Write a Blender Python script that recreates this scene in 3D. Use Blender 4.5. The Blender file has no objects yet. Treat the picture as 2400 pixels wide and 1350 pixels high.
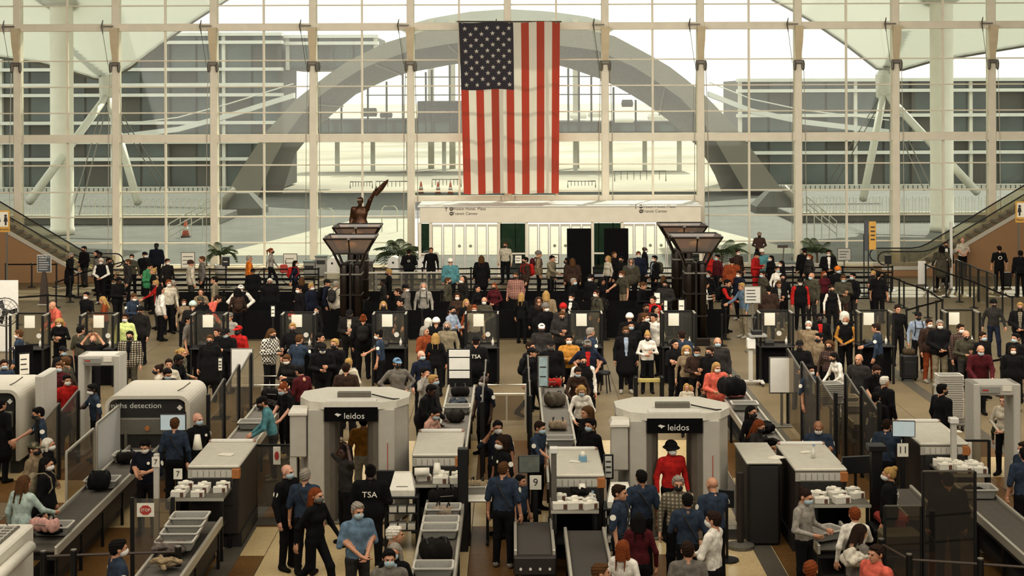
import bpy, math, random
import numpy as np
from mathutils import Vector, Matrix
random.seed(7)
RNG = np.random.default_rng(7)
SC = bpy.context.scene
COL = SC.collection
# ------------------------------------------------------------------ camera
F, H, YH = 3600.0, 7.8, 230.0          # focal length in pixels, eye height, horizon row (2400x1350 frame)
cam_d = bpy.data.cameras.new('camera')
cam = bpy.data.objects.new('camera', cam_d)
COL.objects.link(cam)
cam_d.sensor_fit = 'HORIZONTAL'
cam_d.sensor_width = 36.0
cam_d.lens = 36.0 * F / 2400.0
cam_d.shift_x = 0.0
cam_d.shift_y = -(675.0 - YH) / 2400.0
cam_d.clip_start = 0.1
cam_d.clip_end = 6000
cam.location = (0, 0, H)
cam.rotation_euler = (math.radians(90), math.radians(0.2), 0)
SC.camera = cam
# ------------------------------------------------------------------ sky, sun, roof daylight, exposure
world = bpy.data.worlds.new('world')
SC.world = world
world.use_nodes = True
wn = world.node_tree.nodes
bg = wn['Background']
bg.inputs[0].default_value = (0.97, 0.97, 0.93, 1)
bg.inputs[1].default_value = 1.25
sun_d = bpy.data.lights.new('sun', 'SUN')
sun_d.energy = 4.0
sun_d.angle = math.radians(0.6)
sun_d.color = (1.0, 0.96, 0.88)
sun = bpy.data.objects.new('sun', sun_d)
COL.objects.link(sun)
sun.rotation_euler = Vector((-0.35, -1.0, -0.95)).to_track_quat('-Z', 'Y').to_euler()
def area(name, loc, sx, sy, power, col, direction=(0, 0, -1)):
    d = bpy.data.lights.new(name, 'AREA')
    d.shape = 'RECTANGLE'
    d.size, d.size_y, d.energy, d.color = sx, sy, power, col
    o = bpy.data.objects.new(name, d)
    COL.objects.link(o)
    o.location = loc
    o.rotation_euler = Vector(direction).to_track_quat('-Z', 'Y').to_euler()
    return o
# daylight that comes through the white fabric roof of the hall
area('roof_daylight', (0, 46, 16.0), 50, 34, 9800, (1.0, 0.94, 0.85), (0, .8, -1))
area('roof_daylight_near', (0, 20, 16.5), 50, 34, 6200, (1.0, 0.93, 0.82), (0, .15, -1))
# added fill light before the solid end wall, brightens surfaces facing the viewer
area('end_wall_fill', (0, -13, 9), 46, 12, 1600, (1.0, 0.95, 0.86), (0, 1, 0))
SC.view_settings.view_transform = 'Standard'
SC.view_settings.look = 'None'
SC.view_settings.exposure = 0.65
SC.view_settings.gamma = 1.0
SC.view_settings.use_curve_mapping = False
SC.cycles.max_bounces = 5
SC.cycles.diffuse_bounces = 2
SC.cycles.glossy_bounces = 2
SC.cycles.transparent_max_bounces = 10
SC.cycles.caustics_reflective = False
SC.cycles.caustics_refractive = False
# ------------------------------------------------------------------ helpers
def G(px, py, z=0.0):                   # the point of the plane Z=z seen at a pixel of the photograph
    d = F * (H - z) / (py - YH)
    return Vector(((px - 1200.0) / F * d, d, z))
def AT(px, py, d):                      # the point at distance d seen at a pixel
    return Vector(((px - 1200.0) / F * d, d, H - (py - YH) * d / F))
def lin(c):
    c = c / 255.0
    return c / 12.92 if c <= 0.04045 else ((c + 0.055) / 1.055) ** 2.4
def rgb(h):
    h = h.lstrip('#')
    return tuple(lin(int(h[i:i + 2], 16)) for i in (0, 2, 4)) + (1,)
_M = {}
def M(name, col=None, rough=0.6, metal=0.0, noise=0.12, scale=30.0, bump=0.0, emit=0.0, spec=None, coord='Object'):
    if name in _M:
        return _M[name]
    m = bpy.data.materials.new(name)
    m.use_nodes = True
    nt = m.node_tree
    b = nt.nodes['Principled BSDF']
    c = rgb(col)
    b.inputs['Base Color'].default_value = c
    b.inputs['Roughness'].default_value = rough
    b.inputs['Metallic'].default_value = metal
    if spec is not None:
        b.inputs['Specular IOR Level'].default_value = spec
    if noise > 0:
        tc = nt.nodes.new('ShaderNodeTexCoord')
        n = nt.nodes.new('ShaderNodeTexNoise')
        n.inputs['Scale'].default_value = scale
        n.inputs['Detail'].default_value = 2.0
        nt.links.new(tc.outputs[coord], n.inputs['Vector'])
        r = nt.nodes.new('ShaderNodeValToRGB')
        r.color_ramp.elements[0].position = 0.3
        r.color_ramp.elements[1].position = 0.7
        r.color_ramp.elements[0].color = tuple(x * (1 - noise) for x in c[:3]) + (1,)
        r.color_ramp.elements[1].color = tuple(min(1, x * (1 + noise)) for x in c[:3]) + (1,)
        nt.links.new(n.outputs['Fac'], r.inputs['Fac'])
        nt.links.new(r.outputs['Color'], b.inputs['Base Color'])
        if bump > 0:
            bp = nt.nodes.new('ShaderNodeBump')
            bp.inputs['Strength'].default_value = bump
            bp.inputs['Distance'].default_value = 0.01
            nt.links.new(n.outputs['Fac'], bp.inputs['Height'])
            nt.links.new(bp.outputs['Normal'], b.inputs['Normal'])
    if emit > 0:
        b.inputs['Emission Color'].default_value = c
        b.inputs['Emission Strength'].default_value = emit
    _M[name] = m
    return m
def glass_mat(name, tint, alpha, rough=0.02, diffuse=0.0):      # thin glass: mostly clear, a little gloss, a little diffuse
    m = bpy.data.materials.new(name)
    m.use_nodes = True
    nt = m.node_tree
    nt.nodes.clear()
    out = nt.nodes.new('ShaderNodeOutputMaterial')
    tr = nt.nodes.new('ShaderNodeBsdfTransparent')
    tr.inputs[0].default_value = rgb(tint)
    gl = nt.nodes.new('ShaderNodeBsdfGlossy')
    gl.inputs['Roughness'].default_value = rough
    mx = nt.nodes.new('ShaderNodeMixShader')
    mx.inputs[0].default_value = alpha
    nt.links.new(tr.outputs[0], mx.inputs[1])
    nt.links.new(gl.outputs[0], mx.inputs[2])
    last = mx
    if diffuse > 0:
        df = nt.nodes.new('ShaderNodeBsdfDiffuse')
        df.inputs[0].default_value = (0.8, 0.8, 0.75, 1)
        m2 = nt.nodes.new('ShaderNodeMixShader')
        m2.inputs[0].default_value = diffuse
        nt.links.new(mx.outputs[0], m2.inputs[1])
        nt.links.new(df.outputs[0], m2.inputs[2])
        last = m2
    nt.links.new(last.outputs[0], out.inputs[0])
    _M[name] = m
    return m
class MB:                               # a bag of faces that becomes ONE mesh object
    def __init__(s):
        s.v, s.f, s.mi, s.cur = [], [], [], 0
    def add(s, vs, fs):
        o = len(s.v)
        s.v += [tuple(v) for v in vs]
        s.f += [tuple(i + o for i in f) for f in fs]
        s.mi += [s.cur] * len(fs)
        return s
    def box(s, x0, x1, y0, y1, z0, z1, b=0.0):
        x0, x1 = min(x0, x1), max(x0, x1); y0, y1 = min(y0, y1), max(y0, y1); z0, z1 = min(z0, z1), max(z0, z1)
        b = min(b, (x1 - x0) * .45, (y1 - y0) * .45, (z1 - z0) * .45)
        if b <= 0:
            return s.add([(x, y, z) for z in (z0, z1) for y in (y0, y1) for x in (x0, x1)],
                         [(0, 2, 3, 1), (4, 5, 7, 6), (0, 1, 5, 4), (2, 6, 7, 3), (0, 4, 6, 2), (1, 3, 7, 5)])
        lo, hi = (x0, y0, z0), (x1, y1, z1)
        vs, idx = [], {}
        for cx in (0, 1):
            for cy in (0, 1):
                for cz in (0, 1):
                    c = (cx, cy, cz)
                    for ax in range(3):
                        p = [(hi[k] if c[k] else lo[k]) + (0 if k == ax else (-b if c[k] else b)) for k in range(3)]
                        idx[(c, ax)] = len(vs)
                        vs.append(p)
        fs = []
        for ax in range(3):
            u, w = [(1, 2), (2, 0), (0, 1)][ax]
            for sd in (0, 1):
                q = []
                for (a, c2) in ((0, 0), (1, 0), (1, 1), (0, 1)):
                    c = [0, 0, 0]; c[ax] = sd; c[u] = a; c[w] = c2
                    q.append(idx[(tuple(c), ax)])
                fs.append(tuple(q if sd else q[::-1]))
        for ax in range(3):
            u, w = [(1, 2), (2, 0), (0, 1)][ax]
            for a in (0, 1):
                for c2 in (0, 1):
                    c0 = [0, 0, 0]; c0[u] = a; c0[w] = c2
                    c1 = list(c0); c1[ax] = 1
                    c0, c1 = tuple(c0), tuple(c1)
                    q = [idx[(c0, u)], idx[(c1, u)], idx[(c1, w)], idx[(c0, w)]]
                    fs.append(tuple(q if (a == c2) else q[::-1]))
        for c in [(a, b2, c2) for a in (0, 1) for b2 in (0, 1) for c2 in (0, 1)]:
            q = [idx[(c, 0)], idx[(c, 1)], idx[(c, 2)]]
            fs.append(tuple(q if sum(c) % 2 else q[::-1]))
        return s.add(vs, fs)
    def prism(s, poly, z0, z1, axis='z', off=0.0):       # closed 2D outline, extruded along an axis
        n = len(poly)
        def P(p, t):
            return {'z': (p[0], p[1], t), 'y': (p[0], t, p[1]), 'x': (t, p[0], p[1])}[axis]
        vs = [P(p, z0) for p in poly] + [P(p, z1) for p in poly]
        fs = [tuple(range(n))[::-1], tuple(range(n, 2 * n))] + [(i, (i + 1) % n, n + (i + 1) % n, n + i) for i in range(n)]
        return s.add(vs, fs)
    def loft(s, rings, cap=True, close=True):
        n = len(rings[0])
        vs = [p for r in rings for p in r]
        fs = []
        for k in range(len(rings) - 1):
            for i in range(n if close else n - 1):
                j = (i + 1) % n
                fs.append((k * n + i, k * n + j, (k + 1) * n + j, (k + 1) * n + i))
        if cap:
            fs.append(tuple(range(n))[::-1])
            fs.append(tuple(range((len(rings) - 1) * n, len(rings) * n)))
        return s.add(vs, fs)
    def tube(s, pts, r, seg=8, cap=True):
        pts = [Vector(p) for p in pts]
        rs = r if isinstance(r, (list, tuple)) else [r] * len(pts)
        rings, ref = [], None
        for i, p in enumerate(pts):
            t = (pts[min(i + 1, len(pts) - 1)] - pts[max(i - 1, 0)]).normalized()
            if ref is None:
                ref = Vector((0, 0, 1)) if abs(t.z) < 0.9 else Vector((1, 0, 0))
            a = t.cross(ref)
            if a.length < 1e-5:
                a = t.cross(Vector((0, 1, 0)))
            a.normalize()
            b = t.cross(a).normalized()
            ref = -b if ref is None else ref
            rings.append([p + (a * math.cos(2 * math.pi * k / seg) + b * math.sin(2 * math.pi * k / seg)) * rs[i] for k in range(seg)])
        return s.loft(rings, cap)
    def lathe(s, prof, seg=16, c=(0, 0), cap=True):
        rings = [[(c[0] + r * math.cos(2 * math.pi * k / seg), c[1] + r * math.sin(2 * math.pi * k / seg), z) for k in range(seg)] for r, z in prof]
        return s.loft(rings, cap)
    def ell(s, c, r, seg=14, ring=9):
        rings = []
        for i in range(ring + 1):
            t = math.pi * i / ring
            q = max(math.sin(t), 0.02)
            rings.append([(c[0] + r[0] * q * math.cos(2 * math.pi * k / seg), c[1] + r[1] * q * math.sin(2 * math.pi * k / seg), c[2] - r[2] * math.cos(t)) for k in range(seg)])
        return s.loft(rings)
    def mesh(s, name):
        me = bpy.data.meshes.new(name)
        me.from_pydata(s.v, [], s.f)
        return me
    def obj(s, name, mat, parent=None, smooth=False, loc=None, rot=None):
        me = s.mesh(name)
        mats = mat if isinstance(mat, (list, tuple)) else [mat]
        for m in mats:
            me.materials.append(m)
        if len(mats) > 1:
            me.polygons.foreach_set('material_index', s.mi)
        if smooth:
            me.polygons.foreach_set('use_smooth', [True] * len(me.polygons))
        me.update()
        return ob(name, me, parent, loc, rot)
def ob(name, me, parent=None, loc=None, rot=None):
    o = bpy.data.objects.new(name, me)
    COL.objects.link(o)
    if parent is not None:
        o.parent = parent
    if loc is not None:
        o.location = loc
    if rot is not None:
        o.rotation_euler = rot
    return o
def tag(o, label, cat, group=None, kind=None):
    o['label'] = label
    if cat:
        o['category'] = cat
    if group:
        o['group'] = group
    if kind:
        o['kind'] = kind
    return o
def thing(name, label, cat, loc=(0, 0, 0), rz=0.0, group=None):
    o = bpy.data.objects.new(name, None)
    COL.objects.link(o)
    o.empty_display_size = 0.1
    o.location = loc
    o.rotation_euler = (0, 0, rz)
    return tag(o, label, cat, group)
def struct(o, label=None):
    o['kind'] = 'structure'
    if label:
        o['label'] = label
    return o
ORDN = 'first second third fourth fifth sixth seventh eighth ninth tenth eleventh twelfth thirteenth fourteenth fifteenth sixteenth seventeenth eighteenth nineteenth twentieth twenty-first twenty-second twenty-third twenty-fourth twenty-fifth'.split()
def dup(root, loc, rz=0.0, label=None, group=None, scale=None):
    r = root.copy()
    COL.objects.link(r)
    r.location = loc
    r.rotation_euler = (0, 0, rz)
    if scale is not None:
        r.scale = (scale,) * 3
    if label:
        r['label'] = label
    if group:
        r['group'] = group
    for ch in list(root.children):
        c = ch.copy(); COL.objects.link(c); c.parent = r
        for g in list(ch.children):
            d = g.copy(); COL.objects.link(d); d.parent = c
    return r
def text_mesh(s, size, name='lettering', extrude=0.002):
    cu = bpy.data.curves.new(name, 'FONT')
    cu.body = s
    cu.size = size
    cu.align_x = 'CENTER'
    cu.align_y = 'CENTER'
    cu.extrude = extrude
    cu.resolution_u = 3
    o = bpy.data.objects.new(name, cu)
    COL.objects.link(o)
    me = bpy.data.meshes.new_from_object(o.evaluated_get(bpy.context.evaluated_depsgraph_get()))
    bpy.data.objects.remove(o)
    me.name = name
    return me
def text(s, size, mat, parent, loc, rot=(math.pi / 2, 0, 0), name='lettering', sx=1.0):
    me = text_mesh(s, size, name)
    me.materials.clear()
    me.materials.append(mat)
    o = ob(name, me, parent, loc, rot)
    o.scale = (sx, 1, 1)
    return o
# ------------------------------------------------------------------ people: smooth blended bodies, one continuous mesh each
SKIN, TORSO, SLEEVE, LEGS, SHOE, EYE, FRONT = range(7)
def surface(prims, cell, k=0.03, cut=None, disp=None):
    """prims: (a, b, ra, rb, scale_xyz, label).  Blended tapered capsules -> quad mesh with a label per face."""
    lo = np.min([np.minimum(p[0], p[1]) - max(p[2], p[3]) * 1.0 / min(p[4]) for p in prims], axis=0) - 3 * cell
    hi = np.max([np.maximum(p[0], p[1]) + max(p[2], p[3]) * 1.0 / min(p[4]) for p in prims], axis=0) + 3 * cell
    n = np.ceil((hi - lo) / cell).astype(int) + 1
    D = np.full(n, 1.0, np.float32)
    B = np.full(n, 1.0, np.float32)
    L = np.zeros(n, np.int8)
    ax = [lo[i] + cell * np.arange(n[i]) for i in range(3)]
    for a, b, ra, rb, sc, lab in prims:
        a = np.array(a, float); b = np.array(b, float); sc = np.array(sc, float)
        R = max(ra, rb) / sc + 0.09
        i0 = np.maximum(0, np.floor((np.minimum(a, b) - R - lo) / cell).astype(int))
        i1 = np.minimum(n, np.ceil((np.maximum(a, b) + R - lo) / cell).astype(int) + 1)
        sl = tuple(slice(i0[j], i1[j]) for j in range(3))
        X, Y, Z = np.meshgrid(ax[0][sl[0]], ax[1][sl[1]], ax[2][sl[2]], indexing='ij')
        m = (a + b) / 2
        A = (a - m) * sc; Bv = (b - m) * sc
        px, py, pz = (X - m[0]) * sc[0] - A[0], (Y - m[1]) * sc[1] - A[1], (Z - m[2]) * sc[2] - A[2]
        ba = Bv - A
        q = float(ba @ ba) + 1e-9
        h = np.clip((px * ba[0] + py * ba[1] + pz * ba[2]) / q, 0, 1)
        d = np.sqrt((px - ba[0] * h) ** 2 + (py - ba[1] * h) ** 2 + (pz - ba[2] * h) ** 2) - (ra + (rb - ra) * h)
        d = (d / sc.max()) if d.size else d
        old = D[sl]
        hh = np.clip(0.5 + 0.5 * (old - d) / k, 0, 1)
        nd = old * (1 - hh) + d * hh - k * hh * (1 - hh)
        near = d < B[sl]
        L[sl] = np.where(near, lab, L[sl])
        B[sl] = np.minimum(B[sl], d)
        D[sl] = nd
    if cut is not None or disp is not None:
        X, Y, Z = np.meshgrid(*ax, indexing='ij')
        if disp is not None:
            D = D + disp(X, Y, Z)
        if cut is not None:
            D = np.maximum(D, cut(X, Y, Z))
    S = D < 0
    c = np.zeros(np.array(n) - 1, np.int8)
    for i in (0, 1):
        for j in (0, 1):
            for l in (0, 1):
                c += S[i:n[0] - 1 + i, j:n[1] - 1 + j, l:n[2] - 1 + l]
    act = (c > 0) & (c < 8)
    idx = np.full(act.shape, -1, np.int64)
    ids = np.argwhere(act)
    idx[act] = np.arange(len(ids))
    acc = np.zeros((len(ids), 3)); cnt = np.zeros(len(ids))
    corners = [(i, j, l) for i in (0, 1) for j in (0, 1) for l in (0, 1)]
    for p in range(8):
        for q in range(p + 1, 8):
            if sum(abs(corners[p][t] - corners[q][t]) for t in range(3)) != 1:
                continue
            P = ids + corners[p]; Q = ids + corners[q]
            dp = D[tuple(P.T)]; dq = D[tuple(Q.T)]
            x = (dp < 0) != (dq < 0)
            t = np.where(x, dp / np.where(x, dp - dq, 1), 0)
            acc += np.where(x[:, None], P + (Q - P) * t[:, None], 0)
            cnt += x
    V = lo + cell * acc / cnt[:, None]
    lab = L[tuple(ids.T)]
    faces = []
    for a in range(3):
        u, w = (a + 1) % 3, (a + 2) % 3
        s0 = [slice(0, m) for m in n]; s1 = list(s0)
        s0[a] = slice(0, n[a] - 1); s1[a] = slice(1, n[a])
        e = np.argwhere(S[tuple(s0)] != S[tuple(s1)])
        e = e[(e[:, u] > 0) & (e[:, w] > 0) & (e[:, u] < n[u] - 1) & (e[:, w] < n[w] - 1)]
        ins = S[tuple(e.T)]
        du = np.zeros(3, int); du[u] = 1
        dw = np.zeros(3, int); dw[w] = 1
        q = [idx[tuple((e - o).T)] for o in (0 * du, du, du + dw, dw)]
        f = np.stack(q, 1)
        f[~ins] = f[~ins][:, ::-1]
        faces.append(f)
    Fc = np.concatenate(faces)
    Fc = Fc[(Fc >= 0).all(1)]
    return V, Fc, lab[Fc[:, 0]]
U1 = (1, 1, 1)
def E(c, r, lab):                        # ellipsoid
    r = np.array(r, float)
    m = r.min()
    return (np.array(c, float), np.array(c, float), m, m, m / r, lab)
def Cc(a, b, ra, rb, lab, sc=U1):
    return (np.array(a, float), np.array(b, float), ra, rb, np.array(sc, float), lab)
def head_prims():
    p = [E((0, .015, .03), (.075, .094, .086), SKIN), E((0, -.03, -.03), (.060, .070, .088), SKIN), E((0, -.058, -.092), (.032, .032, .026), SKIN),
         Cc((0, -.094, .012), (0, -.112, -.026), .008, .014, SKIN), Cc((-.034, -.080, .030), (.034, -.080, .030), .013, .013, SKIN),
         Cc((-.018, -.094, -.060), (.018, -.094, -.060), .007, .007, SKIN),
         E((.078, .012, -.008), (.011, .022, .034), SKIN), E((-.078, .012, -.008), (.011, .022, .034), SKIN),
         Cc((0, .018, -.06), (0, .03, -.215), .050, .058, SKIN),
         E((.030, -.089, .010), (.010, .010, .006), EYE), E((-.030, -.089, .010), (.010, .010, .006), EYE)]
    return p
HEAD = surface(head_prims(), .0075, .014)
def finger_hand(side, curl):
    """hand in its own frame: wrist at 0, fingers along -Z, palm towards -Y; five fingers of different length"""
    mb = MB()
    mb.loft([[(x * w, y * t, z) for x, y in ((-1, -1), (0, -1.25), (1, -1), (1.1, 0), (1, 1), (0, 1.2), (-1, 1), (-1.1, 0))]
             for z, w, t in ((.03, .024, .019), (-.01, .027, .019), (-.05, .036, .016), (-.088, .039, .014), (-.098, .034, .010))])
    for i, (x, ln, r) in enumerate(((-.029, .060, .0085), (-.010, .072, .009), (.010, .076, .009), (.029, .068, .0088))):
        a = curl
        z, y = -.090, 0.0
        pts = [(x, y, z)]
        for seg, fr in ((.45, .35), (.32, .9), (.23, 1.3)):
            z -= ln * seg * math.cos(a * fr); y -= ln * seg * math.sin(a * fr)
            pts.append((x * (1 + .06 * len(pts)), y, z))
        mb.tube(pts, [r, r, r * .92, r * .7], 6)
    mb.tube([(side * .026, -.004, -.022), (side * .050, -.016, -.052), (side * .054, -.030, -.080), (side * .048, -.042, -.100)], [.014, .0115, .0105, .008], 6)
    return np.array(mb.v), mb.f
POSES = {  # arms: (elbow, wrist) for the left (+X) and the right (-X) hand, x mirrored; lean, head pitch, stride, finger curl
    'S': (((.25, .03, 1.13), (.265, -.05, .88)), ((.25, .03, 1.13), (.265, -.04, .88)), 0, 4, 0, .5),
    'C': (((.265, .0, 1.14), (.045, -.20, 1.00)), ((.265, .0, 1.14), (.045, -.21, 1.02)), 0, 8, 0, .9),
    'P': (((.25, -.02, 1.13), (.10, -.26, 1.20)), ((.255, .0, 1.13), (.07, -.24, 1.12)), 2, 22, 0, .9),
    'X': (((.25, -.07, 1.15), (-.09, -.20, 1.18)), ((.25, -.08, 1.13), (-.10, -.22, 1.13)), 0, 2, 0, .8),
    'R': (((.25, .03, 1.13), (.265, -.05, .89)), ((.25, -.16, 1.20), (.21, -.41, 1.12)), 5, 10, 0, .5),
    'T': (((.26, -.13, 1.16), (.19, -.37, 1.08)), ((.26, -.13, 1.16), (.17, -.38, 1.06)), 17, 18, 0, .5),
    'I': (((.26, .0, 1.14), (.20, -.25, 1.10)), ((.26, .0, 1.14), (.20, -.25, 1.10)), 0, 14, 0, 1.0),
    'B': (((.25, -.16, 1.17), (.19, -.42, 1.14)), ((.25, -.16, 1.17), (.17, -.42, 1.12)), 46, 12, 0, .4),
    'H': (((.36, -.06, 1.50), (.14, -.02, 1.70)), ((.36, -.06, 1.50), (.14, -.02, 1.70)), 0, 6, 0, .8),
    'U': (((.25, .03, 1.13), (.25, -.06, .88)), ((.33, -.09, 1.30), (.15, -.12, 1.55)), 0, 4, 0, 1.0),
    'W': (((.255, -.07, 1.14), (.26, -.23, .95)), ((.255, .12, 1.15), (.27, .12, .90)), 3, 2, .26, .7),
    'O': (((.37, .05, 1.18), (.20, -.05, 1.02)), ((.37, .05, 1.18), (.20, -.05, 1.02)), 0, 4, 0, .5),
    'Z': (((.25, .03, 1.13), (.265, -.05, .88)), ((.30, -.06, 1.66), (.44, -.10, 1.90)), 0, -4, 0, .5),
}
BUILDS = {  # shoulder half-width, chest r, waist r, hip r, arm r, sleeve forearm covered, hem z, leg r, leg bottoms wide
    'M': dict(sh=.180, ch=.140, wa=.128, hi=.128, ar=.052, fa=True, hem=.90, lr=.088),
    'T': dict(sh=.182, ch=.142, wa=.132, hi=.130, ar=.054, fa=False, hem=.90, lr=.088),
    'J': dict(sh=.190, ch=.160, wa=.160, hi=.160, ar=.068, fa=True, hem=.82, lr=.090),
    'F': dict(sh=.158, ch=.120, wa=.108, hi=.130, ar=.045, fa=True, hem=.90, lr=.082),
    'L': dict(sh=.182, ch=.150, wa=.150, hi=.165, ar=.062, fa=True, hem=.52, lr=.088),
}
PROTO = {}
def proto(pose, build):
    key = pose + build
    if key in PROTO:
        return PROTO[key]
    bd = BUILDS[build]
    arms_l, arms_r, lean, pitch, stride, curl = POSES[pose]
    sh = bd['sh']
    la = math.radians(lean)
    piv = np.array((0, .0, .96))
    Rl = np.array(((1, 0, 0), (0, math.cos(la), math.sin(la)), (0, -math.sin(la), math.cos(la)))).T
    # forward is -Y: rotate about X so that the top moves to -Y
    Rl = np.array(((1, 0, 0), (0, math.cos(la), -math.sin(la)), (0, math.sin(la), math.cos(la))))
    def T(p):
        return piv + Rl @ (np.array(p, float) - piv)
    pr = []
    fl = (1, 1.5, 1)
    def torso(a, b, ra, rb, lab=TORSO, sc=fl):
        pr.append(Cc(T(a), T(b), ra, rb, lab, sc))
    ch, wa, hi = bd['ch'], bd['wa'], bd['hi']
    torso((-.055, .0, 1.31), (.055, .0, 1.31), ch, ch)
    torso((0, .0, 1.28), (0, -.005, 1.08), ch + .02, wa + .02)
    torso((-sh + .05, .005, 1.425), (sh - .05, .005, 1.425), .065, .065, sc=(1, 1.1, 1))
    torso((0, .012, 1.42), (0, .02, 1.49), .095, .064, sc=U1)
    if build == 'F':
        torso((-.065, -.055, 1.28), (.065, -.055, 1.28), .062, .062, sc=U1)
    torso((-.04, 0, 1.02), (.04, 0, 1.02), hi, hi, TORSO, (1, 1.35, 1))
    if bd['hem'] < .6:
        pr.append(Cc((-.045, 0, .95), (-.055, 0, bd['hem'] + .1), hi, hi + .02, TORSO, (1, 1.25, 1)))
        pr.append(Cc((.045, 0, .95), (.055, 0, bd['hem'] + .1), hi, hi + .02, TORSO, (1, 1.25, 1)))
    elif bd['hem'] < .88:
        pr.append(Cc((-.045, 0, .98), (.045, 0, .98), hi + .008, hi + .008, TORSO, (1, 1.3, 1)))
        pr.append(Cc((-.045, 0, .94), (.045, 0, .94), hi + .004, hi + .004, TORSO, (1, 1.3, 1)))
    pr.append(Cc((-.05, .01, .90), (.05, .01, .90), .112, .112, LEGS, (1, 1.2, 1)))
    lr = bd['lr']
    for s, st in ((1, stride), (-1, -stride)):
        hip = (s * .088, .0, .90)
        if st > 0:
            kn, an = (s * .09, -st * .75, .50), (s * .085, -st, .10)
        elif st < 0:
            kn, an = (s * .09, -st * .35 - .06, .50), (s * .085, -st * 1.25, .15)
        else:
            kn, an = (s * .105, -.015, .49), (s * .115, .02, .09)
        pr.append(Cc(hip, kn, lr, lr * .74, LEGS))
        pr.append(Cc(kn, an, lr * .76, lr * .60, LEGS))
        toe = (an[0] + s * .025, an[1] - .15, an[2] - .055 if st >= 0 else .045)
        pr.append(Cc((an[0], an[1] + .03, an[2] - .042), toe, .042, .036, SHOE))
        pr.append(Cc((an[0], an[1], an[2] - .01), (an[0], an[1] - .04, an[2] - .03), .044, .04, SHOE))
    hands = []
    for s, (el, wr) in ((1, arms_l), (-1, arms_r)):
        shd = (s * sh, .005, 1.415)
        e2 = (s * el[0], el[1], el[2]); w2 = (s * wr[0], wr[1], wr[2])
        ar = bd['ar']
        pr.append(Cc(T(shd), T(e2), ar * 1.12, ar * .86, SLEEVE))
        if bd['fa']:
            pr.append(Cc(T(e2), T(w2), ar * .86, ar * .66, SLEEVE))
        else:
            pr.append(Cc(T(np.array(shd) * .35 + np.array(e2) * .65), T(w2), .037, .027, SKIN))
        hands.append((s, T(e2), T(w2)))
    V, Fc, lab = surface(pr, .0145, .035)
    Vs, Fs, Ls = [V], [Fc], [lab]
    # a front panel (shirt, zip, print) on the torso
    ctr = V[Fc].mean(1)
    loc = (ctr - piv) @ Rl + piv
    fr = (lab == TORSO) & (loc[:, 1] < -.06) & (np.abs(loc[:, 0]) < .055 - .03 * np.clip((1.45 - loc[:, 2]) / .4, 0, 1)) & (loc[:, 2] > 1.0)
    lab[fr] = FRONT
    off = len(V)
    quads = [tuple(f) for f in Fc]
    labs = list(lab)
    verts = [V]
    # head, finer, seated in the collar
    hp = math.radians(pitch + lean * .35)
    Rh = np.array(((1, 0, 0), (0, math.cos(hp), -math.sin(hp)), (0, math.sin(hp), math.cos(hp))))
    neck = T((0, .02, 1.46))
    hc = neck + Rh @ np.array((0, -.012, .165))
    hv = HEAD[0] @ Rh.T + hc
    verts.append(hv)
    quads += [tuple(f + off) for f in HEAD[1]]
    labs += list(HEAD[2])
    off += len(hv)
    for s, e, w in hands:
        hv, hf = finger_hand(-s, curl)
        z = (e - w); z /= np.linalg.norm(z)
        inward = np.array((-s * .8, -.6, .1))
        if pose in 'SWZ':
            inward = np.array((-s, -.15, 0))
        y = -(inward - z * (inward @ z)); y /= np.linalg.norm(y)
        x = np.cross(y, z)
        Rm = np.stack((x, y, z), 1)
        hv = hv @ Rm.T + w - z * .012
        verts.append(hv)
        quads += [tuple(i + off for i in f) for f in hf]
        labs += [SKIN] * len(hf)
        off += len(hv)
    AV = np.concatenate(verts)
    me = bpy.data.meshes.new('body')
    me.from_pydata(AV.tolist(), [], [tuple(int(i) for i in f) for f in quads])
    for i in range(7):
        me.materials.append(None)
    me.polygons.foreach_set('material_index', [int(x) for x in labs])
    me.polygons.foreach_set('use_smooth', [True] * len(me.polygons))
    me.update()
    HM = Matrix.Translation(Vector(hc)) @ Matrix(Rh.tolist()).to_4x4()
    TM = Matrix.Translation(Vector(piv)) @ Matrix(Rl.tolist()).to_4x4() @ Matrix.Translation(-Vector(piv))
    PROTO[key] = (me, HM, TM, hc, [Vector(w) for s, e, w in hands])
    return PROTO[key]
# ---- hair, hats, masks in the head's own frame
def smesh(name, prims, cell=.009, k=.02, cut=None, disp=None):
    V, Fc, lab = surface(prims, cell, k, cut, disp)
    me = bpy.data.meshes.new(name)
    me.from_pydata(V.tolist(), [], Fc.tolist())
    me.materials.append(None)
    me.polygons.foreach_set('use_smooth', [True] * len(me.polygons))
    me.update()
    return me
def hairline(X, Y, Z):
    return np.minimum(-(0.80 * Y + 0.60 * Z) - .012, np.maximum(-(Z - .066), Y - 9))
_cr = E((0, .019, .036), (.081, .101, .0935), 0)
_nape = E((0, .048, -.018), (.070, .060, .066), 0)
def curls(X, Y, Z):
    return .010 * np.sin(X * 130) * np.sin(Y * 120 + 1) * np.sin(Z * 125 + 2)
def strand(X, Y, Z):
    return .0035 * np.sin(X * 260 + 40 * Z) * np.sin(Y * 230 + 3) + .003 * np.sin(Z * 150 + 60 * X)
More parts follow.
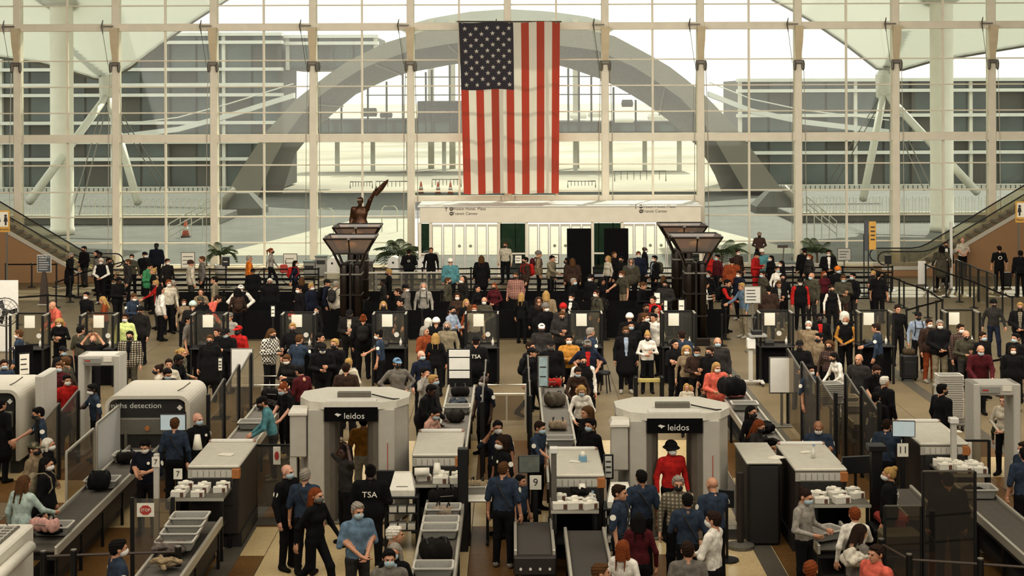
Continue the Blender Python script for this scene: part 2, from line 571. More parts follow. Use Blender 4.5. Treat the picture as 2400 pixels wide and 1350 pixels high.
HAIRM = {
    's': smesh('hair', [_cr, _nape, E((.068, .0, .03), (.016, .03, .045), 0), E((-.068, .0, .03), (.016, .03, .045), 0), E((.0, -.05, .092), (.05, .035, .03), 0)], cell=.007, cut=hairline, disp=strand),
    'l': smesh('hair', [_cr, _nape, Cc((0, .075, .0), (0, .095, -.30), .085, .07, 0, (1, 1.9, 1)), Cc((.072, .03, .02), (.088, .015, -.24), .030, .030, 0), Cc((-.072, .03, .02), (-.088, .015, -.24), .030, .030, 0)],
               cut=lambda X, Y, Z: np.minimum(hairline(X, Y, Z), np.maximum(-Y - .02, .058 - np.abs(X)))),
    'o': smesh('hair', [_cr, _nape, Cc((0, .065, .0), (0, .075, -.115), .088, .075, 0, (1, 1.6, 1)), Cc((.074, .02, .03), (.082, .005, -.10), .033, .028, 0), Cc((-.074, .02, .03), (-.082, .005, -.10), .033, .028, 0)],
               cut=lambda X, Y, Z: np.minimum(hairline(X, Y, Z), np.maximum(-Y - .03, .055 - np.abs(X)))),
    'p': smesh('hair', [_cr, _nape, Cc((0, .11, .05), (0, .165, .0), .026, .034, 0), Cc((0, .165, .0), (0, .155, -.19), .034, .014, 0)], cut=hairline),
    'n': smesh('hair', [_cr, _nape, E((0, .095, .10), (.050, .046, .046), 0)], cut=hairline),
    'u': smesh('hair', [E((0, .028, .03), (.112, .118, .108), 0), Cc((0, .075, .0), (0, .085, -.13), .105, .095, 0, (1, 1.5, 1)), Cc((.085, .03, .02), (.092, .02, -.10), .036, .034, 0), Cc((-.085, .03, .02), (-.092, .02, -.10), .036, .034, 0)],
               cut=lambda X, Y, Z: np.minimum(hairline(X, Y, Z), np.maximum(-Y - .01, .062 - np.abs(X))), disp=curls),
}
HATM = {
    'c': ('cap', smesh('cap', [E((0, .018, .045), (.092, .112, .092), 0), E((0, -.115, .052), (.078, .085, .009), 0)], k=.012, cut=lambda X, Y, Z: .030 - .25 * (Y * 0 - .0) - Z + .12 * Y)),
    'e': ('beanie', smesh('beanie', [E((0, .018, .048), (.096, .116, .108), 0), Cc((0, .018, .025), (0, .018, .055), .110, .108, 0, (1.04, .90, 1.6))], k=.012, cut=lambda X, Y, Z: .012 - Z - .1 * Y)),
    'h': ('hood', smesh('hood', [E((0, .03, .01), (.118, .135, .142), 0), Cc((0, .07, -.08), (0, .07, -.17), .12, .13, 0, (1, 1.5, 1))], k=.03,
                        cut=lambda X, Y, Z: np.maximum(-(np.sqrt((X / .082) ** 2 + ((Z + .01) / .115) ** 2) - 1) * .08, -.5 * (Y > .02)))),
    'v': ('bucket_hat', smesh('bucket_hat', [E((0, .015, .055), (.096, .114, .10), 0), Cc((0, .01, .035), (0, .01, .018), .115, .138, 0, (1, .95, 5.0))], k=.012, cut=lambda X, Y, Z: .0 - Z)),
}
MASKM = smesh('face_mask', [E((0, -.045, -.052), (.066, .070, .060), 0), E((0, -.085, -.035), (.030, .040, .040), 0)], cell=.008, k=.02, cut=lambda X, Y, Z: np.maximum(Y + .005, Z - .0))
# ------------------------------------------------------------------ materials of the hall
m_beige = M('beige_paint', '#e9dfc6', .55, 0, .05, 2)
m_beige2 = M('beige_panel', '#cdbb97', .6, 0, .06, 3)
m_white = M('white_paint', '#dcd8cc', .5, 0, .04, 6)
m_black = M('black_metal', '#0c0b0a', .45, .3, .1, 20)
m_blackcloth = M('black_cloth', '#0b0a0a', .95, 0, .25, 12, spec=.1)
m_belt = M('black_belt', '#0e0d0d', .8, 0, .2, 40, spec=.1)
m_steel = M('brushed_steel', '#a8a294', .35, .85, .08, 60)
m_greysteel = M('grey_steel', '#6a655a', .5, .5, .1, 30)
m_alu = M('aluminium', '#c9c3b2', .38, .6, .05, 40)
m_brown = M('brown_cladding', '#8a6640', .7, 0, .18, 60)
m_darkbrown = M('dark_brown', '#3a2c20', .6, 0, .2, 20)
m_greyplastic = M('grey_plastic', '#8d8a80', .55, 0, .08, 40)
m_lightgrey = M('light_grey_shell', '#b9b4a6', .5, 0, .05, 20)
m_cream = M('cream_shell', '#d8d2c0', .45, 0, .05, 15)
m_dark = M('charcoal', '#15120f', .6, 0, .15, 30)
m_paper = M('paper', '#e2dcc8', .9, 0, .03, 30)
m_ink = M('ink', '#2a2622', .8, 0, 0)
m_rubber = M('black_rubber', '#121110', .7, 0, .1, 50)
m_screen = M('screen_dark', '#191b1c', .25, 0, .05, 10)
m_red = M('sign_red', '#a8352a', .6, 0, .05, 20)
m_yellow = M('sign_yellow', '#c9973f', .6, 0, .06, 20)
m_bluebox = M('blue_card', '#6f93a6', .7, 0, .1, 60)
g_clear = glass_mat('clear_glass', '#f4f6ee', .04)
g_wall = glass_mat('curtain_wall_glass', '#eef1ea', .03, .03, .025)
g_gate = glass_mat('gate_glass', '#b9b1a2', .04, .03, .01)
g_green = glass_mat('green_glass', '#5c6e62', .10, .05)
g_smoke = glass_mat('smoked_glass', '#cfc6b4', .08, .03, .04)
g_acrylic = glass_mat('acrylic_glass', '#e6e2d4', .05, .04, .03)
# ------------------------------------------------------------------ floor: base slab and terrazzo panels
DW = F * H / (627 - YH)                 # distance of the glass wall
def terrazzo(name, c1, c2, scale, rough):
    m = bpy.data.materials.new(name)
    m.use_nodes = True
    nt = m.node_tree
    b = nt.nodes['Principled BSDF']
    tc = nt.nodes.new('ShaderNodeTexCoord')
    geo = nt.nodes.new('ShaderNodeNewGeometry')
    v = nt.nodes.new('ShaderNodeTexVoronoi'); v.inputs['Scale'].default_value = scale
    n = nt.nodes.new('ShaderNodeTexNoise'); n.inputs['Scale'].default_value = .9; n.inputs['Detail'].default_value = 3
    nt.links.new(geo.outputs['Position'], v.inputs['Vector'])
    nt.links.new(geo.outputs['Position'], n.inputs['Vector'])
    mx = nt.nodes.new('ShaderNodeMix'); mx.data_type = 'RGBA'
    mx.inputs[6].default_value = rgb(c1); mx.inputs[7].default_value = rgb(c2)
    ad = nt.nodes.new('ShaderNodeMath'); ad.operation = 'MULTIPLY_ADD'
    ad.inputs[1].default_value = .6; ad.inputs[2].default_value = 0.0
    nt.links.new(v.outputs['Distance'], ad.inputs[0])
    ad2 = nt.nodes.new('ShaderNodeMath'); ad2.operation = 'ADD'
    nt.links.new(ad.outputs[0], ad2.inputs[0]); nt.links.new(n.outputs['Fac'], ad2.inputs[1])
    ad3 = nt.nodes.new('ShaderNodeMath'); ad3.operation = 'SUBTRACT'; ad3.inputs[1].default_value = .3
    nt.links.new(ad2.outputs[0], ad3.inputs[0])
    nt.links.new(ad3.outputs[0], mx.inputs[0])
    nt.links.new(mx.outputs[2], b.inputs['Base Color'])
    b.inputs['Roughness'].default_value = rough + .1
    b.inputs['Specular IOR Level'].default_value = .18
    return m
m_tile = terrazzo('terrazzo_buff', '#7b6c50', '#63553d', 22, .36)
m_tile2 = terrazzo('terrazzo_brown_shade', '#76542c', '#4d3519', 22, .26)  # brown terrazzo; the dimness of the near hall is put into its colour
m_tile3 = terrazzo('terrazzo_grey', '#5d574a', '#454036', 22, .3)
m_tile4 = terrazzo('terrazzo_gold_sheen', '#cdb688', '#b0986a', 22, .12)  # gold terrazzo, lightened so its colour holds the reflected sheen of the aisles
m_joint = M('floor_joint', '#4c4335', .8, 0, .1, 5)
floor = struct(MB().box(-27, 27, -14, DW + .2, -.3, -.012).obj('floor', m_joint), 'polished terrazzo floor of the hall')
bands_x = [-4.85, -12.3, 4.3, 6.15, 10.8]
TP = 1.75
tile_me = {}
def tile_mesh(w, mat, key):
    if key not in tile_me:
        mb = MB().box(0, w, 0, TP - .012, -.012, 0, .003)
        me = mb.mesh('tile'); me.materials.append(mat); me.update()
        tile_me[key] = me
    return tile_me[key]
xs = sorted([-27.0 + i * TP for i in range(31)])
rest = MB(); rest_mi = []
cells = []
for i, x in enumerate(xs):
    for j in range(int((DW + 14) / TP) + 1):
        y = -14 + j * TP
        if y + TP > DW + 1.8:
            continue
        cells.append((x, y))
def inview(x, y):
    d = y + TP / 2
    if d < 24: return False
    px = 1200 + F * (x + TP / 2) / d
    return -60 < px < 2460
vis = sorted([c for c in cells if inview(*c)], key=lambda c: c[1])
main = set(vis[:290])
for c in cells:
    x, y = c
    w = TP - .012
    near = y < 33.4 and not (-4.7 < x < -1.9 or 2.3 < x < 4.2)
    mat = (m_tile2 if (int(round((x + y) / TP)) % 4 and near) else (m_tile if y >= 33.4 else m_tile4))
    y1 = min(y, DW - .02 - TP) if False else y
    if c in main:
        ob('tile', tile_mesh(w, mat, mat.name), floor, (x, y, 0))
    else:
        rest.cur = 0
        yy = min(y + w, DW)
        if yy - y > .05:
            rest.box(x, x + w, y, yy, -.012, 0)
ro = rest.obj('far_tile', m_tile, floor); ro['kind'] = 'stuff'
for bx in bands_x:
    b0 = 33.5 if bx > 5 else 20
    b = MB().box(bx - .17, bx + .17, b0, 60 if bx > 5 else 33.5, .0, .003).obj('inlay_strip', m_tile3, floor)
# ------------------------------------------------------------------ walls and roof
m_sidewall = M('side_wall_stone', '#6f6250', .8, 0, .1, 2)
struct(MB().box(-27.3, -27, -14, DW, 0, 18).obj('wall_left', m_sidewall), 'beige side wall of the hall')
struct(MB().box(27, 27.3, -14, DW, 0, 18).obj('wall_right', m_sidewall), 'beige side wall of the hall')
struct(MB().box(-27.3, 27.3, -14.3, -14, 0, 18).obj('wall_back', m_sidewall), 'beige end wall behind the viewer')
m_fabric = M('roof_fabric', '#cfc9bb', .9, 0, .03, 1)
struct(MB().box(-27.3, 27.3, -14.3, DW + 8, 18, 18.2).obj('ceiling', m_fabric), 'white fabric roof over the hall')
# ------------------------------------------------------------------ glass wall
S_W = F / DW
def WX(px): return (px - 1200) / S_W
def WZ(py): return H - (py - YH) / S_W
win = struct(thing('window_1', 'tall glass curtain wall with beige frame', None), 'tall glass curtain wall with beige frame')
posts = [-185, 44, 274, 503, 735, 963, 1190, 1418, 1641, 1869, 2097, 2322, 2550]
hl = [-160, -100, -45, 11, 62, 140, 201, 262, 322, 385, 447, 506, 567, 627]
thick = {62: .34, 322: .38, -160: .3}
VX0, VX1 = 5, 8                           # posts 963..1641 stand on the vestibule
zc = WZ(465)
for i, p in enumerate(posts):
    z0 = 0 if not (VX0 < i < VX1) else zc - .12
    w = .165
    MB().box(WX(p) - w, WX(p) + w, DW - .28, DW + .20, z0, 15.2, .02).obj('post', m_beige, win)
    MB().loft([[(WX(p) + a * q, DW - .28 - b, z) for a, b in ((-1, 0), (1, 0), (1, t), (-1, t))] for z, q, t in ((WZ(146), .11, .05), (WZ(100), .17, .25), (WZ(64), .19, .34))]).obj('shroud', m_beige2, win)
    br = MB().box(WX(p) - .24, WX(p) + .24, DW - .45, DW - .28, WZ(152), WZ(143), .03).obj('bracket', m_greysteel, win)
    for s in (-1, 1):
        MB().lathe([(.02, WZ(168)), (.07, WZ(164)), (.085, WZ(152)), (.05, WZ(144))], 8, (WX(p) + s * .19, DW - .4)).obj('clamp', m_greysteel, br)
        MB().tube([(WX(p) + s * .22, DW - .38, WZ(160)), (WX(p) + s * .30, DW - .34, WZ(320)), (WX(p) + s * .34, DW - .33, .45)], .016, 5).obj('tension_rod', m_alu, win)
        MB().lathe([(.03, .1), (.05, .12), (.05, .3), (.028, .34), (.028, .46)], 6, (WX(p) + s * .34, DW - .33)).obj('rod_anchor', m_greysteel, win)
    an = MB().box(WX(p) - .5, WX(p) - .05, DW - .52, DW - .44, WZ(61), WZ(58)).obj('cable_anchor', m_greysteel, win)
    MB().tube([(WX(p) - .5, DW - .5, WZ(78)), (WX(p) - .56, DW - .5, WZ(60)), (WX(p) - .5, DW - .5, WZ(45))], [.02, .045, .02], 6).obj('hook', m_greysteel, an)
    MB().tube([(WX(p) - .5, DW - .5, WZ(78)), (WX(p) - .3, DW - .4, WZ(150))], .012, 4).obj('cable', m_greysteel, an)
mids = [(posts[i] + posts[i + 1]) / 2 for i in range(len(posts) - 1)]
for i, p in enumerate(mids):
    z0 = 0 if not (VX0 <= i < VX1) else zc
    MB().box(WX(p) - .045, WX(p) + .045, DW - .10, DW + .05, z0, 15).obj('mullion', m_beige, win)
for h in hl:
    t = thick.get(h, .06 if h != 627 else .2)
    segs = [(posts[0], posts[-1])] if h < 460 else [(posts[0], posts[VX0]), (posts[VX1], posts[-1])]
    for a, b in segs:
        z = WZ(h) + (.1 if h == 627 else 0)
        MB().box(WX(a), WX(b), DW - (.24 if t > .1 else .09), DW + .04, z - t / 2, z + t / 2, .01).obj('beam' if t > .1 else 'transom', m_beige, win)
MB().box(WX(963), WX(1641), DW - .26, DW + .06, zc - .14, zc + .14, .01).obj('beam', m_beige, win)
cols = sorted(posts + mids)
pane_me = {}
for i in range(len(cols) - 1):
    for j in range(1, len(hl) - 1):
        zt, zb = WZ(hl[j]), WZ(hl[j + 1])
        inside = 963 <= cols[i] < 1641
        if inside and hl[j + 1] > 470:
            if hl[j] < 460:
                zb = zc
            else:
                continue
        a, b = WX(cols[i]), WX(cols[i + 1])
        k = (round(b - a, 2), round(zt - zb, 2))
        if k not in pane_me:
            me = MB().box(-(b - a) / 2, (b - a) / 2, -.012, .012, -(zt - zb) / 2, (zt - zb) / 2).mesh('pane')
            me.materials.append(g_wall); me.update(); pane_me[k] = me
        ob('pane', pane_me[k], win, ((a + b) / 2, DW, (zt + zb) / 2))
# planter curb along the glass
struct(MB().box(-27, WX(963) - .4, DW - 1.0, DW - .45, 0, .16, .02).obj('baseboard_left', m_beige2), 'low beige curb along the glass wall')
struct(MB().box(WX(1641) + .4, 27, DW - 1.0, DW - .45, 0, .16, .02).obj('baseboard_right', m_beige2), 'low beige curb along the glass wall')
# ------------------------------------------------------------------ entrance vestibule
DV = 67.0
def VX(px): return (px - 1200) / F * DV
def VZ(py): return H - (py - YH) * DV / F
ves = thing('entrance_vestibule', 'beige entrance vestibule with glass doors below the hanging flag', 'vestibule', ((VX(985) + VX(1640)) / 2, (DV + DW) / 2, 0))
o_ = Vector(ves.location)
def vpart(mb, name, mat, parent=None, **k):
    mb.v = [(v[0] - o_.x, v[1] - o_.y, v[2] - o_.z) for v in mb.v]
    return mb.obj(name, mat, parent or ves, **k)
vpart(MB().box(VX(983), VX(1642), DV - .05, DW - .3, VZ(522), VZ(485), .02), 'fascia', m_beige)
vpart(MB().box(VX(978), VX(1646), DV - .1, DW - .3, VZ(485), VZ(485) + .05), 'roof_slab', m_white)
door_sets = [(1010, 1167), (1236, 1387), (1460, 1612)]
glaz = [(985, 1006), (1171, 1232), (1391, 1456), (1616, 1640)]
for a in (983, 1008, 1168, 1233, 1388, 1457, 1613, 1641):
    vpart(MB().box(VX(a) - .06, VX(a) + .06, DV, DV + .2, 0, VZ(522)), 'door_post', m_beige)
for a, b in glaz:
    vpart(MB().box(VX(a), VX(b), DV + .08, DV + .11, .1, VZ(524)), 'side_glass', g_green)
    vpart(MB().box(VX(a), VX(b), DV + .04, DV + .14, .98, 1.05), 'push_bar', m_beige)
m_sticker = M('door_sticker', '#8d8c78', .8, 0, .1, 40)
for a, b in door_sets:
    n = 6
    w = (VX(b) - VX(a)) / n
    for i in range(n):
        x0 = VX(a) + i * w + .015
        x1 = x0 + w - .03
        zt = VZ(526)
        mb = MB()
        mb.add([(x, y, z) for y in (DV + .06, DV + .12) for x, z in ((x0, 0), (x1, 0), (x1, zt), (x0, zt), (x0 + .05, .12), (x1 - .05, .12), (x1 - .05, zt - .1), (x0 + .05, zt - .1))],
               [(0, 1, 5, 4), (1, 2, 6, 5), (2, 3, 7, 6), (3, 0, 4, 7), (9, 8, 12, 13), (10, 9, 13, 14), (11, 10, 14, 15), (8, 11, 15, 12),
                (0, 8, 9, 1), (1, 9, 10, 2), (2, 10, 11, 3), (3, 11, 8, 0), (4, 5, 13, 12), (5, 6, 14, 13), (6, 7, 15, 14), (7, 4, 12, 15)])
        leaf = vpart(mb, 'door_leaf', m_alu)
        vpart(MB().box(x0 + .05, x1 - .05, DV + .085, DV + .1, .12, zt - .1), 'pane', g_clear, leaf)
        if i in (2, 3):
            vpart(MB().prism([((x0 + x1) / 2 + .07 * math.cos(t * .63), 1.35 + .07 * math.sin(t * .63)) for t in range(10)], DV + .05, DV + .058, 'y'), 'sticker', m_sticker, leaf)
m_sign = M('sign_lettering', '#4a4234', .7, 0, 0)
for cx, cy in ((1098, 489), (1542, 485)):
    for dy, s, dx in ((0, 'Westin Hotel, Plaza', 0), (11, 'Transit Center', -9)):
        text(s, .185, m_sign, ves, (VX(cx + dx) - o_.x, DV - .06 - o_.y, VZ(cy + dy) - o_.z))
        mb = MB().lathe([(.085, -.004), (.085, .004)], 14)
        oo = mb.obj('pictogram', m_sign, ves, loc=(VX(cx - 41) - o_.x, DV - .06 - o_.y, VZ(cy + dy) - o_.z), rot=(math.pi / 2, 0, 0))
        MB().box(-.05, .05, -.012, .012, .004, .007).obj('bar', m_beige, oo)
    x, z = VX(cx - 53) - o_.x, VZ(cy) - o_.z
    MB().prism([(x - .015, z - .09), (x + .015, z - .09), (x + .015, z + .05), (x + .06, z + .01), (x + .06, z + .045), (x, z + .1), (x - .06, z + .045), (x - .06, z + .01), (x - .015, z + .05)],
               DV - .066 - o_.y, DV - .056 - o_.y, 'y').obj('arrow', m_sign, ves)
# ------------------------------------------------------------------ escalators
def escalator(name, label, sgn, foot, d, width, land, up, cat='escalator'):
    """rises towards sgn (x); foot = x where the slope starts; local x runs up the slope"""
    r = thing(name, label, cat, (foot, d, 0))
    s = sgn
    k = math.tan(math.radians(30.3))
    L = up
    def P(x, z): return (s * x, z)
    front, back = -width / 2, width / 2
    MB().prism([P(-land, 0), P(L, 0), P(L, k * L + .25), P(0, .30), P(-land, .30)], front + .02, back - .02, 'y').obj('cladding', m_brown, r)
    for i, y in enumerate((front, back - .06)):
        MB().prism([P(-land, .28), P(0, .28), P(L, k * L + .22), P(L, k * L + .40), P(0, .44), P(-land, .44)], y - .02, y + .10, 'y').obj('stringer', m_alu, r)
        MB().prism([P(-land + .15, .44), P(.1, .44), P(L, k * L + .38), P(L, k * L + 1.0), P(.1, 1.03), P(-land + .15, 1.0)], y + .02, y + .035, 'y').obj('balustrade', g_acrylic, r)
        pts = [(s * (-land + .1), y + .03, .50)]
        for t in range(7):
            a = math.radians(-90 - 30 * t)
            pts.append((s * (-land + .12 + .29 * math.cos(a)), y + .03, .78 + .29 * math.sin(a)))
        pts += [(s * x, y + .03, z) for x, z in ((-land * .5, 1.07), (-.2, 1.07), (.15, 1.12), (.5, 1.27), (L, k * L + 1.05))]
        MB().tube(pts, .032, 6).obj('handrail', m_rubber, r)
    n = int(L / .36)
    me = MB().box(-.18, .18, front + .13, back - .13, -.11, .0, .01).mesh('step')
    me.materials.append(m_greysteel); me.update()
    for i in range(n):
        ob('step', me, r, (s * (.2 + i * .36), 0, .34 + k * (.2 + i * .36)))
    return r
p = AT(151, 610, 65.5)
escalator('escalator', 'escalator with brown cladding rising past the restroom sign beside the dark information board', -1, p.x + .7, 66.3, 1.6, 1.2, 5.6)
p = AT(2233, 603, 66.7)
escalator('escalator', 'escalator with brown cladding rising behind the man in black tee shirt', 1, p.x - 1.2, 67.5, 1.6, 1.9, 6.3)
# ------------------------------------------------------------------ outside: plaza, arch, wings of the terminal, canopy, snow field
m_conc = M('plaza_concrete', '#5c5c56', .85, 0, .16, .5, coord='Object')
m_conc2 = M('pale_concrete', '#b2ad9c', .85, 0, .08, .8)
m_snow = M('snow_field', '#a8a190', .9, 0, .4, .03)
m_wing = M('wing_wall', '#484740', .7, 0, .2, .15)
m_wglass = M('wing_glass', '#454f4c', .2, .0, .4, .25)
m_slab = M('wing_slab', '#d0d0c8', .7, 0, .05, 1)
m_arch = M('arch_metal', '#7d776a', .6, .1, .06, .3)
m_archin = M('arch_underside_shade', '#45423a', .7, 0, .2, .5)  # arch metal again, with the shade under the arch put into the colour
m_tent = M('canopy_fabric', '#d3d3ca', .9, 0, .05, .4)
_nt = m_tent.node_tree
_tl = _nt.nodes.new('ShaderNodeBsdfTranslucent'); _tl.inputs[0].default_value = rgb('#e2e2dc')
_mx = _nt.nodes.new('ShaderNodeMixShader'); _mx.inputs[0].default_value = .6
_nt.links.new(_nt.nodes['Principled BSDF'].outputs[0], _mx.inputs[1]); _nt.links.new(_tl.outputs[0], _mx.inputs[2])
_nt.links.new(_mx.outputs[0], _nt.nodes['Material Output'].inputs[0])
m_whitesteel = M('white_steel', '#cfccc0', .5, 0, .05, 3)
m_far = M('far_building', '#302e29', .8, 0, .25, .1)
plaza = struct(MB().box(-75, 75, DW + .2, 128, -.4, -.03).obj('plaza_ground', m_conc), 'grey concrete plaza outside the glass wall')
MB().prism([(-15, DW + 6), (15, DW + 6), (10, 100), (-10, 100)], -.03, -.015).obj('paving_inlay', m_conc2, plaza)
field = struct(MB().add([(-900, 128, -.9), (900, 128, -.9), (900, 420, -3.5), (-900, 420, -3.5), (1500, 1900, 1.0), (-1500, 1900, 1.0), (1500, 2000, -60), (-1500, 2000, -60)],
                        [(0, 1, 2, 3), (3, 2, 4, 5), (5, 4, 6, 7)]).obj('snow_field', m_snow), 'pale snowy field beyond the plaza')
def curve(pts, n=40):
    xs_ = np.array([p[0] for p in pts], float); ys_ = np.array([p[1] for p in pts], float)
    t = np.concatenate(([0], np.cumsum(np.hypot(np.diff(xs_), np.diff(ys_)))))
    u = np.linspace(0, t[-1], n)
    return list(zip(np.interp(u, t, xs_), np.interp(u, t, ys_)))
outer = curve([(520, 470), (560, 400), (620, 310), (700, 225), (800, 150), (900, 100), (1000, 70), (1190, 52), (1330, 60), (1440, 85), (1560, 150), (1640, 212), (1715, 290), (1775, 370), (1835, 450)], 34)
inner = curve([(600, 470), (632, 390), (680, 300), (735, 232), (850, 158), (960, 118), (1080, 98), (1200, 94), (1400, 118), (1500, 165), (1600, 235), (1665, 310), (1710, 390), (1745, 450)], 34)
backc = curve([(655, 470), (690, 360), (740, 300), (830, 222), (930, 175), (1080, 147), (1200, 142), (1310, 152), (1420, 190), (1500, 235), (1570, 285), (1640, 350), (1670, 400), (1690, 450)], 34)
DA, DB = 122.0, 140.0
arch = thing('arch_canopy', 'huge grey metal arch spanning the plaza outside behind the flag', 'arch', (0, DA, 0))
def apart(mb, name, mat):
    mb.v = [(v[0], v[1] - DA, v[2]) for v in mb.v]
    return mb.obj(name, mat, arch)
O = [AT(x, y, DA) for x, y in outer]; I = [AT(x, y, DA) for x, y in inner]; Bk = [AT(x, y, DB) for x, y in backc]
Ob = [Vector((q.x, q.y + 14, q.z)) for q in O]
n = len(O)
apart(MB().loft([[O[i], Ob[i], Ob[i] + Vector((0, 0, -.3)), I[i]] for i in range(n)]), 'rim', m_arch)
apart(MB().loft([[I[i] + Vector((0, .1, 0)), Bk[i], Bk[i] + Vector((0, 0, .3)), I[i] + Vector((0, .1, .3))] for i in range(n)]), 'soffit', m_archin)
for k in range(6, n - 6, 4):
    apart(MB().tube([I[k] + Vector((0, .2, -.1)), Bk[min(k + 1, n - 1)] + Vector((0, 0, -.1))], .09, 5), 'rib', m_arch)
for px, top in ((998, 168), (1012, 163), (1054, 152), (1332, 160), (1357, 165), (1386, 175), (1438, 205), (1490, 235), (862, 205), (906, 190), (944, 172), (770, 275), (800, 250)):
    a, b = AT(px, top, DB), AT(px, 318, DB)
    apart(MB().box(a.x - .09, a.x + .09, DB, DB + .18, b.z, a.z), 'glazing_bar', m_wing)
for py in (180, 222, 262):
    a, b = AT(770 + (262 - py) * 2.2, py, DB), AT(1600 - (262 - py) * 2.2, py, DB)
    apart(MB().box(a.x, b.x, DB + .02, DB + .12, a.z - .05, a.z + .05), 'glazing_bar', m_wing)
# dark platform hall seen through the arch
ph = thing('platform_hall', 'long dark platform building seen through the arch', 'building', (0, 190, 0))
def ppart(mb, name, mat, par=None):
    mb.v = [(v[0], v[1] - 190, v[2]) for v in mb.v]
    return mb.obj(name, mat, par or ph)
for (x0, y0, x1, y1, nm) in ((740, 278, 1080, 316, 'wall'), (978, 236, 1078, 280, 'upper_block'), (1310, 285, 1640, 316, 'wall')):
    a, b = AT(x0, y0, 190), AT(x1, y1, 190)
    w_ = ppart(MB().box(a.x, b.x, 190, 200, b.z - (.5 if nm == 'wall' else 0), a.z, .1), nm, m_far)
    if nm == 'wall':
        for i in range(4):
            xx = a.x + (i + .5) * (b.x - a.x) / 4
            ppart(MB().box(xx - .25, xx + .25, 193, 194, -3, b.z - .4), 'pier', m_whitesteel)
    for i in range(int((b.x - a.x) / 2.4)):
        if nm == 'wall':
            ppart(MB().box(a.x + .4 + i * 2.4, a.x + 2.2 + i * 2.4, 189.9, 190.05, b.z + .3, a.z - .5), 'window', m_wglass, w_)
for (x, y, w, h) in ((1355, 272, 36, 14), (1400, 268, 40, 16), (1460, 283, 46, 10), (1540, 275, 40, 14), (1470, 243, 24, 17), (865, 262, 34, 20), (905, 268, 26, 14)):
    a = AT(x, y, 188)
    tagname = m_whitesteel if (y > 264 and x > 1300) else m_far
    mb = MB().loft([[(-w / 38.0, -.4, -h / 38.0), (w / 38.0, -.4, -h / 38.0), (w / 38.0, .4, -h / 38.0), (-w / 38.0, .4, -h / 38.0)], [(-w / 34.0, -.5, 0), (w / 34.0, -.5, 0), (w / 34.0, .5, 0), (-w / 34.0, .5, 0)], [(-w / 40.0, -.3, h / 38.0), (w / 40.0, -.3, h / 38.0), (w / 40.0, .3, h / 38.0), (-w / 40.0, .3, h / 38.0)]])
    mb.v = [(v[0] + a.x, v[1] + a.y - 190, v[2] + a.z) for v in mb.v]
    mb.obj('roof_unit', tagname, ph)
# wings of the terminal: slabs, glass panels and piers
def wing(label, px0, px1, tops, d, nbays):
    a, b = AT(px0, 230, d).x, AT(px1, 230, d).x
    r = thing('terminal_wing', label, 'building', ((a + b) / 2, d, 0))
    c = Vector((-(a + b) / 2, -d, 0))
    def wp(mb, name, mat, par=None):
        mb.v = [tuple(Vector(v) + c) for v in mb.v]
        return mb.obj(name, mat, par or r)
    zs = [AT(0, y, d).z for y in tops]
    base = -1 if len(tops) > 3 else zs[-1]
    wp(MB().box(a, b, d + .6, d + 12, base, zs[0]), 'wall', m_wing)
    for z in zs[:-1]:
        wp(MB().box(a - .3, b + .3, d - .5, d + .8, z - .16, z + .16), 'slab', m_slab)
    w = (b - a) / nbays
    for j in range(len(zs) - 1):
        for i in range(nbays):
            wp(MB().box(a + i * w + .12, a + (i + 1) * w - .12, d + .45, d + .6, zs[j + 1] + .2, zs[j] - .2), 'window', m_wglass if (i * 3 + j * 5) % 4 else m_wing)
    for i in range(nbays + 1):
        if i % 2 == 0:
            wp(MB().box(a + i * w - .16, a + i * w + .16, d - .1, d + .5, base, zs[0]), 'pier', m_whitesteel if i % 4 == 0 else m_wing)
    if len(tops) < 4:
        return r
    wp(MB().box(a - .3, b + .3, d - 2, d - 1.9, AT(0, 446, d - 2).z, AT(0, 438, d - 2).z), 'parapet', m_slab)
    for i in range(nbays * 6):
        x = a + (i + .5) * (b - a) / (nbays * 6)
        wp(MB().box(x - .04, x + .04, d - 2.6, d - 2.5, AT(0, 446, d - 2.6).z, AT(0, 436, d - 2.6).z), 'baluster', m_wing)
    wp(MB().box(a, b, d - 2.65, d - 2.5, AT(0, 436, d - 2.6).z - .05, AT(0, 436, d - 2.6).z + .05), 'rail', m_whitesteel)
    return r
wing('long terminal wing with reflective glass storeys beside the arch foot left of the flag', -260, 655, (78, 97, 160, 196, 220, 285, 330, 370, 440), 150, 14)
wing('terminal wing with lower wavy roofline beside the arch foot towards the second escalator', 1735, 2680, (190, 215, 273, 330, 360, 440), 150, 14)
# upper storeys of the first wing run on behind the arch; pale saddle roof of the hotel above the arch
wing('upper glass storeys bridging behind the arch shoulder above the aviator', 674, 880, (84, 100, 162), 152, 4)
hr = thing('saddle_roof', 'pale curved saddle roof rising behind the arch above the flag', 'roof', (0, 205, 0))
cv_ = curve([(940, 62), (1010, 42), (1100, 27), (1190, 21), (1290, 27), (1380, 40), (1440, 58)], 16)
MB().loft([[AT(x, y, 205) - Vector((0, 205, 0)), AT(x, y, 205) - Vector((0, 195, 0)), AT(x, 70, 205) - Vector((0, 195, 0)), AT(x, 70, 205) - Vector((0, 205, 0))] for x, y in cv_]).obj('shell', M('saddle_metal', '#a5a79c', .6, 0, .08, .2), hr)
for x in (1010, 1060, 1250, 1300, 1350):
    a_, b_ = AT(x, 45, 204.5), AT(x, 900, 204.5)
    MB().box(a_.x - .4, a_.x + .4, -.6, .2, -3, a_.z).obj('pier', m_conc2, hr)
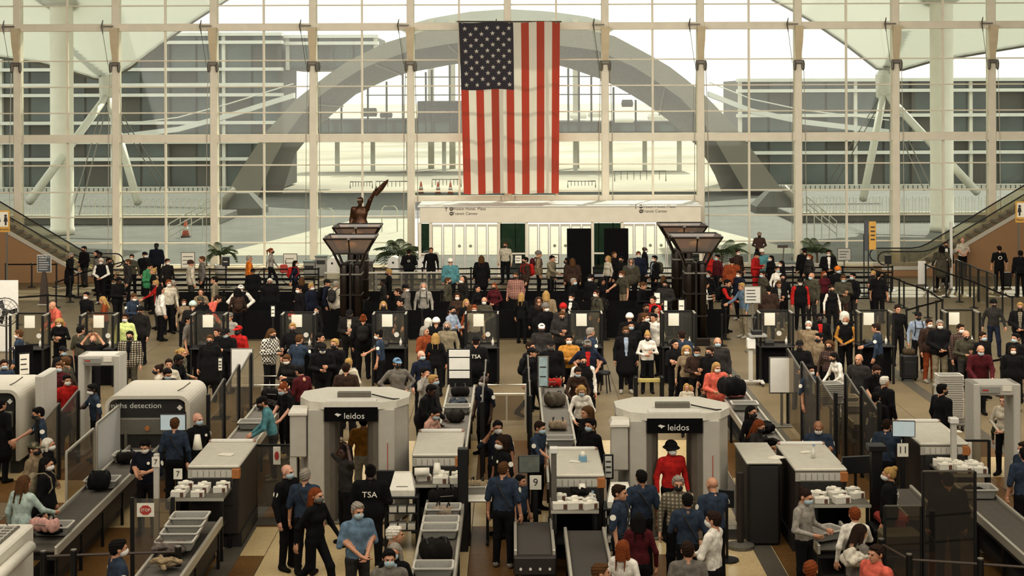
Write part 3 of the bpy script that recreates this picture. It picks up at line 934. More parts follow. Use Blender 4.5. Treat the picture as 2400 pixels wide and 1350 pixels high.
# low terraces of concrete in front of the wings
for i, (x0, x1, y0, y1, d, lab) in enumerate(((-60, 515, 480, 545, 96, 'long concrete terrace wall with pale rails beyond the first white column'), (1860, 2480, 478, 545, 96, 'long concrete terrace wall with pale rails beyond the second white column'))):
    a, b = AT(x0, y0, d), AT(x1, y1, d)
    r = thing('terrace_wall', lab, 'wall', ((a.x + b.x) / 2, d, 0))
    w = (b.x - a.x) / 2
    zt = AT(0, 505, d).z
    MB().box(-w, w, 0, 6, -.03, zt, .05).obj('concrete', m_conc, r)
    MB().box(-w, w, -.2, .4, zt, zt + .12).obj('coping', m_conc2, r)
    for k in range(40):
        x = -w + (k + .5) * 2 * w / 40
        MB().tube([(x, .2, zt + .1), (x, .2, zt + 1.0), (x + .25, .2, zt + 1.12), (x + .25, .2, zt + .1)], .03, 4).obj('rail_hoop', m_whitesteel, r)
# white columns of the hall's canopy
for lab, px in (('tall round white column standing outside beyond the first escalator', 145), ('tall round white column standing outside beyond the second escalator', 2207)):
    c = G(px, 545)
    r = thing('canopy_column', lab, 'column', c)
    MB().lathe([(.70, 0), (.70, .35), (.66, .4), (.66, 14.2), (.72, 14.25)], 24).obj('shaft', M('column_white', '#eee8d8', .5, 0, .04, 2), r, True)
    MB().lathe([(.72, 13.2), (1.1, 13.4), (1.25, 13.9), (1.25, 14.3), (.6, 14.4)], 16).obj('capital', m_whitesteel, r, True)
# fabric canopies with lattice edge, mast node and raking struts
def canopy(label, edge, node, legs, cables, mast, d=96.0):
    e = curve(edge, 30)
    r = thing('fabric_canopy', label, 'canopy', AT(node[0], node[1], d))
    c = -Vector(r.location)
    lowp = [AT(x, y, d) for x, y in e]
    def cp(mb, name, mat, sm=False):
        mb.v = [tuple(Vector(v) + c) for v in mb.v]
        return mb.obj(name, mat, r, sm)
    rings = []
    for t, dy, dz in ((0, 0, 0), (.3, -4, 3.0), (.65, -9, 5.0), (1, -15, 6.2)):
        rings.append([Vector((q.x, q.y + dy, q.z * (1 - t) + (16 + .0 * q.x) * t + dz * .15)) for q in lowp])
    top = [[q + Vector((0, 0, .06)) for q in rr] for rr in rings]
    nn = len(lowp)
    vs = [q for rr in rings for q in rr] + [q for rr in top for q in rr]
    fs = []
    K = 4 * nn
    for a in range(3):
        for b in range(nn - 1):
            q = (a * nn + b, a * nn + b + 1, (a + 1) * nn + b + 1, (a + 1) * nn + b)
            fs.append(q); fs.append(tuple(K + i for i in q[::-1]))
    cp(MB().add(vs, fs), 'membrane', m_tent, True)
    cp(MB().tube(lowp, .10, 5), 'edge_cable', m_greysteel)
    cp(MB().tube([q + Vector((0, 0, .35)) for q in lowp], .06, 5), 'edge_chord', m_whitesteel)
    for k in range(0, nn - 1):
        cp(MB().tube([lowp[k], lowp[k + 1] + Vector((0, 0, .35))], .035, 4), 'lattice_bar', m_greysteel)
    nd = AT(node[0], node[1], d)
    cp(MB().lathe([(.25, nd.z - 1.3), (.5, nd.z - 1.1), (.55, nd.z + .3), (.3, nd.z + .6)], 10, (nd.x, nd.y)), 'node', m_whitesteel)
    a, b = AT(mast[0], mast[1], d), nd
    cp(MB().tube([a, b], .3, 6), 'mast', m_tent)
    for k in range(14):
        t = k / 14
        q = a.lerp(b, t)
        cp(MB().box(q.x - .34, q.x + .34, q.y - .36, q.y - .28, q.z - .1, q.z + .02), 'lacing', m_greysteel)
    for (x, y, dd) in legs:
        cp(MB().tube([nd + Vector((0, 0, -.8)), AT(x, y, dd)], .24, 8), 'strut', m_whitesteel, True)
    for (x, y, dd) in cables:
        for s in (-.12, .12):
            cp(MB().tube([nd + Vector((s, 0, -.8)), AT(x, y, dd) + Vector((s * 2, 0, 0))], .04, 4), 'stay_cable', m_greysteel)
    return r
canopy('beige fabric canopy with laced edge hanging outside over the first white column', [(-160, 110), (0, 130), (90, 142), (180, 168), (245, 188), (300, 160), (380, 100), (450, 50), (560, -20), (700, -70)], (252, 190), [(68, 468, 84), (322, 472, 88)], [(175, 500, 90), (385, 438, 100)], (212, -40))
canopy('bright fabric canopy with laced edge hanging outside over the second white column', [(1700, -60), (1800, -5), (1850, 22), (1900, 50), (1980, 105), (2060, 168), (2110, 168), (2180, 148), (2300, 128), (2400, 112), (2560, 80)], (2072, 190), [(2022, 470, 90), (2290, 455, 88)], [(1950, 430, 100), (2175, 450, 90)], (2130, -40))
# raking footbridge beams
for lab, pts in (('sloping white footbridge beam left of the arch', ((270, 318), (420, 300), (540, 268), (690, 222))), ('sloping white footbridge beam right of the arch', ((1660, 222), (1760, 262), (1880, 288), (2080, 312)))):
    q = [AT(x, y, 118) for x, y in pts]
    c = q[1].copy()
    MBo = MB().loft([[v - c + Vector(o) for o in ((0, -.5, -.2), (0, .5, -.2), (0, .5, .2), (0, -.5, .2))] for v in q])
    r = thing('footbridge_beam', lab, 'beam', c)
    MBo.obj('girder', m_slab, r)
    MB().tube([v - c + Vector((0, -.5, .9)) for v in q], .05, 5).obj('guard_rail', m_whitesteel, r)
# plaza furniture
m_cone = M('cone_orange', '#c8552e', .6, 0, .08, 30)
cone = None
for i, (px, py, lab) in enumerate(((1835, 486, 'orange traffic cone on the plaza under the second bridge beam'), (986, 452, 'orange traffic cone beside the flag on the plaza, nearest the aviator'), (1026, 453, 'orange traffic cone on the plaza, middle one of three beside flag'), (1055, 454, 'orange traffic cone on the plaza, close against the flag edge'), (434, 552, 'orange traffic cone beside hooped rails on the terrace'))):
    c = G(px, py)
    if cone is None:
        cone = thing('traffic_cone', lab, 'cone', c, 0, 'cones on the plaza')
        MB().box(-.28, .28, -.28, .28, 0, .05, .01).obj('foot', m_rubber, cone)
        MB().lathe([(.22, .05), (.14, .45), (.05, .95), (.03, .97)], 12).obj('shell', m_cone, cone, True)
        MB().lathe([(.165, .36), (.125, .56)], 12).obj('stripe', m_white, cone, True)
    else:
        dup(cone, c, 0, lab)
def barricade(px0, px1, py0, py1, lab):
    a, b = G(px0, py1), G(px1, py1)
    h = (py1 - py0) * a.y / F
    w = (b.x - a.x) / 2
    r = thing('crowd_barricade', lab, 'barricade', (a + b) / 2, 0, 'barricades on the plaza')
    MB().tube([(-w, 0, 0), (-w, 0, h), (w, 0, h), (w, 0, 0)], .05, 5).obj('frame', m_greysteel, r)
    for k in range(1, 8):
        MB().tube([(-w + 2 * w * k / 8, 0, .15), (-w + 2 * w * k / 8, 0, h)], .025, 4).obj('upright', m_greysteel, r)
barricade(820, 872, 425, 440, 'steel barricade standing on the plaza behind the raised bronze arm')
barricade(880, 955, 424, 441, 'long steel barricade on the plaza between aviator and post')
barricade(1012, 1080, 420, 438, 'steel barricade on the plaza touching the flag edge')
barricade(1330, 1395, 425, 440, 'steel barricade on the plaza on the other side of the flag')
barricade(1440, 1560, 402, 426, 'long wire fence panel on the plaza beyond the flag')
for px, d, lab in ((565, 105, 'bulky concrete arch footing on the plaza by the first wing'), (1820, 105, 'bulky concrete arch footing on the plaza by the second wing')):
    c = AT(px, 470, d); c.z = 0
    r = thing('arch_footing', lab, 'footing', c)
    s = -1 if px < 1200 else 1
    MB().loft([[(s * x, y, z) for x, y in ((-1.6, -1.2), (1.6, -1.2), (1.6, 1.5), (-1.6, 1.5))] for z in (-.05, .4)] + [[(s * x, y, 1.4) for x, y in ((-.6, -.6), (.6, -.6), (.6, 1.0), (-.6, 1.0))]]).obj('block', m_conc, r)
    MB().tube([(s * .3, -.9, 1.7), (s * .9, -1.3, 1.0), (s * 1.1, -1.4, .2)], .25, 8).obj('pipe_elbow', m_arch, r, True)
for k, (px, py) in enumerate(((762, 548), (912, 542))):
    c = G(px, py)
    r = thing('bike_rack', ('white hooped bike rack outside the glass beside the lamp tower', 'white hooped bike rack outside the glass beside the vestibule')[k], 'bike rack', c, 0, 'bike racks on the plaza')
    MB().tube([(-.45, 0, 0), (-.45, 0, 1.3), (-.3, 0, 1.5), (.3, 0, 1.5), (.45, 0, 1.3), (.45, 0, 0)], .04, 6).obj('hoop', m_whitesteel, r)
for lab, x0, x1 in (('pale stair railing descending outside near the first escalator', 395, 500), ('pale stair railing descending outside near the yellow sign', 1890, 1960)):
    a, b = G(x0, 560), G(x1, 560)
    r = thing('stair_railing', lab, 'railing', a)
    w = b.x - a.x
    s = 1 if x0 < 1000 else -1
    zz = (.9, 2.3) if s > 0 else (2.3, .9)
    for k in range(3):
        MB().tube([(0, 0, zz[0] - .35 * k), (w, 0, zz[1] - .35 * k)], .035, 5).obj('rail', m_whitesteel, r)
    for k in range(5):
        t = k / 4
        MB().tube([(w * t, 0, 0), (w * t, 0, zz[0] * (1 - t) + zz[1] * t)], .03, 5).obj('baluster', m_whitesteel, r)
# ------------------------------------------------------------------ flag
m_fr = M('flag_red', '#c0563f', .85, 0, .06, 40)
m_fw = M('flag_white', '#e6dfcf', .85, 0, .05, 40)
m_fb = M('flag_navy', '#413d42', .85, 0, .08, 40)
for _m, _c in ((m_fr, '#d2604a'), (m_fw, '#f4f1e8'), (m_fb, '#57565c')):        # thin cloth lets the daylight through
    _n = _m.node_tree
    _tlf = _n.nodes.new('ShaderNodeBsdfTranslucent'); _tlf.inputs[0].default_value = rgb(_c)
    _mf = _n.nodes.new('ShaderNodeMixShader'); _mf.inputs[0].default_value = .45
    _n.links.new(_n.nodes['Principled BSDF'].outputs[0], _mf.inputs[1]); _n.links.new(_tlf.outputs[0], _mf.inputs[2])
    _n.links.new(_mf.outputs[0], _n.nodes['Material Output'].inputs[0])
DF = DW - 1.4
flag = thing('flag', 'large striped flag with fifty stars hanging upright above the entrance', 'flag', AT(1194, 455, DF))
fo = Vector(flag.location)
def fpt(u, v):                          # u across 0..13 stripes, v down 0..1
    x0, x1 = 1075 + 11 * max(v, 0) ** .7, 1313 - 4 * v
    px, py = x0 + (x1 - x0) * u / 13, 52 + 402 * v + 1.5 * math.sin(u)
    yy = DF + .10 * math.sin(u * 1.1 + v * 3) * (.3 + v) + .05 * math.sin(u * 3.1 + 5 * v) * v + .04 * math.sin(v * 22 + u)
    return AT(px, py, yy)
nu, nv = 52, 56
cv = 0.40
vs, fs, mi = [], [], []
for side in (0, 1):
    for j in range(nv + 1):
        for i in range(nu + 1):
            q = fpt(i * 13 / nu, j / nv) - fo
            vs.append((q.x, q.y + .012 * side, q.z))
N1 = (nu + 1) * (nv + 1)
for j in range(nv):
    for i in range(nu):
        a = j * (nu + 1) + i
        st = int(i * 13 / nu)
        m = 2 if (st < 7 and (j + .5) / nv < cv) else (0 if st % 2 == 0 else 1)
        fs += [(a, a + nu + 1, a + nu + 2, a + 1), (N1 + a, N1 + a + 1, N1 + a + nu + 2, N1 + a + nu + 1)]
        mi += [m, m]
mb = MB(); mb.add(vs, fs); mb.mi = mi
mb.obj('cloth', [m_fr, m_fw, m_fb], flag, True)
st_me = MB().prism([((.115 if k % 2 == 0 else .046) * math.sin(k * math.pi / 5), (.115 if k % 2 == 0 else .046) * math.cos(k * math.pi / 5)) for k in range(10)], -.006, .006, 'y').mesh('star')
st_me.materials.append(m_fw); st_me.update()
for r in range(11):
    nst = 5 if r % 2 == 0 else 4
    for k in range(nst):
        u = (.75 + k * 1.42) if nst == 5 else (1.46 + k * 1.42)
        q = fpt(u, (14 + r * 13.2) / 402)
        ob('star', st_me, flag, (q.x - fo.x, q.y - fo.y - .02, q.z - fo.z))
MB().tube([fpt(-.2, -.004) - fo, fpt(13.2, -.004) - fo], .04, 6).obj('hanging_rod', m_greysteel, flag)
for u in (.5, 6.5, 12.5):
    q = fpt(u, -.004) - fo
    MB().box(q.x - .03, q.x + .03, q.y, DW - .22 - fo.y, q.z - .09, q.z - .02).obj('hanger', m_greysteel, flag)
# ------------------------------------------------------------------ lamp towers
m_bronze = M('dark_bronze', '#211912', .4, .6, .15, 15)
m_amber = glass_mat('amber_glass', '#b59670', .08, .1, .10)
def lamp_tower(loc, label):
    r = thing('lamp_tower', label, 'lamp', loc, 0, 'lantern towers in the queue')
    MB().box(-.42, .42, -.42, .42, 0, .25, .03).obj('plinth', m_bronze, r)
    for sx in (-1, 1):
        for sy in (-1, 1):
            MB().lathe([(.13, .25), (.13, 2.5), (.10, 2.6)], 12, (sx * .21, sy * .21)).obj('shaft', m_bronze, r, True)
            MB().tube([(sx * .21, sy * .21, 2.35), (sx * .34, sy * .34, 2.6), (sx * .5, sy * .5, 2.97)], [.05, .045, .04], 6).obj('bracket_arm', m_bronze, r)
    MB().box(-.035, .035, -.37, .37, .25, 2.6).obj('fin', m_bronze, r)
    for z in (.9, 1.6, 2.25):
        MB().box(-.36, .36, -.36, .36, z, z + .05, .01).obj('collar', m_greysteel if z > 2 else m_bronze, r)
    b, t, z0, z1 = .50, .78, 2.97, 3.44
    MB().box(-b - .04, b + .04, -b - .04, b + .04, z0 - .05, z0, .01).obj('lantern_base', m_bronze, r)
    for k in range(4):
        ca, sa = math.cos(k * math.pi / 2), math.sin(k * math.pi / 2)
        R = lambda x, y, z: (x * ca - y * sa, x * sa + y * ca, z)
        MB().add([R(-b, -b, z0), R(b, -b, z0), R(t, -t, z1), R(-t, -t, z1), R(-b, -b + .02, z0), R(b, -b + .02, z0), R(t, -t + .02, z1), R(-t, -t + .02, z1)],
                 [(0, 1, 2, 3), (7, 6, 5, 4), (0, 4, 5, 1), (1, 5, 6, 2), (2, 6, 7, 3), (3, 7, 4, 0)]).obj('glass_panel', m_amber, r)
        MB().tube([R(-b, -b, z0), R(-t, -t, z1)], .03, 5).obj('corner_bar', m_bronze, r)
        MB().tube([R(0, -b - .01, z0), R(0, -t - .01, z1)], .022, 5).obj('centre_bar', m_bronze, r)
        MB().tube([R(-t, -t, z1), R(t, -t, z1)], .032, 5).obj('rim_bar', m_bronze, r)
        MB().box(-.05, .05, -.03, .03, -.04, .04, .01).obj('clasp', m_greysteel, r, loc=R(0, -t - .02, z1), rot=(0, 0, k * math.pi / 2))
    MB().lathe([(.12, z0), (.2, z0 + .1), (.18, z0 + .25), (.05, z0 + .3)], 12).obj('reflector', m_white, r, True)
    return r
lt = lamp_tower(G(822, 808), 'dark bronze lamp tower with lantern, front one below the aviator statue')
for px, d, lab in ((838, 52.7, 'dark bronze lamp tower half hidden just behind another below the aviator'), (1627, 48.6, 'dark bronze lamp tower with lantern, front one beyond the two black screens'), (1597, 52.7, 'dark bronze lamp tower half hidden just behind another beyond the black screens')):
    dup(lt, ((px - 1200) / F * d, d, 0), 0, lab)
# ------------------------------------------------------------------ aviator statue
m_stat = M('statue_bronze', '#4a2f1c', .38, .7, .3, 9)
ds = 63.5
sp = AT(843, 459, ds)
sc_ = 1.5
statue = thing('aviator_statue', 'bronze statue of an aviator in flying jacket raising one arm', 'statue', (sp.x, ds, 0))
me, HM, TM, hc, hd = proto('Z', 'J')
zb = sp.z - 1.765 * sc_
bo = ob('figure', me, statue, (0, 0, zb), (0, 0, -.15))
bo.scale = (-sc_, sc_, sc_)
for k in range(7):
    bo.material_slots[k].link = 'OBJECT'; bo.material_slots[k].material = m_stat
hm_ = ob('flying_helmet', HAIRM['s'], bo); hm_.matrix_local = HM
hm_.material_slots[0].link = 'OBJECT'; hm_.material_slots[0].material = m_stat
MB().tube([(-.07, -.085, .045), (-.03, -.108, .04), (.03, -.108, .04), (.07, -.085, .045)], [.012, .024, .024, .012], 6).obj('goggles', M('goggle_glass', '#b9a58a', .2, .6, 0), bo).matrix_local = HM
wr = hd[1]
MB().loft([[(wr.x + (-.36 * t) + a, wr.y + b * .4, wr.z + .42 * t - .1 + c) for a, b, c in ((-w, 0, -w * .3), (0, -.06, 0), (w, 0, w * .3), (0, .06, 0))] for t, w in ((0, .06), (.4, .085), (.8, .06), (1.05, .012))]).obj('wing_blade', m_stat, bo)
MB().loft([[(x * w, y * w, z) for x, y in ((-1, -1), (1, -1), (1, 1), (-1, 1))] for z, w in ((0, .62), (.2, .62), (.22, .52), (zb - .15, .48), (zb - .12, .56), (zb + .01, .56))]).obj('pedestal', m_darkbrown, statue)
# ------------------------------------------------------------------ tall black screens
for i, (px, lab) in enumerate(((1356, 'tall black freestanding screen before the doors, nearer the flag'), (1443, 'tall black freestanding screen before the doors, nearer the lamp towers'))):
    c = ((px - 1200) / F * 62, 62, 0)
    r = thing('display_screen', lab, 'screen', c, 0, 'black screens by the doors')
    MB().box(-.49, .49, -.06, .06, .08, 2.53, .015).obj('panel', m_blackcloth, r)
    MB().box(-.45, .45, -.3, .3, 0, .08, .02).obj('foot', m_black, r)
# ------------------------------------------------------------------ white gate pods behind the rope lanes
for px, w, top, lab in ((780, .42, 1.0, 'white rounded gate pod left of the lamp tower'), (922, .45, 1.02, 'white rounded gate pod beside the big palm'), (992, .45, 1.02, 'white rounded gate pod behind man in black logo jacket'), (1018, .30, 1.15, 'slim taller white gate pod by the vestibule')):
    c = ((px - 1200) / F * 66.0, 66.0, 0)
    r = thing('gate_pod', lab, 'gate', c, 0, 'white gate pods')
    h = w / 2
    prof = [(-h, .12), (h, .12)] + [(h * math.cos(a * math.pi / 8), top - h * .8 + h * .8 * math.sin(a * math.pi / 8)) for a in range(9)]
    MB().prism(prof, -.5, .5, 'y').obj('shell', m_white, r)
    MB().box(-h - .03, h + .03, -.53, .53, 0, .12, .01).obj('plinth', m_greysteel, r)
    MB().lathe([(.05, -.005), (.05, .005)], 10).obj('emblem', m_ink, r, loc=(0, -.505, top - .22), rot=(math.pi / 2, 0, 0))
# low glass fence with dark clips in front of the pods
gf = thing('glass_fence', 'low glass fence with grey cap in front of the gate pods', 'fence', ((905 - 1200) / F * 60.4, 60.4, 0))
for k in range(5):
    MB().box(-2.4 + k * 1.0, -1.45 + k * 1.0, -.01, .01, .06, .93).obj('pane', g_acrylic, gf)
    MB().box(-2.45 + k * 1.0, -2.38 + k * 1.0, -.04, .04, 0, .95).obj('post', m_greysteel, gf)
MB().box(-2.45, 2.65, -.05, .05, .93, .98).obj('cap_rail', m_alu, gf)
# ------------------------------------------------------------------ palms in planters
m_leaf = M('palm_leaf', '#3c4a28', .6, 0, .35, 4)
m_stemp = M('palm_trunk', '#5a4730', .9, 0, .3, 20)
def frond_mesh(L, droop, k):
    mb = MB()
    sp_ = []
    for i in range(12):
        t = i / 11
        sp_.append(Vector((L * t * (1 - .25 * t * droop), 0, L * (.75 * t - droop * t * t))))
    mb.tube(sp_, [.012 * (1 - .8 * i / 11) + .002 for i in range(12)], 4)
    for i in range(1, 12):
        for s in (-1, 1):
            b = sp_[i]
            ln = .34 * L * math.sin(math.pi * (.12 + .8 * i / 12)) + .05
            tip = b + Vector((ln * .55, s * ln * .75, -ln * .35))
            w = Vector((.028, 0, .012))
            o = len(mb.v)
            mb.v += [tuple(b - w), tuple(b + w), tuple(b.lerp(tip, .6) + w * .8 + Vector((0, 0, .02))), tuple(tip), tuple(b.lerp(tip, .6) - w * .8 + Vector((0, 0, .02)))]
            mb.f.append((o, o + 1, o + 2, o + 3, o + 4)); mb.mi.append(0)
    me = mb.mesh('frond'); me.materials.append(m_leaf); me.update()
    return me
fronds = [frond_mesh(1.0, d_, k) for k, d_ in enumerate((.35, .6, .9, 1.15))]
def palm(px, py_top, size, lab, d=67.8):
    r = thing('potted_palm', lab, 'palm', ((px - 1200) / F * d, d, 0), random.uniform(0, 6), 'palms along the glass wall')
    ht = H - (py_top - YH) * d / F
    MB().lathe([(.22, 0), (.30, .45), (.32, .5), (.27, .5), (.26, .42)], 14).obj('planter', m_lightgrey, r, True)
    zt = max(.75, ht - size * .62)
    MB().tube([(0, 0, .4), (.02, 0, .8 * zt), (0, .02, zt)], [.06, .05, .045], 7).obj('trunk', m_stemp, r)
    for k in range(17):
        o = ob('frond', fronds[k % 4], r, (0, 0, zt), (0, random.uniform(-.25, .2), k * 2.399))
        o.scale = (size * random.uniform(.8, 1.1),) * 3
palm(516, 566, .9, 'bushy green palm in pale planter behind the orange jacket man')
palm(932, 555, 1.25, 'large arching palm in planter between the lamp tower and gate pods')
palm(1690, 556, 1.15, 'green palm in planter right behind the lamp lantern')
palm(1914, 562, 1.0, 'pale green palm in planter beside the yellow blade sign')
# ------------------------------------------------------------------ stanchions with belts
st_base = MB().lathe([(.17, 0), (.17, .02), (.06, .05), (.04, .06)], 12).mesh('base'); st_base.materials.append(m_black); st_base.update()
st_post = MB().lathe([(.034, .05), (.034, .92), (.045, .93), (.045, 1.0), (.03, 1.01)], 8).mesh('post'); st_post.materials.append(m_black); st_post.update()
belt_cache = {}
def belt_mesh(L, sag):
    k = (round(L, 1), sag)
    if k not in belt_cache:
        L = k[0]
        pts = [(L * t / 6, -sag * 4 * (t / 6) * (1 - t / 6)) for t in range(7)]
        mb = MB()
        mb.prism([(x, z + .028) for x, z in pts] + [(x, z - .028) for x, z in pts[::-1]], -.004, .004, 'y')
        me = mb.mesh('belt'); me.materials.append(m_belt); me.update()
        belt_cache[k] = me
    return belt_cache[k]
def stanchions(pts, lab, group, belts=(.95,), sag=.0, last=False):
    for i, p in enumerate(pts):
        p = Vector(p)
        q = Vector(pts[i + 1]) if i + 1 < len(pts) else None
        a = math.atan2(q.y - p.y, q.x - p.x) if q is not None else 0
        k_ = sum(1 for q_ in pts if Vector(q_).x / Vector(q_).y < p.x / p.y)
        r = thing('belt_stanchion', lab + ', ' + ORDN[k_] + ' from left', 'stanchion', p, a, group)
        ob('base', st_base, r); ob('post', st_post, r)
        if q is not None:
            for z in belts:
                b = ob('belt', belt_mesh((q - p).length, sag), r, (0, 0, z))
                b.scale.x = (q - p).length / round((q - p).length, 1)
def line(a, b, n):
    return [Vector(a).lerp(Vector(b), i / n) for i in range(n + 1)]
def row(px0, px1, d, step=1.9):
    x0, x1 = (px0 - 1200) / F * d, (px1 - 1200) / F * d
    return line((x0, d, 0), (x1, d, 0), max(1, int((x1 - x0) / step)))
for px0, px1, d, lab in ((235, 745, 61.8, 'black five-belt post in the queue row behind man in orange jacket'), (875, 1330, 61.8, 'black five-belt post in the row before the glass fence'), (1390, 2090, 61.8, 'black five-belt post in the row before the plaid shirt man'),
                         (230, 735, 58.6, 'black five-belt post in the second queue row near the first escalator'), (1290, 2075, 58.6, 'black five-belt post in the second queue row near the screens')):
    stanchions(row(px0, px1, d), lab, lab, (.95, .74, .53, .32, .12), .01)
# solid banner barriers
ban = None
for d, px0, px1, lab in ((54.4, 395, 1545, 'black banner barrier panel in the rearmost solid queue row'), (51.6, 420, 1560, 'black banner barrier panel in the middle solid queue row'), (49.5, 560, 1700, 'black banner barrier panel in the front solid queue row')):
    pts = row(px0, px1, d, 1.85)
    for k_, (a, b) in enumerate(zip(pts[:-1], pts[1:])):
        w = (b.x - a.x) / 2
        if ban is None:
            ban = thing('banner_barrier', lab + ', ' + ORDN[k_] + ' from left', 'barrier', (a + b) / 2, 0, lab)
            for s in (-1, 1):
                ob('base', st_base, ban, (s * w, 0, 0)); ob('post', st_post, ban, (s * w, 0, 0))
            MB().box(-w + .04, w - .04, -.012, .012, .06, .98, .005).obj('banner', m_blackcloth, ban)
        else:
            dup(ban, (a + b) / 2, 0, lab + ', ' + ORDN[k_] + ' from left', lab)
# single-belt lines
def tops(pl): return [G(x, y, 1.0) * Vector((1, 1, 0)) if False else Vector((G(x, y, 1.0).x, G(x, y, 1.0).y, 0)) for x, y in pl]
stanchions(tops([(2042, 632), (2071, 641), (2086, 650), (2106, 656), (2117, 662), (2147, 672), (2173, 682), (2207, 704), (2193, 708), (2150, 719), (2123, 727)]), 'black belt post in the curving line beside the escalator landing', 'curving belt line')
stanchions(tops([(2168, 621), (2187, 629), (2216, 640), (2247, 650), (2281, 662), (2312, 675), (2348, 690), (2371, 698)]), 'black belt post in the long line beside the glass panels', 'belt line by the glass panels')
stanchions(tops([(2380, 640), (2440, 640)]), 'black belt post behind the bald suited man', 'belt posts by suited man')
stanchions(tops([(1690, 738), (1770, 738), (1850, 737), (1990, 737), (2060, 735)]), 'black belt post in the line behind the document booths', 'belt line behind booths')
stanchions(tops([(12, 613), (73, 613), (131, 613)]), 'black belt post before the brown escalator side', 'belt posts at the first escalator')
stanchions(tops([(130, 655), (163, 644), (182, 636), (290, 607)]), 'black belt post in the line slanting past the white-bearded man', 'slanting belt line')
stanchions(tops([(40, 690), (110, 685), (190, 690)]), 'black belt post near the fan and white panel', 'belt posts near the fan')
stanchions(tops([(2296, 850), (2345, 842), (2400, 842)]), 'black belt post behind the seated man in maroon', 'belt posts behind the maroon man')
# glass partition panels at the side aisle
pts = [(2150, 617, 2168, 617)]
gp = [Vector((G(x, y, 1.25).x, G(x, y, 1.25).y, 0)) for x, y in ((2240, 612), (2254, 618), (2272, 624), (2292, 634), (2312, 640), (2333, 650))]
for i, (a, b) in enumerate(zip(gp[:-1], gp[1:])):
    r = thing('glass_partition', 'clear glass partition panel in the row along the bright aisle, %s from left' % ORDN[i], 'partition', a, math.atan2((b - a).y, (b - a).x), 'glass partitions along the aisle')
    L = (b - a).length
    MB().box(.03, L - .03, -.01, .01, .08, 1.22).obj('pane', g_acrylic, r)
    MB().box(-.03, .03, -.04, .04, 0, 1.25).obj('post', m_black, r)
    MB().box(0, L, -.02, .02, 1.22, 1.26).obj('cap_rail', m_black, r)
wp_ = thing('upright_notice', 'white upright panel standing at the start of the belt line', 'notice', AT(2159, 672, 63.5) * Vector((1, 1, 0)))
MB().box(-.16, .16, -.02, .02, .05, 1.0, .005).obj('board', m_white, wp_)
MB().box(-.19, .19, -.12, .12, 0, .05, .01).obj('foot', m_greysteel, wp_)
# ------------------------------------------------------------------ document-check booths
m_phone = M('device_black', '#181614', .4, 0, .1, 20)
def booth():
    r = thing('document_booth', 'x', 'booth', (0, 0, 0), 0, 'document check booths')
    for s in (-1, 1):
        MB().box(s * .44 - .035, s * .44 + .035, -.035, .035, 0, 1.94, .006).obj('upright', m_black, r)
        MB().box(s * .44 - .03, s * .44 + .03, -.62, -.56, 0, 1.94, .006).obj('upright', m_black, r)
        MB().box(s * .44 - .02, s * .44 + .02, -.6, 0, 1.90, 1.94).obj('top_rail', m_alu, r)
        MB().box(s * .44 - .006, s * .44 + .006, -.56, -.03, 1.08, 1.9).obj('side_glass', g_acrylic, r)
    MB().box(-.44, .44, -.02, .02, 1.90, 1.94).obj('top_rail', m_black, r)
    MB().box(-.41, .41, -.008, .008, 1.08, 1.9).obj('front_glass', g_acrylic, r)
    MB().box(-.46, .46, -.02, .02, 1.04, 1.08).obj('cross_rail', m_black, r)
    MB().box(-.24, .05, -.022, -.012, 1.52, 1.86).obj('paper_notice', m_paper, r)
    MB().lathe([(.07, -.004), (.07, .004)], 14).obj('round_sticker', m_white, r, loc=(.16, -.018, 1.30), rot=(math.pi / 2, 0, 0))
    MB().box(-.48, .48, -.64, .05, 1.0, 1.04, .008).obj('counter', m_dark, r)
    MB().box(-.42, .42, -.45, .03, .05, 1.0, .01).obj('desk_body', m_blackcloth, r)
    dv = MB().loft([[(x, y, z) for x, y in ((-.3, -.5), (-.05, -.5), (-.05, -.2), (-.3, -.2))] for z in (1.04, 1.12)] + [[(x, y, 1.17) for x, y in ((-.27, -.38), (-.08, -.38), (-.08, -.2), (-.27, -.2))]]).obj('card_reader', m_phone, r)
    bt = MB().lathe([(.035, 1.04), (.038, 1.16), (.02, 1.2), (.012, 1.22), (.012, 1.26), (.02, 1.265)], 10, (.3, -.35)).obj('sanitiser_bottle', m_white, r, True)
    return r
bx_names = ['beside the tall black sign', 'before the bald man stretching arms', 'before the man in red cap', 'above the officer at the checked jacket', 'below the first lamp tower', 'beside the triple white board', 'behind the mustard sweater man', 'behind the woman in cream sweater', 'behind the rolling device stand', 'beside the officer near the tall suitcase', 'behind two travellers with white masks']
bpx = [76, 238, 494, 702, 914, 1128, 1369, 1585, 1810, 2042, 2242]
B0 = booth()
for i, px in enumerate(bpx):
    loc = ((px - 1200) / F * 42.3, 42.3, 0)
    lab = 'black framed glass document booth ' + bx_names[i]
    if i == 0:
        B0.location = loc; B0['label'] = lab
    else:
        dup(B0, loc, 0, lab)
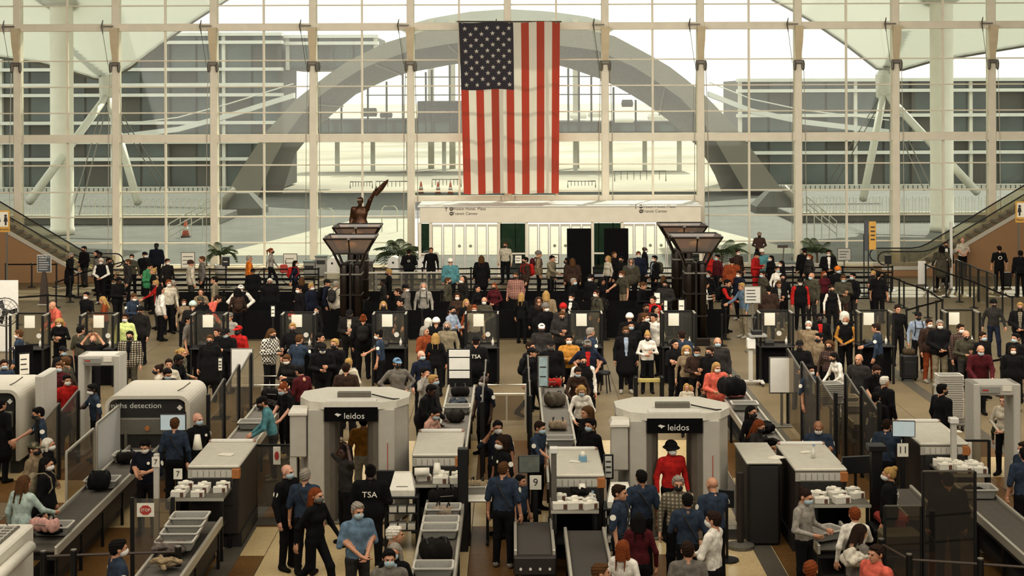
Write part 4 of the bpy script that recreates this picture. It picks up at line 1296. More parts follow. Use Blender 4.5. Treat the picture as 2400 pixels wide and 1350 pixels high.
# ------------------------------------------------------------------ signs
def board(name, label, px0, px1, py0, py1, d, mat, frame=None, stand=True, depth=.03, lines=0, cat='sign', rz=0.0, ink=None):
    a, b = AT(px0, py0, d), AT(px1, py1, d)
    w, zb, zt = (b.x - a.x) / 2, b.z, a.z
    r = thing(name, label, cat, ((a.x + b.x) / 2, d, 0), rz)
    if frame:
        MB().box(-w - .03, w + .03, -.0, depth, zb - .03, zt + .03, .008).obj('frame', frame, r)
    MB().box(-w, w, -depth * .4, depth * .6, zb, zt, .004).obj('face', mat, r)
    for k in range(lines):
        z = zt - (k + 1) * (zt - zb) / (lines + 1)
        MB().box(-w * .8, w * random.uniform(.3, .8), -depth * .4 - .004, -depth * .4, z - .014, z + .014).obj('print_line', ink or m_ink, r)
    if stand:
        MB().box(-.03, .03, 0, .05, .03, zb).obj('pole', frame or m_greysteel, r)
        MB().box(-.22, .22, -.18, .2, 0, .03, .01).obj('foot', frame or m_greysteel, r)
    return r
m_signgrey = M('sign_slate', '#3f4245', .6, 0, .05, 20)
m_signlight = M('sign_pale', '#b5b2a6', .6, 0, .05, 20)
sg = board('information_board', 'slate grey information board in pale frame by the first escalator', 87, 117, 595, 633, 58.5, m_signgrey, m_signlight, lines=6, ink=m_signlight)
text('TSA Pre', .13, m_signlight, sg, (0, -.02, AT(0, 598, 58.5).z), name='lettering')
MB().loft([[(x * w, y * .1, z) for x, y in ((-1, -1), (1, -1), (1, 1), (-1, 1))] for z, w in ((.03, .16), (.5, .13), (1.0, .09), (AT(0, 633, 58.5).z, .05))]).obj('tapered_leg', m_darkbrown, sg)
board('queue_sign', 'grey safety instruction board standing by man in blue sweater', 1744, 1780, 675, 712, 47, m_signlight, m_greysteel, lines=4)
board('queue_sign', 'pale notice board beside the glass wall far behind the second palm', 1963, 1992, 586, 612, 67, m_signlight, m_greysteel, lines=3)
board('queue_sign', 'pale notice board standing behind man walking to the palm', 424, 454, 590, 625, 66.5, m_paper, m_greysteel, lines=3)
board('queue_sign', 'pale notice board behind woman with red backpack', 664, 694, 594, 625, 66.5, m_paper, m_greysteel, lines=2)
board('queue_sign', 'dark framed poster sign before the bushy palm', 521, 535, 602, 620, 63.8, m_dark, m_black, lines=1, ink=m_paper)
board('queue_sign', 'small white lane sign on black banner row, first', 634, 642, 716, 740, 48.6, m_paper, m_black, lines=2)
board('queue_sign', 'small pale sheet sign before the tall black screen', 1206, 1221, 599, 617, 61, m_paper, m_black, lines=2)
board('queue_sign', 'small pale sheet sign beside man in beige jacket', 1293, 1307, 598, 617, 61, m_paper, m_black, lines=2)
for px0, px1, py0, py1, lab in ((1589, 1602, 705, 732, 'white lane sign with black arrow before the lamp tower'), (1555, 1562, 706, 731, 'narrow white lane sign beside the red jacket'), (1532, 1545, 688, 712, 'white lane sign behind the red jacket')):
    board('queue_sign', lab, px0, px1, py0, py1, 48.4, m_paper, m_black, lines=1)
fs_ = board('caution_sign', 'tall black sign with white panel before the first booth', 44, 66, 826, 873, 38.5, m_paper, m_black, lines=3, stand=False, rz=.5)
MB().box(-.22, .22, .01, .07, 0, AT(0, 805, 38.5).z, .01).obj('board', m_blackcloth, fs_)
board('notice_stand', 'narrow white notice on black pole beside the long puffer coat', 510, 518, 838, 866, 37.5, m_paper, m_black, lines=3)
board('white_screen', 'plain white upright board beside the man in red cap', 541, 589, 817, 905, 37.3, m_white, m_greysteel, True)
board('white_screen', 'plain white upright board beside the rolling device stand', 1803, 1857, 842, 922, 36.4, m_white, m_greysteel, True)
tb = board('triple_board', 'board of three stacked white panels beside the booth', 1050, 1099, 820, 836, 37.6, m_white, None, False)
for y0, y1 in ((839, 866), (869, 886)):
    a, b = AT(1050, y0, 37.6), AT(1098, y1, 37.6)
    w = (b.x - a.x) / 2
    MB().box(-w, w, -.012, .018, b.z, a.z, .004).obj('face', m_white, tb)
MB().box(-.3, .3, .02, .06, .02, AT(0, 818, 37.6).z).obj('back_frame', m_black, tb)
MB().box(-.3, .3, -.2, .25, 0, .03).obj('foot', m_black, tb)
board('banner_stand', 'pale blue banner on stand beside the black backpack traveller', 1261, 1281, 838, 905, 36.5, M('banner_blue', '#93a6a6', .6, 0, .25, 4), m_greysteel, True, lines=2)
# hanging restroom signs
for px0, px1, py0, py1, d, lab in ((-12, 22, 489, 540, 61, 'cream restroom sign with figure on the tan panel at the first escalator'), (2379, 2413, 476, 526, 61, 'cream restroom sign with figure at the second escalator')):
    a, b = AT(px0, py0, d), AT(px1, py1, d)
    r = thing('restroom_sign', lab, 'sign', ((a.x + b.x) / 2, d, 0))
    w = (b.x - a.x) / 2
    zt, zb = a.z, b.z
    MB().box(-w, w, -.03, .03, zb, zt, .01).obj('plate', m_yellow, r)
    MB().box(-w + .06, w - .06, -.04, -.03, zb + .22, zt - .06).obj('panel', m_paper, r)
    text('Restrooms', .12, m_darkbrown, r, (0, -.045, zb + .12))
    for s in (-.14, .14):
        f = MB().lathe([(.05, -.03), (.05, .03)], 10).obj('pictogram_head', m_ink, r, loc=(s, -.045, zb + .66), rot=(math.pi / 2, 0, 0))
        MB().prism([(s - .035, zb + .28), (s + .035, zb + .28), (s + .035, zb + .42), (s + .08, zb + .42), (s + .05, zb + .6), (s - .05, zb + .6), (s - .08, zb + .42), (s - .035, zb + .42)], -.05, -.04, 'y').obj('pictogram_body', m_ink, r)
    MB().box(-w + .1, -w + .16, .0, .06, 0, zb).obj('pole', m_greysteel, r)
    MB().box(w - .16, w - .1, .0, .06, 0, zb).obj('pole', m_greysteel, r)
r = thing('blade_sign', 'tall yellow and grey blade sign on two black poles', 'sign', ((2037 - 1200) / F * 60, 60, 0))
a, b = AT(2035, 522, 60), AT(2052, 588, 60)
MB().box(-.03, .25, -.03, .03, b.z, a.z, .01).obj('yellow_blade', m_yellow, r)
MB().box(-.22, -.05, -.05, .0, AT(0, 590, 60).z, AT(0, 520, 60).z, .01).obj('grey_blade', m_signgrey, r)
for x in (-.22, -.05):
    MB().box(x - .02, x + .02, .0, .04, 0, b.z + .6).obj('pole', m_black, r)
MB().box(-.35, .2, -.15, .2, 0, .03).obj('foot', m_black, r)
for k in range(4):
    MB().box(.03, .2, -.036, -.03, a.z - .25 - k * .16, a.z - .19 - k * .16).obj('print_line', m_darkbrown, r)
r = thing('speaker_stand', 'small black box sign on pole at the escalator landing', 'sign', ((2080 - 1200) / F * 61.5, 61.5, 0))
zz = AT(0, 622, 61.5).z
MB().box(-.13, .13, -.06, .06, zz, zz + .36, .01).obj('box', m_black, r)
MB().tube([(0, 0, 0), (0, 0, zz)], .025, 6).obj('pole', m_black, r)
MB().lathe([(.18, 0), (.18, .03)], 12).obj('foot', m_black, r)
r = thing('pole_sign', 'tall white pole beside the couple at the belt line', 'pole', ((2228 - 1200) / F * 62.3, 62.3, 0))
MB().box(-.05, .05, -.05, .05, .02, AT(0, 524, 62.3).z, .01).obj('pole', m_whitesteel, r)
MB().box(-.2, .2, -.15, .15, 0, .02).obj('foot', m_greysteel, r)
# information kiosk, bins and pedestal along the glass
for px, w, h, lab, mt in ((725, .5, .62, 'grey square bin with chrome tubes beside the glass post', m_greyplastic), (752, .48, .85, 'grey recycling bin with green lid beside the gate pod', m_greyplastic), (1847, .5, .5, 'pale box planter below the tee shaped stand', m_lightgrey)):
    r = thing('waste_bin', lab, 'bin', ((px - 1200) / F * 67.5, 67.5, 0))
    MB().box(-w / 2, w / 2, -w / 2, w / 2, .02, h, .03).obj('body', mt, r)
    MB().box(-w / 2 - .03, w / 2 + .03, -w / 2 - .03, w / 2 + .03, h, h + .08, .02).obj('lid', M('lid_green', '#68736a', .6, 0, .1, 20), r)
    MB().box(-w / 2 + .05, w / 2 - .05, -w / 2 - .004, -w / 2 + .01, h - .3, h - .12).obj('slot', m_dark, r)
r = thing('tee_stand', 'thin T-shaped stand by the glass wall beside plaid shirt man', 'stand', ((1833 - 1200) / F * 66, 66, 0))
MB().tube([(-.05, 0, 0), (.05, 0, AT(0, 582, 66).z)], .03, 6).obj('pole', m_greysteel, r)
MB().box(-.22, .22, -.05, .05, AT(0, 583, 66).z, AT(0, 577, 66).z, .01).obj('crossbar', m_darkbrown, r)
MB().lathe([(.2, 0), (.2, .03)], 12).obj('foot', m_greysteel, r)
# wheelchair-like bicycle by the notice board
r = thing('bicycle', 'bicycle with blue and red bags parked behind the queue rows', 'bicycle', ((650 - 1200) / F * 64.5, 64.5, 0))
for s in (-.5, .5):
    w_ = MB()
    w_.tube([(s + .33 * math.cos(a * .4488), 0, .34 + .33 * math.sin(a * .4488)) for a in range(15)], .018, 5)
    w_.obj('wheel', m_rubber, r)
MB().tube([(-.5, 0, .34), (-.12, 0, .34), (.32, 0, .75), (-.2, 0, .78), (-.12, 0, .34)], .02, 5).obj('frame', m_bluebox, r)
MB().tube([(.5, 0, .34), (.35, 0, .85), (.3, 0, 1.0), (.36, 0, 1.02)], .02, 5).obj('fork', m_dark, r)
MB().box(.1, .4, -.12, .12, .5, .85, .04).obj('pannier', m_red, r)
# pedestal fan and white wall panel at the side
r = thing('white_wall_panel', 'white temporary wall panel behind the big fan', 'panel', ((8 - 1200) / F * 47.5, 47.5, 0))
MB().box(-.43, .43, 0, .05, 0.02, AT(0, 653, 47.5).z, .008).obj('board', m_white, r)
MB().box(-.43, .43, -.15, .2, 0, .02).obj('foot', m_greysteel, r)
r = thing('pedestal_fan', 'large round pedestal fan standing before white panel', 'fan', ((10 - 1200) / F * 45.5, 45.5, 0))
zc_ = AT(0, 727, 45.5).z
for rr in (.12, .24, .36, .42):
    MB().tube([(rr * math.cos(a * math.pi / 10), -.08 if rr < .4 else 0, zc_ + rr * math.sin(a * math.pi / 10)) for a in range(21)], .008 if rr < .4 else .02, 4, False).obj('guard_ring', m_greysteel, r)
for k in range(12):
    a = k * math.pi / 6
    MB().tube([(.05 * math.cos(a), -.09, zc_ + .05 * math.sin(a)), (.42 * math.cos(a), 0, zc_ + .42 * math.sin(a))], .006, 4).obj('guard_wire', m_greysteel, r)
for k in range(3):
    a = k * 2.094
    ca, sa = math.cos(a), math.sin(a)
    MB().add([(ca * u - sa * v, .02 + y, zc_ + sa * u + ca * v) for u, v, y in ((.05, -.03, 0), (.36, -.10, .04), (.36, .12, -.02), (.05, .03, 0), (.05, -.03, .01), (.36, -.10, .05), (.36, .12, -.01), (.05, .03, .01))],
             [(0, 1, 2, 3), (7, 6, 5, 4), (0, 4, 5, 1), (1, 5, 6, 2), (2, 6, 7, 3), (3, 7, 4, 0)]).obj('blade', m_dark, r)
MB().lathe([(.08, -.1), (.1, 0), (.06, .18)], 12).obj('motor', m_dark, r, loc=(0, .02, zc_), rot=(-math.pi / 2, 0, 0))
MB().tube([(0, .12, zc_), (0, .12, .05)], .03, 8).obj('pole', m_dark, r)
MB().lathe([(.3, 0), (.3, .03), (.05, .07)], 16, (0, .12)).obj('foot', m_dark, r)
# ------------------------------------------------------------------ screening equipment
m_vent = M('vent_panel', '#a9a496', .6, .2, .1, 60)
m_topgrey = M('machine_top', '#c6c0ae', .5, .1, .06, 8)
m_machdark = M('machine_side', '#221a13', .6, .1, .2, 10)
m_orange = M('orange_plate', '#a2622c', .6, 0, .1, 20)
m_belt2 = M('conveyor_belt', '#3a352e', .8, 0, .15, 60)
m_roller = M('roller_steel', '#5d584f', .4, .7, .1, 40)
m_curtain = M('lead_curtain', '#191510', .8, 0, .3, 14)
def xray(loc, label, depth=1.9):
    r = thing('xray_machine', label, 'x-ray machine', loc, 0, 'x-ray machines of the lanes')
    w, h = .44, 1.45
    MB().box(-w, w, 0, depth, .25, h - .05, .02).obj('housing', m_machdark, r)
    MB().box(-w - .01, w + .01, -.01, depth, h - .06, h, .02).obj('top_panel', m_topgrey, r)
    MB().box(-w, w, -.02, .0, h - .22, h - .07).obj('vent_frame', m_vent, r)
    for k in range(7):
        MB().box(-w + .08 + k * .1, -w + .165 + k * .1, -.035, -.02, h - .20, h - .09).obj('vent', m_lightgrey, r)
    MB().box(w - .12, w + .02, -.04, .1, h - .23, h - .06, .01).obj('orange_box', m_orange, r)
    for sx in (-1, 1):
        MB().ell((sx * (w - .06), depth - .08, h + .02), (.06, .05, .03), 10, 6).obj('warning_lamp', M('lamp_pink', '#b48a78', .4, 0, 0), r, True)
    MB().box(-w + .08, w - .08, -.06, 0, .78, 1.22).obj('tunnel_curtain', m_curtain, r)
    MB().box(-w - .03, w + .03, .1, depth - .1, 0, .25).obj('plinth', m_dark, r)
    MB().box(-w + .05, w - .05, depth - .14, depth - .04, h, h + .05, .01).obj('top_rail', m_white, r)
    return r
MX = {}
for key, px0, px1, yf, yb, lab in (('a', 442, 552, 1088, 1035, 'grey topped x-ray machine beside the lane seven officer'), ('b', 970, 1072, 1063, 1008, 'grey topped x-ray machine before the man in peach'), ('c', 1300, 1403, 1112, 1053, 'grey topped x-ray machine with blue tissue box on top'), ('d', 1870, 1972, 1100, 1042, 'grey topped x-ray machine before the bald officer looking down'), ('e', 2162, 2258, 1041, 988, 'grey topped x-ray machine before the metal detector with boy')):
    a, b = G(px0, yf, 1.45), G(px1, yf, 1.45)
    c = Vector(((a.x + b.x) / 2, a.y, 0))
    if not MX:
        x0 = xray(c, lab)
    else:
        dup(x0, c, 0, lab)
    MX[key] = c
def heap_mesh(name, seed, w=.22, d=.15, h=.17):
    rg = random.Random(seed)
    pr = [E((0, 0, h * .3), (w * .9, d * .85, h * .45), 0)]
    for _ in range(16):
        a = (rg.uniform(-w, w) * .75, rg.uniform(-d, d) * .7, h * rg.uniform(.25, .75))
        b = (a[0] + rg.uniform(-.12, .12), a[1] + rg.uniform(-.1, .1), a[2] + rg.uniform(-.04, .04))
        pr.append(Cc(a, b, rg.uniform(.025, .05), rg.uniform(.015, .04), 0))
    return smesh(name, pr, .013, .012, cut=lambda X, Y, Z: -Z)
def pack_mesh(name, w, d, h):
    def rb(c, q, r):
        return [Cc((c[0] + sx * (q[0] - r), c[1] - (q[1] - r), c[2]), (c[0] + sx * (q[0] - r), c[1] + (q[1] - r), c[2]), r, r, 0, (1, 1, r / q[2])) for sx in (-1, -.33, .33, 1)]
    pr = rb((0, 0, h * .45), (w, d, h * .5), .07) + rb((0, -d * .55, h * .62), (w * .62, d * .4, h * .42), .05)
    return smesh(name, pr, .014, .02, cut=lambda X, Y, Z: -Z, disp=lambda X, Y, Z: .006 * np.sin(X * 45 + 9 * Y) * np.sin(Y * 38 + 1))
BAGS = [heap_mesh('bundle', 1), pack_mesh('bundle', .22, .15, .2), pack_mesh('bundle', .17, .2, .24), pack_mesh('bundle', .25, .13, .22), heap_mesh('bundle', 4, .25, .16, .2), heap_mesh('bundle', 9, .2, .17, .15)]
def setmat(o, m, slot=0):
    o.material_slots[slot].link = 'OBJECT'
    o.material_slots[slot].material = m
    return o
def cloth(h, rough=.92, noise=.3, scale=14):
    return M('cloth_' + h.strip('#'), h, rough, 0, noise, scale, .35, spec=.15)
CNT = {}
def bag(loc, label, col, k=None, sc=1.0, rz=None, cat='bag', name='bag'):
    k = CNT.setdefault('b', 0) if k is None else k
    CNT['b'] = CNT.get('b', 0) + 1
    r = thing(name, label, cat, loc, random.uniform(-.4, .4) if rz is None else rz)
    o = setmat(ob('bundle', BAGS[k % 6], r), cloth(col)); o.scale = (sc,) * 3
    m = cloth(col)
    if k % 6 in (1, 2, 3):
        for sx in (-1, 1):
            MB().tube([(sx * .11 * sc, -.1 * sc, .17 * sc), (sx * .12 * sc, -.02 * sc, .26 * sc), (sx * .10 * sc, .08 * sc, .25 * sc), (sx * .13 * sc, .14 * sc, .1 * sc)], .014, 6).obj('strap', m_rubber, r)
        MB().tube([(-.1 * sc, -.13 * sc, .13 * sc), (.1 * sc, -.13 * sc, .13 * sc)], .008, 5).obj('zip', m_greysteel, r)
    else:
        MB().tube([(-.18 * sc, -.05 * sc, .1 * sc), (-.1 * sc, -.14 * sc, .09 * sc), (.02 * sc, -.13 * sc, .12 * sc), (.15 * sc, -.12 * sc, .05 * sc)], [.02, .035, .03, .015], 6).obj('sleeve', m, r, True)
    return r
def bin_proto():
    r = thing('tray', 'x', 'tray')
    o = [(-1, -1), (1, -1), (1, 1), (-1, 1)]
    W, D, hh = .29, .21, .15
    def ring(w, d, z):
        c = .03
        return [(-w + c, -d, z), (w - c, -d, z), (w, -d + c, z), (w, d - c, z), (w - c, d, z), (-w + c, d, z), (-w, d - c, z), (-w, -d + c, z)]
    MB().loft([ring(W - .04, D - .04, 0), ring(W - .01, D - .01, hh - .02), ring(W - .02, D - .02, hh - .02), ring(W - .05, D - .05, .012)]).obj('tub', m_greyplastic, r)
    MB().loft([ring(W - .012, D - .012, hh - .025), ring(W + .012, D + .012, hh - .02), ring(W + .012, D + .012, hh), ring(W - .018, D - .018, hh), ring(W - .018, D - .018, hh - .02)], cap=False).obj('rim', m_lightgrey, r)
    return r
TRAY0 = bin_proto()
TRAY0.location = (0, -9, 0)
_tray_used = [False]
def tray(loc, label, rz=0.0, group='grey screening trays', sc=1.0):
    if not _tray_used[0]:
        _tray_used[0] = True
        TRAY0.location = loc; TRAY0.rotation_euler = (0, 0, rz); TRAY0['label'] = label; TRAY0['group'] = group
        TRAY0.scale = (sc,) * 3
        return TRAY0
    return dup(TRAY0, loc, rz, label, group, sc)
roll_me = {}
def conveyor(label, x, y0, y1, w=.62, z=.78, kind='roller', side=True, name='roller_conveyor'):
    """runs along Y from y0 (near) to y1 (far)"""
    r = thing(name, label, 'conveyor', (x, y0, 0))
    L = y1 - y0
    for s in (-1, 1):
        MB().box(s * w / 2 - .025, s * w / 2 + .025, 0, L, z - .10, z + .05, .008).obj('side_rail', m_alu, r)
    if kind == 'roller':
        k = round(w, 2)
        if k not in roll_me:
            mb = MB().tube([(-w / 2 + .03, 0, 0), (w / 2 - .03, 0, 0)], .028, 8)
            me = mb.mesh('roller'); me.materials.append(m_roller); me.update(); roll_me[k] = me
        for i in range(int(L / .075)):
            ob('roller', roll_me[k], r, (0, .04 + i * .075, z - .03))
    else:
        MB().box(-w / 2 + .03, w / 2 - .03, 0, L, z - .06, z - .01, .01).obj('belt', m_belt2, r)
    MB().box(-w / 2, w / 2, 0, L, z - .16, z - .12).obj('tray_pan', m_dark, r)
    MB().box(-w / 2 + .08, w / 2 - .08, .1, L - .1, .18, .34).obj('drive_box', m_dark, r)
    MB().box(w / 2 - .05, w / 2 - .03, .1, L - .1, .34, z - .16).obj('skirt', m_machdark, r)
    nleg = max(2, int(L / 1.4) + 1)
    for i in range(nleg):
        y = .15 + i * (L - .3) / (nleg - 1)
        for s in (-1, 1):
            MB().box(s * (w / 2 - .03) - .025, s * (w / 2 - .03) + .025, y - .025, y + .025, 0, z - .12).obj('leg', m_black, r)
    return r
LZ = .78
conveyor('steel roller lane leaving the white hooded scanner past the pink bag', -7.44, 23.95, 31.0, .6)
conveyor('steel roller lane with a row of empty grey trays by lane seven', MX['a'].x, 21.6, MX['a'].y - 1.0, .66)
conveyor('steel roller lane full of bags and trays at the centre aisle', -1.18, 21.6, MX['b'].y - .75, .62)
conveyor('dark belt lane running out below the wipes table in the centre', MX['c'].x + .06, 21.6, MX['c'].y - .95, .62, .78, 'belt')
conveyor('roller lane beside the woman in grey hoodie with tray', MX['d'].x - .2, 23.9, MX['d'].y - 1.0, .62)
conveyor('roller lane with steel cross bars running off past the standing officers', MX['e'].x + .2, 21.6, MX['e'].y - .85, .66)
conveyor('short belt table ending beside the officer with crossed strap', .33, 23.9, 25.7, .60, .72, 'belt')
conveyor('short roller table in front of the officer with blond bun', 6.85, 25.6, 27.6, .58, .78)
for x, d, r_ in ((.33, 23.9, 4),):
    e = thing('conveyor_end_box', 'dark end box with four pale bolts on the short belt', 'box', (x, d - .16, 0))
    MB().box(-.33, .33, 0, .14, .42, .70, .02).obj('cover', m_machdark, e)
    for k in range(4):
        MB().lathe([(.022, -.01), (.022, .012)], 8).obj('bolt', m_white, e, loc=(-.22 + k * .15, -.005, .52), rot=(math.pi / 2, 0, 0))
    for s in (-1, 1):
        MB().box(s * .28 - .03, s * .28 + .03, .04, .1, 0, .42).obj('leg', m_black, e)
# loading lanes behind the machines
for k, x, lab in (('a', -5.55, 'loading conveyor where the man in teal puts his things'), ('b', -1.25, 'loading conveyor piled with bags beside the man in peach'), ('c', .95, 'loading conveyor with red bags beside the blond woman in white'), ('d', 5.2, 'loading conveyor heaped with coats behind the second body scanner'), ('e', 8.0, 'loading conveyor near the cart of stacked trays')):
    conveyor(lab, x, MX[k].y + 2.0, {'a': 35.6, 'b': 37.4, 'c': 37.4, 'd': 36.4, 'e': 32.6}[k], .62, .78, 'roller')
conveyor('loading conveyor behind the bare headed officer with white scarf', 7.6, 33.0, 35.6, .6, .78)
# counter tables with supplies
def supply_table(label, x, y0, y1, w, z=1.08):
    r = thing('supply_table', label, 'table', (x, y0, 0))
    MB().box(-w / 2, w / 2, 0, y1 - y0, z - .04, z, .008).obj('table_top', m_greysteel, r)
    MB().box(-w / 2, w / 2, -.006, 0, z - .045, z + .004).obj('front_edge', m_alu, r)
    for sx in (-1, 1):
        for yy in (.06, y1 - y0 - .06):
            MB().box(sx * (w / 2 - .05) - .025, sx * (w / 2 - .05) + .025, yy - .025, yy + .025, 0, z - .04).obj('leg', m_black, r)
    MB().box(-w / 2 + .08, w / 2 - .08, .1, y1 - y0 - .02, .5, .54).obj('shelf', m_dark, r)
    MB().box(-w / 2 + .02, w / 2 - .02, y1 - y0 - .06, y1 - y0 - .03, .2, z - .05).obj('back_panel', m_blackcloth, r)
    return r
TBL = {'a': (-5.35, 25.85, 26.75, .95), 'b': (-1.28, 26.7, 27.35, .9), 'c': (1.0, 25.0, 25.85, .78), 'd': (5.42, 25.3, 26.25, .95), 'e': (8.05, 27.3, 28.15, .85)}
TN = {'a': 'steel counter with white wipes boxes in lane seven', 'b': 'steel counter with paper rolls before the centre scanner', 'c': 'steel counter with wipes and black bag in lane nine', 'd': 'steel counter with white boxes behind the women in white', 'e': 'steel counter with white boxes in lane eleven'}
for k, v in TBL.items():
    supply_table(TN[k], v[0], v[1], v[2], v[3])
m_box = M('white_carton', '#d2ccba', .85, 0, .06, 30)
m_boxlab = M('carton_label', '#5a3a2a', .8, 0, .2, 30)
wb = None
def wipes(loc, label, rz, sc):
    global wb
    if wb is None:
        wb = thing('wipes_box', label, 'box', loc, rz, 'white wipes boxes')
        MB().box(-.13, .13, -.07, .07, 0, .11, .006).obj('carton', m_box, wb)
        MB().box(.04, .10, -.074, -.069, .01, .09).obj('label_patch', m_boxlab, wb)
        MB().ell((0, 0, .115), (.07, .04, .03), 8, 5).obj('tissue', m_paper, wb, True)
        wb.scale = (sc,) * 3
        return wb
    return dup(wb, loc, rz, label, None, sc)
rgw = random.Random(3)
for k, v in TBL.items():
    place = {'a': 'lane seven counter', 'b': 'centre counter', 'c': 'lane nine counter', 'd': 'counter behind the women', 'e': 'lane eleven counter'}[k]
    i = 0
    for gy in range(3):
        for gx in range(3):
            if rgw.random() < .22:
                continue
            px_ = v[0] - v[3] / 2 + .16 + gx * (v[3] - .3) / 2
            py_ = v[1] + .12 + gy * (v[2] - v[1] - .2) / 2.4
            o = wipes((px_, py_, 1.08), 'white wipes carton on the %s, %s place in the %s row' % (place, ORDN[gx], ('front', 'middle', 'back')[gy]), rgw.uniform(-.5, .5), rgw.uniform(.85, 1.1))
            o['group'] = 'wipes cartons on the ' + place
            i += 1
def paper_roll(loc, label, lying=False, cone_=False):
    r = thing('paper_roll', label, 'paper roll', loc, random.uniform(-.5, .5))
    prof = [(.09, 0), (.05 if cone_ else .09, .26), (.02, .262), (.02, .25)] if cone_ else [(.07, 0), (.07, .26), (.02, .262), (.02, .25)]
    o = MB().lathe(prof, 14).obj('roll', m_paper, r, True)
    if lying:
        o.rotation_euler = (0, math.pi / 2, .2); o.location = (-.13, 0, .07)
    return r
paper_roll(G(460, 1050, 1.46), 'tall white paper cone on lane seven x-ray machine', cone_=True)
paper_roll((-1.35, 27.2, 1.08), 'white paper cone standing on the centre counter', cone_=True)
paper_roll((-1.6, 26.85, 1.2), 'white paper roll lying across boxes on the centre counter', True)
paper_roll((1.15, 25.7, 1.08), 'white paper cone leaning beside black bag in lane nine', cone_=True)
paper_roll((7.85, 28.0, 1.08), 'white paper roll lying on the lane eleven counter', True)
def bottle(loc, label):
    r = thing('spray_bottle', label, 'bottle', loc)
    MB().lathe([(.035, 0), (.038, .12), (.015, .16), (.012, .2), (.02, .21)], 10).obj('body', m_white, r, True)
    MB().box(-.012, .03, -.012, .012, .2, .235, .004).obj('trigger', m_bluebox, r)
bottle((1.3, 25.35, 1.08), 'white spray bottle on the lane nine counter')
bottle(G(1950, 1118, 1.1), 'clear spray bottle on the counter behind the women')
bottle(G(1903, 1075, 1.46), 'clear spray bottle on the x-ray machine near the clipboard')
r = thing('tissue_box', 'pale blue tissue box on lane nine x-ray machine', 'box', G(1363, 1082, 1.45))
MB().box(-.07, .07, -.06, .06, 0, .10, .006).obj('carton', m_bluebox, r)
MB().ell((0, 0, .12), (.05, .04, .06), 8, 5).obj('tissue', m_paper, r, True)
for px, py, lab, w in ((527, 1063, 'loose white paper sheets on lane seven x-ray machine', .26), (1345, 1082, 'white paper sheet on lane nine x-ray machine', .2), (1885, 1062, 'white plate shaped paper on the x-ray machine by the bald officer', .2), (1815, 1075, 'white sheets of paper beside the dark cabinet', .3), (2235, 1015, 'white paper sheet on lane eleven x-ray machine', .24)):
    r = thing('paper_sheet', lab, 'paper', G(px, py, 1.455), random.uniform(-.6, .6))
    MB().box(-w / 2, w / 2, -w * .35, w * .35, 0, .004).obj('sheet', m_paper, r)
    MB().box(-w * .4, w * .5, -w * .3, w * .3, .005, .009).obj('sheet', m_paper, r, rot=(0, 0, .3))
# ------------------------------------------------------------------ hooded scanners
def hood_scanner(loc, label):
    r = thing('hooded_scanner', label, 'scanner', loc, 0, 'white hooded scanners')
    w, h, L = .86, 1.78, 1.75
    def prof(w, h, c):
        p = [(-w, .3)]
        for a in range(7):
            t = math.pi - a * math.pi / 12
            p.append((-w + c + c * math.cos(t), h - c + c * math.sin(t)))
        for a in range(7):
            t = math.pi / 2 - a * math.pi / 12
            p.append((w - c + c * math.cos(t), h - c + c * math.sin(t)))
        p.append((w, .3))
        return p
    o, i = prof(w, h, .22), prof(w - .07, h - .07, .17)
    n = len(o)
    ring = [[(x, y, z) for x, z in pr] for pr, y in ((i, .08), (i, 0), (o, 0), (o, L), (i, L))]
    mb = MB()
    for a, b in zip(ring[:-1], ring[1:]):
        mb.loft([a, b], cap=False, close=False)
    mb.obj('hood', M('hood_cream', '#bfb8a6', .45, 0, .05, 15), r)
    MB().prism([(x * .93, z - .03) for x, z in i], .10, .16, 'y').obj('face_plate', m_dark, r)
    MB().box(-w + .12, w - .14, .0, .5, .98, 1.32, .02).obj('upper_shelf', m_greysteel, r)
    MB().box(-.42, .42, .03, .12, .62, 1.02, .01).obj('tunnel', m_curtain, r)
    for s in (-1, 1):
        MB().box(s * .44 - .03, s * .44 + .03, -.02, .1, .55, 1.05, .01).obj('tunnel_jamb', m_greysteel, r)
        MB().box(s * (w - .15) - .1, s * (w - .15) + .1, .2, L - .1, 0, .3).obj('foot', m_dark, r)
    MB().lathe([(.05, -.01), (.05, .02)], 14).obj('orange_ring', m_orange, r, loc=(0, -.005, 1.12), rot=(math.pi / 2, 0, 0))
    MB().box(-.5, .5, .0, L, .5, .6).obj('bed', m_dark, r)
    MB().prism([(.06 * math.cos(a * math.pi / 2), .06 * math.sin(a * math.pi / 2)) for a in range(4)], -.005, .005, 'y').obj('emblem', m_white, r, loc=(w - .22, .09, 1.52))
    MB().tube([(.5, .5, h), (.62, .52, h + .06), (.75, .6, h + .16)], .014, 5).obj('antenna', m_greysteel, r)
    return r
hs = hood_scanner((-7.43, 31.2, 0), 'white hooded baggage scanner with dark face beside the officer at screen')
text('smiths detection', .155, m_white, hs, (-.30, .09, 1.56), sx=1.1)
h2 = dup(hs, (-11.12, 31.9, 0), 0, 'white hooded scanner cut off by the picture edge beside bagged trays')
